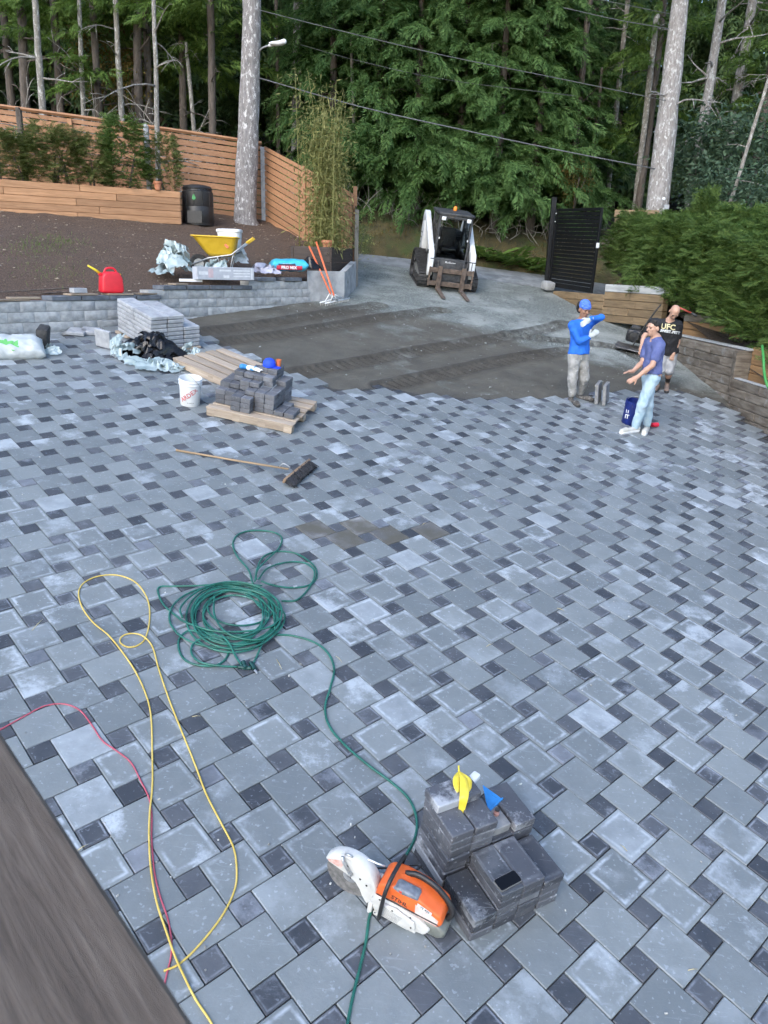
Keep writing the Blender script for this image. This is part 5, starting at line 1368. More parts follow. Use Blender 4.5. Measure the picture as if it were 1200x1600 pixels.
def crumple(name, label, cat, pos, sx, sy, sz, mat, seed, n=30, F=None, amp=.5, freq=1.6, edge=.5, flat=3.2, smooth=28):
    """a sheet of film thrown down in sharp folds, ragged at the ground"""
    g = np.random.default_rng(seed); P = np.zeros((n, n * 3, 3))
    K = [(a_, math.cos(t_), math.sin(t_), f_, g.random()) for a_, f_ in ((1, 1.0), (.9, 1.3), (.6, 2.1), (.5, 2.7), (.35, 4.1), (.25, 5.3), (.2, 7.0)) for t_ in [g.uniform(0, 6.28)]]
    tri = lambda q: 2 * abs(q - math.floor(q + .5)); S = sum(k[0] for k in K)
    for i in range(n):
        r = i / (n - 1)
        for j in range(n * 3):
            a = 2 * math.pi * j / (n * 3); rg = 1 + edge * .55 * mnoise.noise(Vector((math.cos(a) * 1.8, math.sin(a) * 1.8, seed))) + edge * .35 * mnoise.noise(Vector((math.cos(a) * 5, math.sin(a) * 5, seed + 3)))
            x, y = math.cos(a) * r * sx * rg, math.sin(a) * r * sy * rg; u, v = x / sx, y / sx
            u2 = u + .12 * mnoise.noise(Vector((u * 2, v * 2, seed))); v2 = v + .12 * mnoise.noise(Vector((u * 2, v * 2, seed + 7)))
            w_ = sum(k[0] * tri((u2 * k[1] + v2 * k[2]) * k[3] * freq * .5 + k[4]) for k in K) / S
            dome = max(0, 1 - r ** flat); off = (1 + .5 * mnoise.noise(Vector((u * 1.3 + seed, v * 1.3, 2.0))))
            P[i, j] = (x + .10 * sx * (w_ - .5) * (r < .97), y + .08 * sy * (w_ - .5), max(.006, sz * dome * off * (1 - amp + amp * 2 * w_) + sz * .12 * (1 - w_) * (1 - dome) + .008))
    F = F if F is not None else frame(pos, (1, 0, 0), PN)
    o = MB().grid(P, wrap=True).build(name, mat, None, smooth=smooth, M=F); return tag(o, label, cat)
# blue gloves and cap on the pile
M_glove = pm('blue glove', (.02, .16, .42), (.05, .26, .56), 20, .7, bmp=.3)
gl = thing('work_gloves', 'crumpled blue and white work gloves on top of the small paver pile', 'gloves', PF @ T3(.33, .60, .125 + LH * 6 + .004) @ Matrix.Scale(1.1, 4))
for sx_, m in ((0, M_glove), (.09, M_whiteP)):
    pr = [('e', (sx_, 0, .025), (.055, .045, .022)), ('c', (sx_ - .05, 0, .025), (sx_ - .09, -.02, .03), .03, .034)]
    for j, (dx_, dy_) in enumerate(((.06, -.05), (.075, -.02), (.075, .01), (.065, .035), (.0, .07))): pr.append(('c', (sx_ + dx_ * .5, dy_ * .7, .022), (sx_ + dx_, dy_, .02 + .02 * (j % 2)), .012, .010))
    V, Fq = surf(pr, .006, .012); o = new('glove', fast_mesh('glove', V, Fq, m, True), gl)
hc = thing('cap', 'round bright blue cap on top of the small paver pile', 'cap', PF @ T3(.56, .72, .125 + LH * 7 + .002))
MB().lathe([(.085, 0), (.088, .02), (.082, .06), (.06, .095), (.025, .11), (.0, .112)], 20).build('crown', plain('vivid blue cloth', (.012, .06, .60), .7), hc, smooth=60)
MB().prism([(.06, -.06), (.15, -.045), (.165, 0), (.15, .045), (.06, .06), (.085, 0)], .006).build('visor', plain('vivid blue cloth', (.012, .06, .60), .7), hc, smooth=None)
oc = thing('cup', 'small orange cup behind the blue cap', 'cup', PF @ T3(.66, .80, .125 + LH * 7 + .002)); MB().lathe([(.03, 0), (.038, .09), (.035, .09), (.028, .005), (0, .005)], 16).build('shell', plain('orange plastic', (.6, .17, .06), .5), oc)

# ---- buckets
def bucket(label, F, r0, r1, H_, mat, lip=True):
    t = thing('bucket', label, 'bucket', F)
    MB().lathe([(0, 0), (r0 * .97, 0), (r0, .006), (r1 * .975, H_ * .78), (r1 * 1.04, H_ * .785), (r1 * 1.04, H_ * .82), (r1, H_ * .83), (r1 * 1.0, H_ * .90), (r1 * 1.05, H_ * .905), (r1 * 1.05, H_ * .93), (r1 * 1.01, H_ * .94), (r1 * 1.02, H_), (r1 * .985, H_), (r1 * .95, H_ * .8), (r0 * .96, .012), (0, .012)], 40).build('shell', mat, t, smooth=35)
    MB().tube([(r1 * 1.05 * math.cos(a), r1 * 1.05 * math.sin(a), H_ * .86 - .16 * math.sin((a - .2) / (math.pi - .4) * math.pi) * 1.0) for a in np.linspace(.2 + math.pi, 2 * math.pi - .2, 18)], .003, 6).build('bail', M_steel, t, smooth=180)
    return t
wb = bucket('white plastic bucket with slanted red lettering beside the empty pallet', frame(G(297, 631), (1, 0, 0)), .128, .148, .37, M_whiteP)
def wrap(r, a0, z0, slope=0.0):
    return lambda p: ((r + .0012) * math.cos(a0 + p[0] / r), (r + .0012) * math.sin(a0 + p[0] / r), z0 + p[1])
lettering('ARDEX', .085, pm('faded red print', (.42, .08, .09), (.55, .2, .2), 30, .6, bmp=0), wb, RZ(R_(38)), bold=.002, fn=wrap(.141, R_(-84), .165))
lettering('~ ~~ ~', .03, M_rubber, wb, Matrix.Identity(4), bold=.001, fn=wrap(.135, R_(-75), .06))
bb_ = bucket('dark blue bucket with white lettering standing behind the man in jeans', frame(G(984, 661), (1, 0, 0)), .132, .150, .37, plain('navy bucket plastic', (.006, .018, .14), .45))
lettering('IT\nIT', .085, M_whiteP, bb_, RZ(R_(8)), bold=.003, fn=wrap(.142, R_(-142), .17))

# ---- pile of pale slabs, film and sheets by the block wall
sa, sb_, s_c = G(236, 552), G(300, 545), G(181, 519)
SL = frame(sa, sb_ - sa)
M_slab = pm('pale blue grey slab', (.25, .265, .285), (.36, .375, .395), 10, .8, bmp=.35, bscale=60, rnd=.1)
sm2 = MB().box((0, 0, .031), (.28, .28, .058), b=.009).mesh('slab', M_slab)
pallet('low pallet under the big block of pale slabs', SL @ T3(-.03, -.03, -.045) @ Matrix.Diagonal((1, 1, .62, 1)), .9, 1.2, 5, .1)
for cx in range(3):
    for cy in range(4):
        hN = (8, 8, 5)[cx] - (1 if cx == 1 and cy == 3 else 0)
        for L in range(hN):
            if not (cy == 0 or cx in (0, 2) or L == hN - 1 or L >= 4): continue
            paver_at(sm2, .15 + .287 * cx, .15 + .285 * cy, 0, 0, 'pale slab in the large square block by the grey wall', .036 + .0665 * L, SL, grp='pale slabs stacked by the block wall', jit=.008, nm='stone_slab')
for i, (px, py, rot, st, lab) in enumerate([(160, 545, 70, True, 'pale slab standing on edge left of the slab block'), (140, 523, 10, False, 'pale slab lying flat at the foot of the wall'), (118, 524, 5, False, 'leftmost pale slab lying loose at the foot of the wall')]):
    F = frame(G(px, py), (math.cos(R_(rot)), math.sin(R_(rot)), 0)); M = F @ (T3(0, 0, .153) @ RY(R_(84)) if st else T3(0, .1, .002)); o = new('loose_slab', sm2); o.matrix_world = M; tag(o, lab, 'slab')
M_film0 = pm('milky plastic film', (.30, .39, .40), (.50, .59, .60), 5, .22, bmp=.25, bscale=18, spec=.6)
M_film = M_film0; _t = M_film.node_tree; _b = _t.nodes['Principled BSDF']; _x = N_(_t, 'MixShader'); _x.inputs[0].default_value = .28; _tr = N_(_t, 'BsdfTransparent'); _t.links.new(_b.outputs[0], _x.inputs[1]); _t.links.new(_tr.outputs[0], _x.inputs[2]); _t.links.new(_x.outputs[0], _t.nodes['Material Output'].inputs[0])
M_blackfilm = pm('black plastic sheet', (.004, .004, .005), (.008, .008, .009), 6, .22, bmp=.25, bscale=7, bd=.02, spec=.35)
film_heap('plastic_film', 'crumpled clear plastic film in front of the slab block, left heap', 'plastic film', frame(G(192, 557), (1, 0, 0)), .42, .30, .34, M_film, 11, 10)
film_heap('plastic_film', 'flattened clear plastic film spread before the black sheet', 'plastic film', frame(G(240, 572), (1, 0, 0)), .62, .22, .12, M_film, 12, 10, size=.5)
film_heap('plastic_film', 'small twist of clear plastic film at the end of the empty pallet', 'plastic film', frame(G(298, 560), (1, 0, 0)), .26, .18, .24, M_film, 13, 7)
film_heap('black_sheet', 'shiny black plastic sheet bulging in front of the slab block', 'plastic sheet', frame(G(242, 557), (1, 0, 0)), .56, .30, .34, M_blackfilm, 18, 14, size=.85)
film_heap('plastic_film', 'small bluish plastic scrap beside the white bag', 'plastic film', frame(G(86, 551), (1, 0, 0)), .26, .17, .16, M_film, 15, 6)
def bag(name, label, cat, F, L, W_, H_, mat, wob=.02, seed=1):
    P = np.zeros((19, 32, 3))
    for i in range(19):
        u = i / 18 * 2 - 1; e = (1 - abs(u) ** 6)
        for j in range(32):
            a = 2 * math.pi * j / 32; c_, s_ = math.cos(a), math.sin(a); sg = lambda q, p: math.copysign(abs(q) ** p, q)
            k = .25 + .75 * e ** .5; q = Vector((u * 3, c_ * 2, s_ * 2 + seed)); n_ = mnoise.noise(q * 1.2)
            P[i, j] = (u * L / 2, sg(c_, .75) * W_ / 2 * (1.05 - .05 * e + .03 * n_), H_ / 2 + sg(s_, .8) * H_ / 2 * k * (1 + .15 * n_) + wob * mnoise.noise(q * 3))
    t = thing(name, label, cat, F); m = MB().grid(P, wrap=True); m.f.append(tuple(range(32))); m.f.append(tuple(range(18 * 32, 19 * 32))[::-1]); m.build('sack', mat, t, smooth=180); return t, P
M_bagw = pm('white woven bag', (.38, .42, .43), (.54, .57, .57), 6, .55, bmp=.4, bscale=22, dirt=(.4, .41, .4), dirt_s=4, dirt_t=.6)
t, P = bag('bulk_bag', 'white bag with a green leaf print slumped at the left edge', 'bag', frame(G(18, 561), G(66, 560) - G(18, 561)) @ T3(-.05, .2, -.02) @ RX(.2), 1.0, .46, .28, M_bagw, .06, 4)
for k, (u, v, s) in enumerate([(.02, .02, .10), (.14, -.02, .07), (.22, -.08, .10), (.1, .05, .05)]):
    lf = [(s * math.cos(a) * 1.0, s * .45 * math.sin(a)) for a in np.linspace(0, 6.28, 12, endpoint=False)]
    MB().prism(lf, .004, T3(u - .1, -.10 + v * .6, .268 + (-.02 if k == 2 else 0)) @ RX(.5) @ RZ(.5 * k)).build('leaf_print', plain('print green', (.12, .42, .12), .6), t, smooth=None)
o = bev(MB().box((0, 0, .17), (.16, .3, .34)), .03).build('dark_tub', M_rubber, None, M=frame(G(66, 545), (1, .2, 0)) @ RY(.12)); tag(o, 'dark grey tub partly hidden behind the white bag', 'tub')

# ---- things on the block wall and the mulch
M_board = wood('weathered board offcut', (.16, .12, .085), (.32, .26, .19), 0, .2)
def capz(t): return 3.405 + (CH if t > t1 + .1 else 0) + (CH if t > t2 + .1 else 0)
for px, z, L, wd_, a, lab in [(28, 3.335, .62, .2, .1, 'weathered board on the wall top at the far left'), (50, 3.365, .46, .16, -.15, 'shorter board stacked on the leftmost one'), (140, 3.41, .5, .22, .05, 'pale board on the dark cap left of the red can'), (195, 3.408, .46, .26, -.05, 'board under the red fuel can'), (238, 3.41, .36, .24, .12, 'board on the cap right of the red can'), (290, 3.57, .3, .22, .1, 'board end on the cap in front of the plastic heap')]:
    tt = wall_t(px); M = WM(tt, z, .08) @ RZ(a); o = MB().box((0, .08, .014), (L, wd_, .028), b=.003).build('board', M_board, None, M=M); tag(o, lab, 'board')
o = MB().box((0, .06, .045), (.24, .14, .075), b=.006).build('paver_offcut', M_slab, None, M=WM(wall_t(136), 3.44, .1)); tag(o, 'pale paver offcut lying on the boards left of the red can', 'paver')
for k, (y0, y1) in enumerate(((457, 449), (463, 455))):
    o = MB().tube([at(-30, y0 + 1, 12.4 + .1 * k), at(125, y1, 13.6 + .1 * k)], .012, 8).build('steel_rod', pm('rusty rod', (.08, .06, .05), (.16, .13, .11), 20, .7, .3, .2), None); tag(o, ('upper', 'lower')[k] + ' thin dark rod lying along the left wall top', 'rod')
# red fuel can
ct = wall_t(187); CF = WM(ct, 3.437, .17) @ RZ(-.25)
can = thing('fuel_can', 'bright red plastic fuel can with a yellow spout on the wall', 'fuel can', CF)
M_canred = pm('red polyethylene', (.55, .012, .025), (.66, .02, .035), 5, .4, bmp=.05)
sh = [(-.18, 0), (.17, 0), (.185, .05), (.175, .24), (.13, .335), (.06, .35), (-.05, .35), (-.12, .33), (-.165, .27), (-.185, .05)]
bev(xz(sh, -.12, .12), .035, 4).build('tank', M_canred, can, smooth=60)
MB().tube(crom([(-.10, 0, .33), (-.06, 0, .395), (.06, 0, .40), (.12, 0, .32)], 6), .018, 8).build('carry_handle', M_canred, can, smooth=180)
MB().lathe([(.032, 0), (.034, .035), (.02, .04)], 16, T3(-.155, 0, .29) @ RY(-.6)).build('neck', M_canred, can)
MB().tube([(-.175, 0, .32), (-.24, 0, .37), (-.36, 0, .44)], [.022, .02, .014], 10).build('spout', plain('yellow spout', (.72, .58, .03), .45), can, smooth=180)
MB().lathe([(.02, 0), (.02, .03), (0, .03)], 12, T3(.155, 0, .29) @ RY(.5)).build('vent_cap', plain('yellow spout', (.72, .58, .03), .45), can)
# plastic heap, wheelbarrow, tub, long box, soil bag
def gpos(px, py, Yd):
    p = at(px, py, Yd); return np.array([p[0], Yd, p[2]])
film_heap('plastic_film', 'big heap of crumpled pale plastic film on the mulch beside the wheelbarrow', 'plastic film', frame(gpos(275, 434, 15.5), (1, 0, 0), UPZ), .58, .42, .66, M_film, 21, 18)
film_heap('plastic_film', 'loose pale film and bags under the wheelbarrow', 'plastic film', F=frame(gpos(340, 432, 15.95), (1, 0, 0), UPZ), sx=.55, sy=.35, sz=.3, mat=M_film, seed=23, m=10)
crumple('black_sheet', 'small black plastic scrap on top of the pale film heap', 'plastic sheet', gpos(267, 396, 15.75), .16, .12, .14, M_blackfilm, 25, n=16, F=frame(gpos(267, 396, 15.6), (1, 0, 0), UPZ))
film_heap('plastic_film', 'white film bundle behind the wheelbarrow below the tub', 'plastic film', frame(gpos(374, 412, 16.7), (1, 0, 0), UPZ), .25, .2, .42, M_bagw, 27, 7, size=.9)
film_heap('grey_sheet', 'lavender grey sheet between the long box and the soil bag', 'sheet', frame(gpos(412, 428, 16.7), (1, .3, 0), UPZ), .42, .3, .2, pm('lavender sheet', (.30, .30, .38), (.44, .44, .52), 5, .6, bmp=.3), 29, 7, size=.9)
wf = frame(gpos(340, 428, 16.25), (1, .12, 0), UPZ); s_ = 16.25 / FPX
wbw = thing('wheelbarrow', 'yellow wheelbarrow parked on the edge of the mulch bed', 'wheelbarrow', wf)
M_wby = pm('wheelbarrow yellow', (.58, .36, .02), (.68, .44, .035), 6, .4, bmp=.05, dirt=(.45, .30, .08), dirt_s=6, dirt_t=.62)
def ringrect(x0, x1, w_, z, n=8, dz=0):
    P = []
    for (cx, cy, a0) in ((x1 - .1, w_ - .1, 0), (x0 + .1, w_ - .1, 90), (x0 + .1, -w_ + .1, 180), (x1 - .1, -w_ + .1, 270)):
        for k in range(n): a = R_(a0 + 90 * k / (n - 1)); P.append((cx + .1 * math.cos(a), cy + .1 * math.sin(a), z + dz * (cx + .1 * math.cos(a))))
    return P
tr_ = np.array([ringrect(-.46, .43, .34, .70, dz=-.02), ringrect(-.44, .42, .33, .69, dz=-.02), ringrect(-.20, .36, .26, .40), ringrect(-.14, .33, .22, .34), ringrect(-.10, .3, .20, .335)])
m = MB().grid(tr_[::-1], wrap=True); m.f.append(tuple(range(32))[::-1]); tray = m.build('tray', M_wby, wbw, smooth=50)
MB().tube(np.array(ringrect(-.465, .435, .345, .70, dz=-.02)), .014, 8, closed=True).build('tray_rim', M_wby, tray, smooth=180)
MB().box((0, 0, 0), (.09, .002, .05), T3(.22, -.318, .53) @ RX(-.25) @ RY(.785)).build('red_badge', plain('badge red', (.5, .12, .03)), tray, smooth=None)
for sg in (-1, 1):
    MB().tube([(-.5, sg * .06, .16), (-.15, sg * .2, .30), (.3, sg * .25, .37), (.68, sg * .28, .66)], .016, 8).build('handle_bar', M_steel, wbw, smooth=180)
    MB().tube([(.60, sg * .275, .60), (.74, sg * .285, .70)], .021, 10).build('grip', M_wby, wbw, smooth=180)
    MB().tube(crom([(.02, sg * .22, .34), (.14, sg * .23, .03), (.24, sg * .23, .03), (.34, sg * .24, .38)], 5), .012, 8).build('leg', M_steel, wbw, smooth=180)
wh = MB().lathe([(.10, -.03), (.17, -.04), (.185, -.02), (.188, 0), (.185, .02), (.17, .04), (.10, .03)], 28, T3(-.36, 0, .185) @ RXm, cap=False).build('wheel', M_rubber, wbw, smooth=50)
MB().lathe([(0, -.02), (.105, -.025), (.105, .025), (0, .02)], 20, T3(-.36, 0, .185) @ RXm).build('rim', M_steel, wh)
tf = frame(gpos(360, 404, 16.9), (1, 0, 0), UPZ); tub = thing('plastic_tub', 'white lidded plastic tub standing behind the wheelbarrow', 'tub', tf)
tr_ = np.array([ringrect(-.19, .19, .15, 0), ringrect(-.20, .20, .16, .02), ringrect(-.235, .235, .19, .52)]); m = MB().grid(tr_, wrap=True); m.f.append(tuple(range(32))); m.build('body', M_whiteP, tub, smooth=50)
tr_ = np.array([ringrect(-.25, .25, .205, .515), ringrect(-.255, .255, .21, .53), ringrect(-.25, .25, .205, .565), ringrect(-.22, .22, .18, .575)]); m = MB().grid(tr_, wrap=True); m.f.append(tuple(range(96, 128))); m.f.append(tuple(range(32))[::-1]); m.build('lid', M_whiteP, tub, smooth=50)
xa, xb = at(308, 438, 15.0), at(397, 437, 15.75); LB = frame((xa + xb) / 2, xb - xa, UPZ); Lb = np.linalg.norm(xb - xa)
M_carton = pm('grey printed carton', (.34, .36, .40), (.44, .46, .50), 8, .6, bmp=.1)
lb = thing('long_box', 'long low grey printed carton lying on the wall cap', 'box', LB); MB().box((0, .09, .115), (Lb, .2, .23), b=.006).build('carton', M_carton, lb)
for x_, w_, h_, z_ in ((-.32, .10, .16, .12), (-.47, .18, .06, .12), (-.02, .24, .03, .17), (.0, .12, .05, .06), (.33, .36, .025, .17), (.33, .36, .025, .12), (.33, .36, .025, .07), (.545, .03, .2, .115)):
    MB().box((x_, -.0115, z_), (w_, .002, h_)).build('printed_patch', plain('print pale', (.58, .60, .62), .6) if x_ != -.32 else plain('print rose', (.48, .38, .40), .6), lb, smooth=None)
o = MB().box((0, 0, 0), (.42, .13, .05), frame(at(298, 438, 15.15), (1, .3, 0), UPZ), b=.004).build('white_strip', M_whiteP, None); tag(o, 'white strip of trim lying left of the long grey carton', 'strip')
sf = frame(at(451, 424, 17.05), (1, .35, 0), UPZ); M_bagb = pm('sky blue printed sack', (.03, .34, .52), (.06, .46, .64), 5, .35, bmp=.15, bscale=20)
sb, P = bag('soil_sack', 'sky blue sack with red and black print lying on the wall', 'sack', sf, .76, .42, .25, M_bagb, .012, 2)
def onbag(x0, x1, z0, z1, mat, nm, off):
    g_ = np.zeros((8, 5, 3))
    for i in range(8):
        for j in range(5):
            x = x0 + (x1 - x0) * i / 7; z = z0 + (z1 - z0) * j / 4; g_[i, j] = (x, -.225 - off + .10 * max(0, (z - .10) / .12) ** 2 + .05 * max(0, (.06 - z) / .06), z)
    MB().grid(g_).build(nm, mat, sb, smooth=180)
onbag(-.30, .24, .03, .115, plain('print red', (.50, .03, .06), .5), 'red_band', .004); onbag(-.26, .10, .115, .21, plain('print black', (.03, .03, .05), .5), 'black_panel', .004)
lettering('PRO MIX', .082, M_whiteP, sb, T3(-.04, -.236, .074) @ RXm, bold=.003); lettering('— — —', .05, M_whiteP, sb, T3(-.08, -.232, .155) @ RXm, bold=.001)
crumple('black_sheet', 'black sack slumped behind the blue soil sack', 'sack', at(478, 424, 17.45), .32, .2, .2, M_blackfilm, 33, n=16, F=frame(at(478, 422, 17.45), (1, .3, 0), UPZ))
# compost bin
bf_ = GG(309, 351); bin_ = thing('compost_bin', 'tall black plastic compost bin beside the raised bed', 'bin', frame(bf_ + [0, .1, -.03], (1, 0, 0), UPZ))
MB().lathe([(.36, 0), (.375, .02), (.375, .10), (.385, .12), (.385, .44), (.38, .45), (.385, .46), (.375, .80), (.35, .82), (.345, .86)], 36).build('drum', M_black, bin_, smooth=30)
MB().lathe([(.365, .855), (.37, .88), (.33, .93), (.18, .965), (.17, .955), (0, .955)], 36).build('lid', M_black, bin_, smooth=35)
for a in np.linspace(0, 2 * math.pi, 12, endpoint=False): MB().box((.384 * math.cos(a), .384 * math.sin(a), .62), (.012, .03, .32), T3(0, 0, 0), b=.003).build('rib', M_black, bin_)
xz([(-.18, .06), (.18, .06), (.18, .34), (-.18, .34)], -.40, -.375).build('hatch', M_black, bin_, smooth=None)
xz([(-.045, .62), (.0, .58), (.05, .63), (.02, .69), (.0, .74), (-.03, .68)], -.397, -.39).build('leaf_mark', plain('mark green', (.05, .3, .09), .5), bin_, smooth=None)
pp = np.array((*(bR[:2] + bd_ * .62 + bn * 0), BTOP)); pt = thing('flower_pot', 'small terracotta pot at the edge of the raised bed', 'pot', T3(*at(247, 300, pp[1])[:2], BTOP + .002)); M_terra = pm('terracotta', (.36, .14, .07), (.46, .20, .11), 10, .8, bmp=.2)
MB().lathe([(.06, 0), (.085, .14), (.10, .145), (.10, .19), (.085, .19), (.07, .02), (0, .02)], 20).build('pot', M_terra, pt)
pt = thing('flower_pot', 'terracotta pot in the dark planter under the bamboo', 'pot', T3(*at(512, 385, 18.3)[:2], ztop - .055)); MB().lathe([(.09, 0), (.12, .14), (.14, .145), (.14, .2), (.12, .2), (.1, .02), (0, .02)], 20).build('pot', M_terra, pt)
# landscaping rakes
M_orh = plain('orange handle', (.66, .15, .06), .45)
for k, (top, bot, hd0, hd1, lab) in enumerate([((483, 385), (517, 460), (500, 473), (538, 463), 'landscape rake with the lower orange handle leaning on the concrete wall'), ((494, 378), (522, 462), (508, 474), (546, 466), 'landscape rake with the taller orange handle leaning on the concrete wall')]):
    B_ = G(*bot, .18); Tp = at(*top, 17.75); a, b_ = G(*hd0, .02), G(*hd1, .02)
    t = thing('rake', lab, 'rake', T3(tuple(G(*bot))), 'two rakes leaning on the concrete wall')
    MB().tube([B_, Tp], .02, 10).build('handle', M_orh, t, True, 180)
    MB().tube([a, b_], .016, 8).build('head_bar', M_whiteP, t, True, 180)
    for q in (a * .8 + b_ * .2, a * .2 + b_ * .8): MB().tube([B_ + (Tp - B_) * .03, q], .012, 8).build('brace', M_whiteP, t, True, 180)
    m = MB()
    for s in np.linspace(.03, .97, 16): q = a + (b_ - a) * s; m.box(tuple(q - PN * .03), (.012, .012, .06))
    m.build('tines', M_steel, t, True, None); MB().tube([B_, (a + b_) / 2], .018, 8).build('socket', M_whiteP, t, True, 180)

# ---- black slat gate
def unit_(v): return np.asarray(v) / np.linalg.norm(v)
gL, gR = at(857, 447, 22.45), at(925, 458, 20.2); gd_ = gR - gL; gw = np.linalg.norm(gd_); _u = unit_(gd_); GFm = frame(gL, gd_, np.array([0, 0, 1.0]) - _u * _u[2])
gate = thing('slat_gate', 'open black metal gate leaf with horizontal slats', 'gate', GFm)
M_gate = pm('satin black metal', (.0035, .004, .005), (.007, .0075, .009), 8, .45, .0, .05, spec=.25)
gh = 2.0
for x_ in (.035, gw - .035): MB().box((x_, 0, gh / 2), (.07, .06, gh), b=.006).build('stile', M_gate, gate)
for z_ in (.06, gh - .035): MB().box((gw / 2, 0, z_), (gw - .142, .055, .12 if z_ < 1 else .07), b=.005).build('rail', M_gate, gate)
nS = 19
for k in range(nS): MB().box((gw / 2, .005, .17 + k * (gh - .30) / (nS - 1)), (gw - .142, .022, .082), b=.003).build('slat', M_gate, gate)
MB().box((gw + .02, -.02, 1.13), (.04, .07, .12), b=.006).build('lock', M_whiteP, gate); MB().box((gw - .04, -.05, 1.13), (.06, .05, .16), b=.006).build('latch', M_gate, gate)
MB().box((.06, -.035, gh - .12), (.03, .02, .03), b=.004).build('hinge_bolt', M_whiteP, gate); MB().box((.06, -.035, gh - .32), (.03, .02, .03), b=.004).build('hinge_bolt', M_whiteP, gate)
o = MB().box((0, 0, 1.3), (.13, .13, 2.3), b=.008).build('gate_support', M_gate, None, M=T3(gL[0] - .02, gL[1] + .18, 3.45)); tag(o, 'tall square black post behind the slat gate', 'post')
o = bev(MB().box((0, 0, .1), (.3, .3, .22)), .05, 2).build('footing_stone', M_conc, None, M=frame(G(855, 452), (1, 0, 0)) @ RZ(.4)); tag(o, 'rough pale stone at the foot of the black gate', 'stone')

# ---- two slabs on edge, red tool
for k, (px, py, lab) in enumerate([(934, 628, 'left of two grey slabs standing on edge beside the man in blue'), (946, 630, 'right of two grey slabs standing on edge beside the man in blue')]):
    F = frame(G(px, py), G(px + 8, py - 11) - G(px, py)); o = MB().box((0, 0, .165), (.32, .055, .33), b=.006).build('standing_slab', M_cut, None, M=F @ RX(R_(-12))); tag(o, lab, 'slab')
rt = thing('rubber_mallet', 'red headed tool lying behind the man in jeans', 'mallet', frame(G(1022, 667), (1, .3, 0)))
MB().tube([(-.05, 0, .035), (.06, .01, .035)], [.034, .037], 14).build('head', plain('bright red rubber', (.6, .02, .05), .5), rt, smooth=40); MB().tube([(.0, .0, .035), (-.10, .22, .02)], .012, 8).build('handle', M_whiteP, rt, smooth=180)
# ---- plate compactor and shovel
cf = frame(G(985, 545), (1, -.45, 0)); pcx = thing('plate_compactor', 'plate compactor with a black engine and a folded handle beside the bald man', 'compactor', cf)
bev(xz([(-.32, .06), (-.26, .01), (.26, .01), (.34, .07), (.26, .04), (-.22, .04)], -.24, .24), .01).build('base_plate', pm('worn steel plate', (.07, .07, .075), (.17, .17, .175), 10, .5, .5, .2), pcx)
bev(MB().box((.02, 0, .30), (.34, .32, .26)), .05, 3).build('engine', M_black, pcx); MB().lathe([(.0, .0), (.11, 0), (.12, .03), (.10, .06), (0, .07)], 20, T3(.02, -.16, .30) @ RXm).build('recoil_cover', M_black, pcx)
bev(MB().box((.0, 0, .46), (.20, .16, .08)), .03, 2).build('fuel_tank', M_rubber, pcx); bev(MB().box((.26, -.05, .22), (.10, .30, .30), RY(.5)), .03, 2).build('yellow_tank', plain('pale yellow plastic', (.62, .56, .20), .5), pcx)
hp = crom([(.05, -.2, .12), (.15, -.22, .5), (.30, -.22, .92), (.33, -.1, .98), (.33, .1, .98), (.30, .22, .92), (.15, .22, .5), (.05, .2, .12)], 5); MB().tube(hp, .015, 8).build('handle', M_rubber, pcx, smooth=180)
sh_ = thing('shovel', 'long tool with a red handle resting on the timbers behind the bald man', 'shovel', T3(tuple(at(1075, 492, 15.6))))
MB().tube([at(1055, 478, 15.7), at(1080, 489, 15.6)], .018, 8).build('handle', plain('dull red handle', (.34, .06, .04), .5), sh_, True, 180); MB().tube([at(1080, 489, 15.6), at(1089, 494, 15.55)], [.02, .028], 8).build('socket', M_rubber, sh_, True, 180)

# ---- wires, lamp, small box on the far tree
M_wire = pm('dull cable', (.06, .065, .07), (.12, .125, .13), 20, .6, bmp=0)
for pts, Yd, r, lab in [([(405, 122), (560, 166), (700, 198), (860, 232), (1030, 265)], 22.2, .016, 'thickest sagging cable crossing between the two big trees'), ([(402, 15), (540, 50), (700, 88), (860, 120), (1040, 157)], 22.2, .009, 'upper thin wire crossing above the cedars'), ([(470, 70), (560, 95), (700, 125), (900, 150)], 24.5, .006, 'faint thin wire in front of the cedars below the upper wire'), ([(880, 12), (960, 30), (1045, 45)], 22.3, .009, 'short wire running to the big pale trunk, lower of two'), ([(915, -5), (980, 8), (1048, 22)], 22.3, .007, 'short wire running to the big pale trunk, upper of two')]:
    o = MB().tube(crom([at(x, y, Yd) for x, y in pts], 8), r, 6).build('overhead_wire', M_wire, None, smooth=180); tag(o, lab, 'wire')
lp = thing('street_lamp', 'pale street lamp head on a thin arm beside the big grey trunk', 'lamp', T3(tuple(at(405, 82, 22.3)))); MB().tube(crom([at(402, 84, 22.4), at(410, 75, 22.2), at(424, 70, 21.9)], 6), .022, 8).build('arm', M_greypost, lp, True, 180)
pa_, pb_ = at(421, 71, 21.9), at(444, 65, 21.6); V, Fq = surf([('c', pa_, pb_, .035, .06, .03), ('e', (pa_ + pb_) / 2, (.20, .09, .05))], .012, .03); o = new('head', fast_mesh('head', V - np.array(at(405, 82, 22.3)), Fq, M_whiteP, True), lp)
bx = thing('meter_box', 'small pale box with a white cap beside the big pale trunk', 'box', T3(tuple(at(1041, 340, 22.0)))); MB().box(tuple(at(1041, 324, 21.9)), (.13, .1, .13), b=.01).build('box', M_greypost, bx, True); MB().tube([at(1037, 342, 21.9), at(1037, 325, 21.9)], .012, 8).build('pipe', M_whiteP, bx, True, 180)
MB().lathe([(.03, 0), (.045, .02), (.04, .06), (0, .08)], 14, T3(tuple(at(1037, 313, 21.85)))).build('cap', M_whiteP, bx, True)
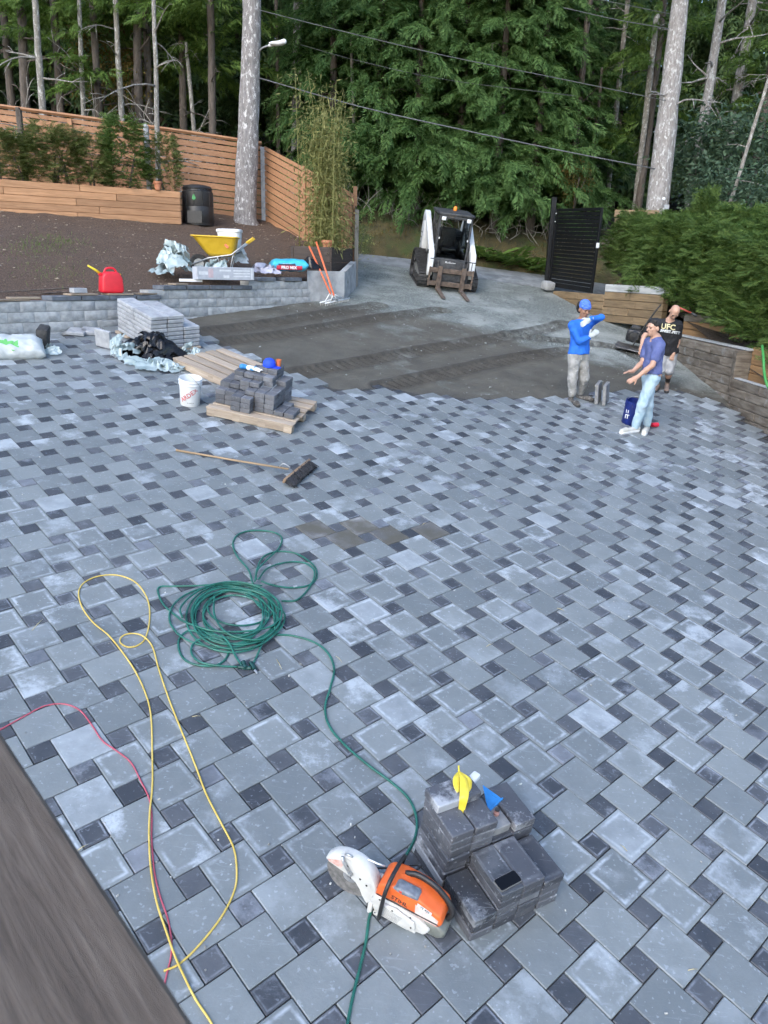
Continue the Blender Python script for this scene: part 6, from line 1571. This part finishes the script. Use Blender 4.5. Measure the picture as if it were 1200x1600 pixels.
# ---- compact track loader with pallet forks
c0 = (G(649, 448) + G(747, 452)) / 2
LF = frame(c0 - PN * .05, (math.cos(R_(-82)), math.sin(R_(-82)), 0)) @ Matrix.Scale(.88, 4)
ld = thing('track_loader', 'white compact track loader with rusty pallet forks parked on the gravel', 'loader', LF)
M_lw = pm('loader white paint', (.55, .57, .58), (.68, .70, .70), 5, .45, bmp=.05, dirt=(.38, .36, .32), dirt_s=4, dirt_t=.6)
M_frame = pm('loader dark frame', (.03, .032, .035), (.07, .072, .075), 10, .6, .2, .2, dirt=(.14, .12, .10), dirt_s=6, dirt_t=.6)
M_rust = pm('rusty steel', (.075, .055, .043), (.16, .122, .098), 9, .8, .2, .3, dirt=(.19, .10, .075), dirt_s=5, dirt_t=.62)
M_gl, tg, bgp = mat0('cab glass'); bgp.inputs['Base Color'].default_value = (.75, .8, .8, 1); bgp.inputs['Roughness'].default_value = .03; bgp.inputs['Transmission Weight'].default_value = 1.0; bgp.inputs['IOR'].default_value = 1.15
bump(tg, bgp, tex(tg, coords(tg, 'Object'), 3), .01, .002)
def hull_loop(circ, n=90, grow=0.0):
    pts = np.array([(x + (r + grow) * math.cos(a), z + (r + grow) * math.sin(a)) for x, z, r in circ for a in np.linspace(0, 2 * math.pi, 60)])
    P = pts[np.lexsort((pts[:, 1], pts[:, 0]))]; cr2 = lambda o, a, b: (a[0] - o[0]) * (b[1] - o[1]) - (a[1] - o[1]) * (b[0] - o[0]); H_ = []
    for seq in (P, P[::-1]):
        h = []
        for p in seq:
            while len(h) > 1 and cr2(h[-2], h[-1], p) <= 0: h.pop()
            h.append(p)
        H_ += h[:-1]
    H_ = np.array(H_); d = np.linalg.norm(np.diff(np.vstack([H_, H_[:1]]), axis=0), axis=1); L = np.concatenate([[0], np.cumsum(d)]); t = np.linspace(0, L[-1], n, endpoint=False)
    Hc = np.vstack([H_, H_[:1]]); return np.stack([np.interp(t, L, Hc[:, 0]), np.interp(t, L, Hc[:, 1])], 1)
circ = [(-.24, .21, .19), (-1.55, .21, .19), (-1.42, .62, .17)]
for sg in (-1, 1):
    yc = sg * .70; tw = .34; outer = hull_loop(circ, 96, .035); inner = hull_loop(circ, 96, 0.0)
    ring = []
    for (x1, z1), (x2, z2) in zip(outer, inner): ring.append([(x1, yc - tw / 2, z1), (x1, yc + tw / 2, z1), (x2, yc + tw / 2, z2), (x2, yc - tw / 2, z2)])
    ring = np.array(ring); ring = np.vstack([ring, ring[:1]])
    tk = MB().grid(ring, wrap=True).build('track', M_rubber, ld, smooth=None)
    cen = outer.mean(0); m = MB()
    for k in range(0, 96, 2):
        p, q = outer[k], outer[(k + 1) % 96]; tn = (q - p) / np.linalg.norm(q - p); nr = np.array([tn[1], -tn[0]])
        if nr @ (p - cen) < 0: nr = -nr
        Mx = Matrix(((tn[0], 0, nr[0], p[0]), (0, 1, 0, yc), (tn[1], 0, nr[1], p[1]), (0, 0, 0, 1))); m.box((0, 0, .012), (.036, tw - .02, .03), Mx)
    o = m.build('tread_lugs', M_rubber, tk, smooth=None)
    for x, z, r in circ + [(-.62, .14, .11), (-.9, .14, .11), (-1.18, .14, .11)]:
        w_ = MB().lathe([(0, -.06), (r * .4, -.07), (r * .5, -.03), (r * .93, -.03), (r * .97, -.12), (r * .97, .12), (r * .93, .03), (0, .05)], 24, T3(x, yc, z) @ Matrix.Rotation(-sg * math.pi / 2, 4, 'X')).build('road_wheel', M_frame, ld, smooth=35)
    bev(xz([(-.3, .15), (-.3, .33), (-1.2, .62), (-1.5, .6), (-1.5, .15)], yc - .1 - .02 * sg, yc + .1 - .02 * sg), .02).build('track_frame', pm('loader grey frame', (.2, .2, .19), (.3, .3, .29), 6, .7, bmp=.2), ld)
    arm = [(-1.80, 1.58), (-1.74, 1.82), (-1.62, 1.90), (-1.45, 1.88), (-.42, 1.26), (-.02, 1.05), (.06, .92), (.13, .46), (.08, .36), (-.05, .40), (-.10, .70), (-.22, .92), (-.55, 1.12), (-1.42, 1.70), (-1.55, 1.62)]
    y0, y1 = (.53, .68) if sg > 0 else (-.68, -.53)
    am = bev(xz(arm, y0, y1), .02, 2).build('lift_arm', M_lw, ld, smooth=40)
    bev(xz([(-1.85, .62), (-1.92, 1.45), (-1.75, 1.75), (-1.55, 1.72), (-1.45, 1.2), (-1.42, .62)], y0 - .02 * sg, y1 - .05 * sg), .02).build('rear_tower', M_lw, ld, smooth=40)
    MB().tube([(-1.5, sg * .48, 1.0), (-.45, sg * .48, 1.12)], [.04, .028], 10).build('lift_cylinder', M_steel, ld, smooth=40)
    MB().tube([(-.12, sg * .68, .98), (-.12, sg * .71, .98)], .055, 16).build('pivot_cap', M_frame, am, smooth=40)
    for k in range(3): MB().box((-1.68 + .05 * k, sg * .69 - (0 if sg > 0 else 0), 1.0 + .14 * k), (.16, .006, .03)).build('grille_slot', M_frame, ld, smooth=None)
    MB().tube([(.10, sg * .4, .35), (.02, sg * .36, .8)], [.035, .025], 10).build('tilt_cylinder', M_frame, ld, smooth=40)
bev(MB().box((-.95, 0, .48), (1.55, .98, .5)), .03).build('chassis', M_frame, ld)
bev(xz([(-2.0, .55), (-2.0, 1.25), (-1.85, 1.45), (-1.3, 1.45), (-1.3, .55)], -.47, .47), .04).build('engine_cover', M_frame, ld, smooth=40)
cabo = MB().box((-.75, 0, .74), (.95, .90, .05), b=.008).build('cab_floor', M_frame, ld, smooth=40)
for sg in (-1, 1):
    MB().box((-.30, sg * .45, 1.36), (.07, .06, 1.22), b=.01).build('cab_post', M_frame, cabo); MB().box((-1.20, sg * .45, 1.36), (.07, .05, 1.22), b=.01).build('cab_post', M_frame, cabo)
    MB().box((-.75, sg * .455, .86), (.82, .03, .2), b=.005).build('side_panel', M_frame, cabo)
    for k in range(7): MB().box((-.40 - .11 * k, sg * .455, 1.45), (.014, .012, .95)).build('side_bar', M_frame, cabo, smooth=None)
    for k in range(3): MB().tube(crom([(-1.3, sg * (.50 + .02 * k), 1.55), (-.8, sg * (.49 + .02 * k), 1.25 + .03 * k), (-.3, sg * (.49 + .02 * k), 1.0), (-.02, sg * (.46 + .02 * k), .75), (.1, sg * .42, .5 + .04 * k)], 6), .014, 6).build('hydraulic_hose', M_rubber, ld, smooth=180)
bev(MB().box((-.76, 0, 2.0), (1.06, 1.02, .075)), .025, 2).build('roof', M_frame, cabo); bev(MB().box((-.285, 0, 1.93), (.05, .84, .10)), .015).build('roof_front_bar', M_frame, cabo)
MB().box((-.27, 0, .79), (.07, .86, .06), b=.01).build('sill', M_frame, cabo)
MB().box((-.272, 0, 1.35), (.008, .835, 1.05)).build('windscreen', M_gl, cabo, smooth=None)
MB().box((-1.235, 0, 1.05), (.03, .84, .55)).build('rear_wall', M_frame, cabo); 
bev(MB().box((-.9, 0, .98), (.45, .46, .14)), .05, 3).build('seat', M_black, ld); bev(MB().box((-1.1, 0, 1.28), (.13, .46, .55), RY(-.0)), .05, 3).build('seat_back', M_black, ld)
for sg in (-1, 1):
    MB().tube([(-.55, sg * .24, .85), (-.5, sg * .24, 1.2), (-.46, sg * .22, 1.28)], [.018, .016, .026], 8).build('control_lever', M_black, ld, smooth=180)
    bev(MB().box((-.245, sg * .36, 1.88), (.04, .12, .10)), .012).build('headlight', plain('lamp glass', (.7, .72, .72), .2), ld)
    MB().box((-.262, sg * .41, 1.35), (.012, .03, .05)).build('reflector', M_whiteP, ld)
MB().lathe([(.05, 0), (.055, .02), (.05, .09), (.03, .12), (0, .125)], 16, T3(-.9, .05, 2.04)).build('beacon', plain('amber beacon', (.75, .25, .03), .3), ld, smooth=60)
bev(xz([(-.24, .30), (-.10, .32), (-.16, .80), (-.24, .80)], -.42, .42), .02).build('front_panel', M_frame, ld, smooth=40)
lettering('Bobcat', .11, M_whiteP, ld, T3(-.148, 0, .72) @ RZ(math.pi / 2) @ RX(R_(98)), bold=.003)
MB().box((-.075, 0, .50), (.012, .72, .15), RY(-.1)).build('white_step', M_lw, ld); MB().box((-.10, 0, .615), (.01, .6, .06), RY(-.12)).build('warning_strip', plain('red white strip', (.6, .42, .4), .5), ld); MB().box((-.115, 0, .675), (.01, .14, .05), RY(-.12)).build('sticker', M_whiteP, ld)
bev(MB().box((.14, 0, .40), (.07, 1.02, .34)), .02).build('quick_attach', M_frame, ld)
fk = MB(); 
for z_ in (.20, .56): fk.box((.22, 0, z_), (.05, 1.26, .13), b=.008)
for y_ in (-.62, .62): fk.box((.22, y_, .38), (.06, .05, .52), b=.008)
ff = fk.build('fork_frame', M_rust, ld); MB().tube([(.22, -.66, .86), (.22, .66, .86)], .014, 8).build('backrest_bar', M_frame, ff, smooth=180)
for y_ in (-.55, .55): MB().tube([(.22, y_, .6), (.22, y_, .86)], .012, 6).build('backrest_upright', M_frame, ff, smooth=180)
for y_ in (-.34, .34):
    MB().box((.28, y_, .36), (.05, .13, .66), b=.008).build('fork_shank', M_rust, ld)
    bev(xz([(.26, .03), (.26, .10), (1.3, .055), (1.36, .04), (1.3, .03)], y_ - .055, y_ + .055), .006, 1).build('fork_tine', M_rust, ld)

# ================================================================== PEOPLE
def unit(v): v = np.asarray(v, float); return v / (np.linalg.norm(v) + 1e-9)
M_skinA = pm('tanned skin', (.24, .125, .075), (.30, .16, .10), 10, .55, bmp=.05)
M_skinB = pm('fair tan skin', (.40, .235, .165), (.48, .29, .21), 10, .55, bmp=.05)
M_hair = pm('black hair', (.010, .008, .007), (.025, .02, .017), 60, .6, bmp=.5, bscale=120)
M_eye = plain('dark eye', (.02, .015, .012), .3)
M_lip = pm('lip', (.30, .13, .10), (.34, .16, .13), 20, .6, bmp=0)
def hand_prims(el, wr, hd, nrm, spread=.3, curl=.5, left=1):
    """palm plus five fingers of unequal length; hd: hand direction, nrm: back of the hand"""
    d = unit(hd); n = unit(np.asarray(nrm) - d * (np.asarray(nrm) @ d)); s = np.cross(d, n) * left; wr = np.asarray(wr)
    P = [('c', wr, wr + d * .05, .026, .030, .02)]; c = wr + d * .055
    P.append(('e', c, (.048, .042, .020), np.stack([d, s, n], 1), .015))
    for k, (off, L) in enumerate(((-.030, .058), (-.010, .072), (.010, .078), (.030, .068))):
        b = c + d * .042 + s * off; d1 = unit(d + s * off * spread * 6 - n * curl * .3); p1 = b + d1 * L * .5; d2 = unit(d1 - n * curl); p2 = p1 + d2 * L * .5
        P += [('c', b, p1, .0092, .0088, .006), ('c', p1, p2, .0088, .0076, .006)]
    b = c - s * .034 - d * .012; d1 = unit(d * .7 - s * .75 - n * .25); p1 = b + d1 * .036; p2 = p1 + unit(d1 + d * .6 - n * .2) * .032
    P += [('c', b, p1, .0125, .011, .008), ('c', p1, p2, .011, .0085, .006)]
    return P
def head_prims(c, f, u, hr=1.0):
    f = unit(f); u = unit(np.asarray(u) - f * (np.asarray(u) @ f)); s = np.cross(f, u); Mx = np.stack([s, f, u], 1); c = np.asarray(c)
    at_ = lambda a, b, z: c + s * a * hr + f * b * hr + u * z * hr
    P = [('e', at_(0, -.008, .028), (.077 * hr, .095 * hr, .090 * hr), Mx, .02), ('e', at_(0, .028, -.045), (.056 * hr, .060 * hr, .068 * hr), Mx, .03), ('c', at_(0, .066, -.094), at_(0, .06, -.098), .020 * hr, .02 * hr, .02),
         ('c', at_(0, .088, .005), at_(0, .110, -.028), .010 * hr, .015 * hr, .014), ('c', at_(-.045, .080, .022), at_(.045, .080, .022), .012 * hr, .012 * hr, .012), ('c', at_(-.018, .086, -.062), at_(.018, .086, -.062), .009 * hr, .009 * hr, .01)]
    for k in (-1, 1): P += [('e', at_(.080 * k, -.012, -.012), (.012 * hr, .022 * hr, .034 * hr), Mx, .008), ('e', at_(.042 * k, .066, -.022), (.022 * hr, .018 * hr, .018 * hr), Mx, .02)]
    return P, at_, Mx
def person(label, base, J, face, fup, shirt, pants, shoe, skin, sleeve, shorts, hands, fat=1.0, hairfn=None, hem=.0):
    t = thing('person', label, 'person', T3(tuple(base)))
    N, P_ = np.asarray(J['neck']), (np.asarray(J['hipL']) + J['hipR']) / 2
    sL, sR = np.asarray(J['shL']), np.asarray(J['shR']); up = unit(N - P_); lat = unit((sR - sL) - up * ((sR - sL) @ up)); dep = np.cross(lat, up); Mt = np.stack([lat, dep, up], 1)
    L = np.linalg.norm(N - P_); tp = lambda k: P_ + (N - P_) * k
    hp, ha, Mh = head_prims(J['head'], face, fup)
    B = list(hp); B += [('c', N - up * .03, np.asarray(J['head']) - unit(np.asarray(fup)) * .06, .058, .052, .03)]
    tors = [('e', tp(.72), (.168 * fat, .112 * fat, L * .30), Mt, .05), ('e', tp(.40), (.148 * fat, .108 * fat, L * .26), Mt, .05), ('e', tp(.06), (.165 * fat, .115 * fat, L * .20), Mt, .05), ('c', sL + (N - sL) * .15, sR + (N - sR) * .15, .062, .062, .05), ('c', (sL + sR) / 2, N, .075, .055, .04)]
    B += tors
    for a in ('L', 'R'):
        s_, e_, w_ = J['sh' + a], J['el' + a], J['wr' + a]; B += [('c', s_, e_, .052 * fat, .041, .02), ('c', e_, np.asarray(e_) * .6 + np.asarray(w_) * .4, .042, .040, .012), ('c', np.asarray(e_) * .6 + np.asarray(w_) * .4, w_, .040, .027, .012)]
        h_, k_, n_ = J['hip' + a], J['kn' + a], J['an' + a]; mid = np.asarray(k_) * .65 + np.asarray(n_) * .35; B += [('c', h_, k_, .084 * fat, .056, .03), ('c', k_, mid, .056, .055, .02), ('c', mid, n_, .055, .038, .02)]
    glv = []
    for a in ('L', 'R'):
        hd, nr, lf, cu, gm = hands[a]; hpz = hand_prims(J['el' + a], J['wr' + a], hd, nr, .3, cu, lf)
        if gm is None: B += hpz
        else: glv.append((gm, hpz, a))
    body('body', B, skin, t, .0105, .02)
    for gm, hpz, a in glv: body('glove', [(p[0], p[1], p[2], p[3] + .004, p[4] + .004, *p[5:]) if p[0] == 'c' else (p[0], p[1], tuple(q + .004 for q in p[2]), *p[3:]) for p in hpz] + [('c', np.asarray(J['wr' + a]) - unit(hd) * .03, J['wr' + a], .036, .033, .01)], gm, t, .008, .008)
    S = [('e', p[1], tuple(q + .014 for q in p[2]), *p[3:]) if p[0] == 'e' else ('c', p[1], p[2], p[3] + .016, p[4] + .010, *p[5:]) for p in tors[:4]]
    S.append(('c', (sL + sR) / 2 - up * .01, N - up * .035, .088, .072, .03))
    S.append(('e', tp(.12), (.182 * fat, .134 * fat, L * .52), Mt, .04))
    for a in ('L', 'R'):
        s_, e_, w_ = map(np.asarray, (J['sh' + a], J['el' + a], J['wr' + a]))
        if sleeve == 'long': S += [('c', s_, e_, .068 * fat, .054, .025), ('c', e_, w_ - unit(w_ - e_) * .01, .054, .040, .015)]
        else: S += [('c', s_, s_ + (e_ - s_) * .62, .072 * fat, .070, .03)]
    so_ = body('shirt', S, shirt, t, .011, .03, wob=.011, wsc=10, cuts=[(P_ + up * hem, -up)] if sleeve != 'long' or True else ())
    T_ = [('e', tp(.03), (.176 * fat, .126 * fat, .12), Mt, .04)]
    for a in ('L', 'R'):
        h_, k_, n_ = map(np.asarray, (J['hip' + a], J['kn' + a], J['an' + a]))
        if shorts: T_ += [('c', h_, h_ + (k_ - h_) * .92, .108 * fat, .098, .03)]
        else: T_ += [('c', h_, k_, .102 * fat, .077, .03), ('c', k_, n_ + (k_ - n_) * .03, .077, .064, .02)]
    body('shorts' if shorts else 'trousers', T_, pants, t, .011, .03, wob=.013, wsc=9)
    for a in ('L', 'R'):
        n_, to = np.asarray(J['an' + a]), np.asarray(J['toe' + a]); g_ = n_.copy(); g_[2] = min(to[2], n_[2] - .06); hl_ = g_ + unit((g_ - to) * [1, 1, 0]) * .045; hl_[2] = to[2] + .0
        d_ = unit(to - hl_); o_ = body('shoe', [('c', hl_ + [0, 0, .03], to + [0, 0, .02], .040, .036, .02), ('c', hl_ + [0, 0, .045], n_ + [0, 0, .02], .040, .042, .02), ('c', to - d_ * .09 + [0, 0, .03], to - d_ * .02 + [0, 0, .02], .044, .038, .02)], shoe[0], t, .008, .015)
        body('sole', [('c', hl_ + [0, 0, .004], to + [0, 0, .002], .041, .040, .01), ('c', to - d_ * .1 + [0, 0, .003], to - d_ * .03 + [0, 0, .003], .046, .042, .01)], shoe[1], t, .008, .01)
        if len(shoe) > 2: body('sock', [('c', n_ + [0, 0, .0], n_ + unit(np.asarray(J['kn' + a]) - n_) * .10, .046, .049, .01)], shoe[2], t, .008, .01)
    ey = []
    for k in (-1, 1): ey.append(('e', ha(.032 * k, .083, .002), (.012, .008, .0075), Mh, .004))
    body('eyes', ey, M_eye, t, .003, .004)
    body('eyebrows', [('c', ha(.014 * k, .094, .021), ha(.05 * k, .082, .022), .0055, .004, .003) for k in (-1, 1)], M_hair, t, .003, .004)
    body('mouth', [('c', ha(-.018, .094, -.060), ha(.018, .094, -.060), .0055, .0055, .004)], M_lip, t, .003, .004)
    if hairfn: hairfn(t, ha, Mh)
    return t, ha, Mh, so_, Mt, tp
def JP(Yb):
    return lambda x, y, dy=0.0: at(x, y, Yb + dy)
g0 = lambda p: np.array([p[0], p[1], plz(p[0], p[1])])
# -- man in the bright blue top
f = JP(12.75); b0 = G(903, 630)
fa = g0(G(893, 626)); fb = g0(G(906, 622))
J = dict(head=f(913, 484, -.03), neck=f(908, 501, .02), shL=f(894, 509, -.06), shR=f(921, 506, .05), elL=f(905, 533, -.17), wrL=f(921, 527, -.22), elR=f(939, 496, -.12), wrR=f(922, 499, -.24),
         hipL=f(897, 556, -.02), hipR=f(911, 556, .03), knL=f(895, 592, -.05), knR=f(913, 590, .02), anL=fa + [0, 0, .10], anR=fb + [0, 0, .10], toeL=g0(G(903, 636)) + [0, 0, .02], toeR=g0(G(924, 628)) + [0, 0, .02])
M_bt = pm('bright blue top', (.010, .10, .50), (.016, .15, .62), 4, .8, bmp=.5, bscale=14, bd=.03)
M_pd = pm('paint spattered trousers', (.20, .20, .19), (.33, .33, .32), 9, .9, bmp=.5, bscale=14, bd=.03, dirt=(.55, .55, .53), dirt_s=22, dirt_t=.60)
M_wg = pm('pale work glove', (.34, .39, .41), (.46, .50, .52), 14, .8, bmp=.2)
M_bt2 = pm('worn work boot', (.05, .045, .04), (.13, .12, .11), 12, .85, bmp=.4, dirt=(.3, .3, .29), dirt_s=16, dirt_t=.55)
M_band = pm('blue patterned head wrap', (.012, .06, .42), (.12, .25, .65), 26, .8, bmp=.2, stretch=(1, 1, 4))
def hairA(t, ha, Mh):
    body('head_wrap', [('e', ha(0, -.012, .058), (.088, .104, .078), Mh, .02), ('e', ha(0, -.02, .095), (.078, .088, .066), Mh, .03), ('c', ha(-.03, .05, .05), ha(.03, .05, .05), .042, .042, .02)], M_band, t, .008, .02)
    body('hair', [('e', ha(.0, -.10, .0), (.075, .055, .085), Mh, .02), ('e', ha(.045, -.085, .05), (.05, .05, .06), Mh, .02), ('e', ha(-.04, -.10, .06), (.05, .05, .06), Mh, .02)], M_hair, t, .009, .02, wob=.01, wsc=30)
person('man in a bright blue top and head wrap raising his gloved arm to his face', b0, J, (.35, -.9, -.25), (.05, .0, 1), M_bt, M_pd, (M_bt2, M_rubber), M_skinA, 'long', False,
       dict(L=(f(926, 523, -.26) - f(921, 527, -.22), (0, -1, .2), 1, .5, M_wg), R=(f(914, 504, -.27) - f(922, 499, -.24), (0, -1, .4), -1, .6, M_wg)), .98, hairA, .03)
# -- man in jeans
f = JP(11.7); b0 = G(1000, 676)
J = dict(head=f(1021, 512, -.02), neck=f(1026, 527, .0), shL=f(1013, 536, .16), shR=f(1031, 540, -.15), elL=f(1004, 566, .10), wrL=f(989, 580, -.02), elR=f(1019, 571, -.22), wrR=f(996, 589, -.20),
         hipL=f(1014, 592, .09), hipR=f(1019, 593, -.08), knL=f(1013, 633, .09), knR=f(1004, 632, -.10), anL=g0(G(1010, 671)) + [0, 0, .09], anR=g0(G(992, 675)) + [0, 0, .09], toeL=g0(G(1006, 680)) + [0, 0, .02], toeR=g0(G(971, 678)) + [0, 0, .02])
M_tee = pm('faded indigo tee', (.065, .085, .22), (.10, .125, .28), 5, .85, bmp=.5, bscale=14, bd=.03)
M_jean = pm('light washed denim', (.27, .39, .47), (.42, .53, .60), 5, .85, bmp=.5, bscale=14, bd=.03)
M_shoew = pm('off white trainers', (.42, .42, .38), (.55, .54, .50), 10, .6, bmp=.1)
def hairB(t, ha, Mh):
    body('hair', [('e', ha(0, -.026, .054), (.089, .100, .086), Mh, .02), ('c', ha(-.045, .022, .100), ha(.045, .022, .100), .034, .034, .02), ('e', ha(0, -.06, .0), (.076, .055, .07), Mh, .02)], M_hair, t, .008, .02, wob=.004, wsc=40)
person('man in light washed jeans and an indigo tee holding his hands in front', b0, J, (-.88, -.42, -.08), (.08, 0, 1), M_tee, M_jean, (M_shoew, M_whiteP), M_skinB, 'short', False,
       dict(L=(f(980, 581, -.06) - f(989, 580, -.02), (0, .2, 1), -1, .4, None), R=(f(985, 595, -.22) - f(996, 589, -.20), (0, -1, .5), 1, .6, None)), .98, hairB, .09)
# -- bald man
f = JP(14.15); b0 = G(1040, 611)
J = dict(head=f(1054, 487, -.28), neck=f(1046, 500, -.16), shL=f(1022, 505, -.04), shR=f(1060, 508, -.10), elL=f(1006, 526, -.10), wrL=f(1002, 541, -.22), elR=f(1059, 535, -.02), wrR=f(1053, 549, -.08),
         hipL=f(1034, 552, .06), hipR=f(1049, 552, .04), knL=f(1030, 580, -.02), knR=f(1045, 581, -.02), anL=g0(G(1026, 606)) + [0, 0, .12], anR=g0(G(1042, 605)) + [0, 0, .12], toeL=g0(G(1022, 613)) + [0, 0, .02], toeR=g0(G(1041, 614)) + [0, 0, .02])
M_blk = pm('black tee', (.007, .007, .009), (.014, .014, .017), 5, .85, bmp=.5, bscale=14, bd=.03)
M_shorts = pm('grey shorts', (.24, .245, .255), (.33, .335, .345), 6, .85, bmp=.4, bscale=14, bd=.03)
t, ha, Mh, so_, Mt, tp = person('bald man in a black printed tee and grey shorts bending forward', b0, J, (-.10, -.58, -.80), (.02, -.78, .62), M_blk, M_shorts, (pm('dusty brown boot', (.16, .11, .085), (.26, .2, .17), 12, .8, bmp=.3), M_rubber, M_black), M_skinB, 'short', True,
       dict(L=(f(1001, 550, -.26) - f(1002, 541, -.22), (-.4, -.8, 0), 1, .7, None), R=(f(1051, 556, -.1) - f(1053, 549, -.08), (0, -1, 0), -1, .5, None)), 1.08, None, .02)
body('beard', [('e', ha(0, .05, -.088), (.045, .042, .032), Mh, .02)], pm('grey stubble', (.16, .11, .09), (.26, .19, .15), 60, .8, bmp=.3), t, .006, .015)
# chest print, laid on the shirt by casting onto it
dg = bpy.context.evaluated_depsgraph_get()
def shirt_print(txt, size, px, py, mat, Yd, ang=0.0, bold=.002, sh=so_, par=t):
    v, f_ = text_geo(txt, size, bold); s_ = FPX / Yd; out = []
    Mi = MW[par.name].inverted(); o_ = Mi @ Vector(CAM)
    ca, sa = math.cos(ang), math.sin(ang)
    for p in v:
        q = at(px + (p[0] * ca - p[1] * sa) * s_, py - (p[0] * sa + p[1] * ca) * s_, Yd); d = (Mi @ Vector(q) - o_).normalized(); hit, loc, nrm, _ = sh.ray_cast(o_, d)
        out.append((loc - d * .006)[:] if hit else (Mi @ Vector(q))[:])
    b = MB(); b.add(out, f_); b.build('print', mat, par, smooth=None)
bpy.context.view_layer.update()
shirt_print('UFC', .14, 1044, 511, pm('gold print', (.55, .48, .25), (.62, .56, .33), 20, .6, bmp=0), 13.95, -.12, .004)
shirt_print('SWEET..PETT', .062, 1047, 518.5, M_whiteP, 13.95, -.14, .003)

# ---- small litter on the paving
g = np.random.default_rng(44); b = MB(); b2 = MB()
for k in range(150):
    q = (g.uniform(20, 1190), g.uniform(640, 1590)); p = G(*q)
    if not inside(p): continue
    F = frame(p, (math.cos(g.uniform(0, 6.28)), math.sin(g.uniform(0, 6.28)), 0)); s_ = g.uniform(.004, .011)
    b.box((0, 0, s_ * .4), (s_ * g.uniform(.8, 2.2), s_, s_ * .8), F @ RX(g.normal(0, .3)) @ RZ(g.uniform(0, 3)), b=s_ * .2)
for x, y, a, L in ((50, 985, 1.45, .16), (432, 1030, -1.1, .13), (525, 1025, -.9, .09), (1075, 1516, .2, .06), (760, 1010, .7, .07), (870, 950, -.5, .08), (660, 640 + 180, 1.0, .08), (300, 1120, .3, .06), (980, 1330, 2.2, .06), (120, 1330, .9, .07)):
    p = G(x, y, .004); d = np.array([math.cos(a), math.sin(a), 0]); d -= PN * (d @ PN); b2.tube([p, p + d * L * .5 + PN * .006, p + d * L], [.0022, .0026, .001], 5)
o = stuff(b.build('grit', pm('pale grit', (.2, .2, .19), (.5, .5, .47), 40, .9, bmp=.1, rnd=.4, kind='World'), None, smooth=None)); o['label'] = 'crumbs of cut stone scattered over the pavers'; o['category'] = 'grit'
o = stuff(b2.build('straw', pm('dry straw', (.42, .36, .2), (.55, .48, .28), 30, .8, bmp=.1, kind='World'), None, smooth=180)); o['label'] = 'a few dry straw stalks lying on the pavers'; o['category'] = 'straw'
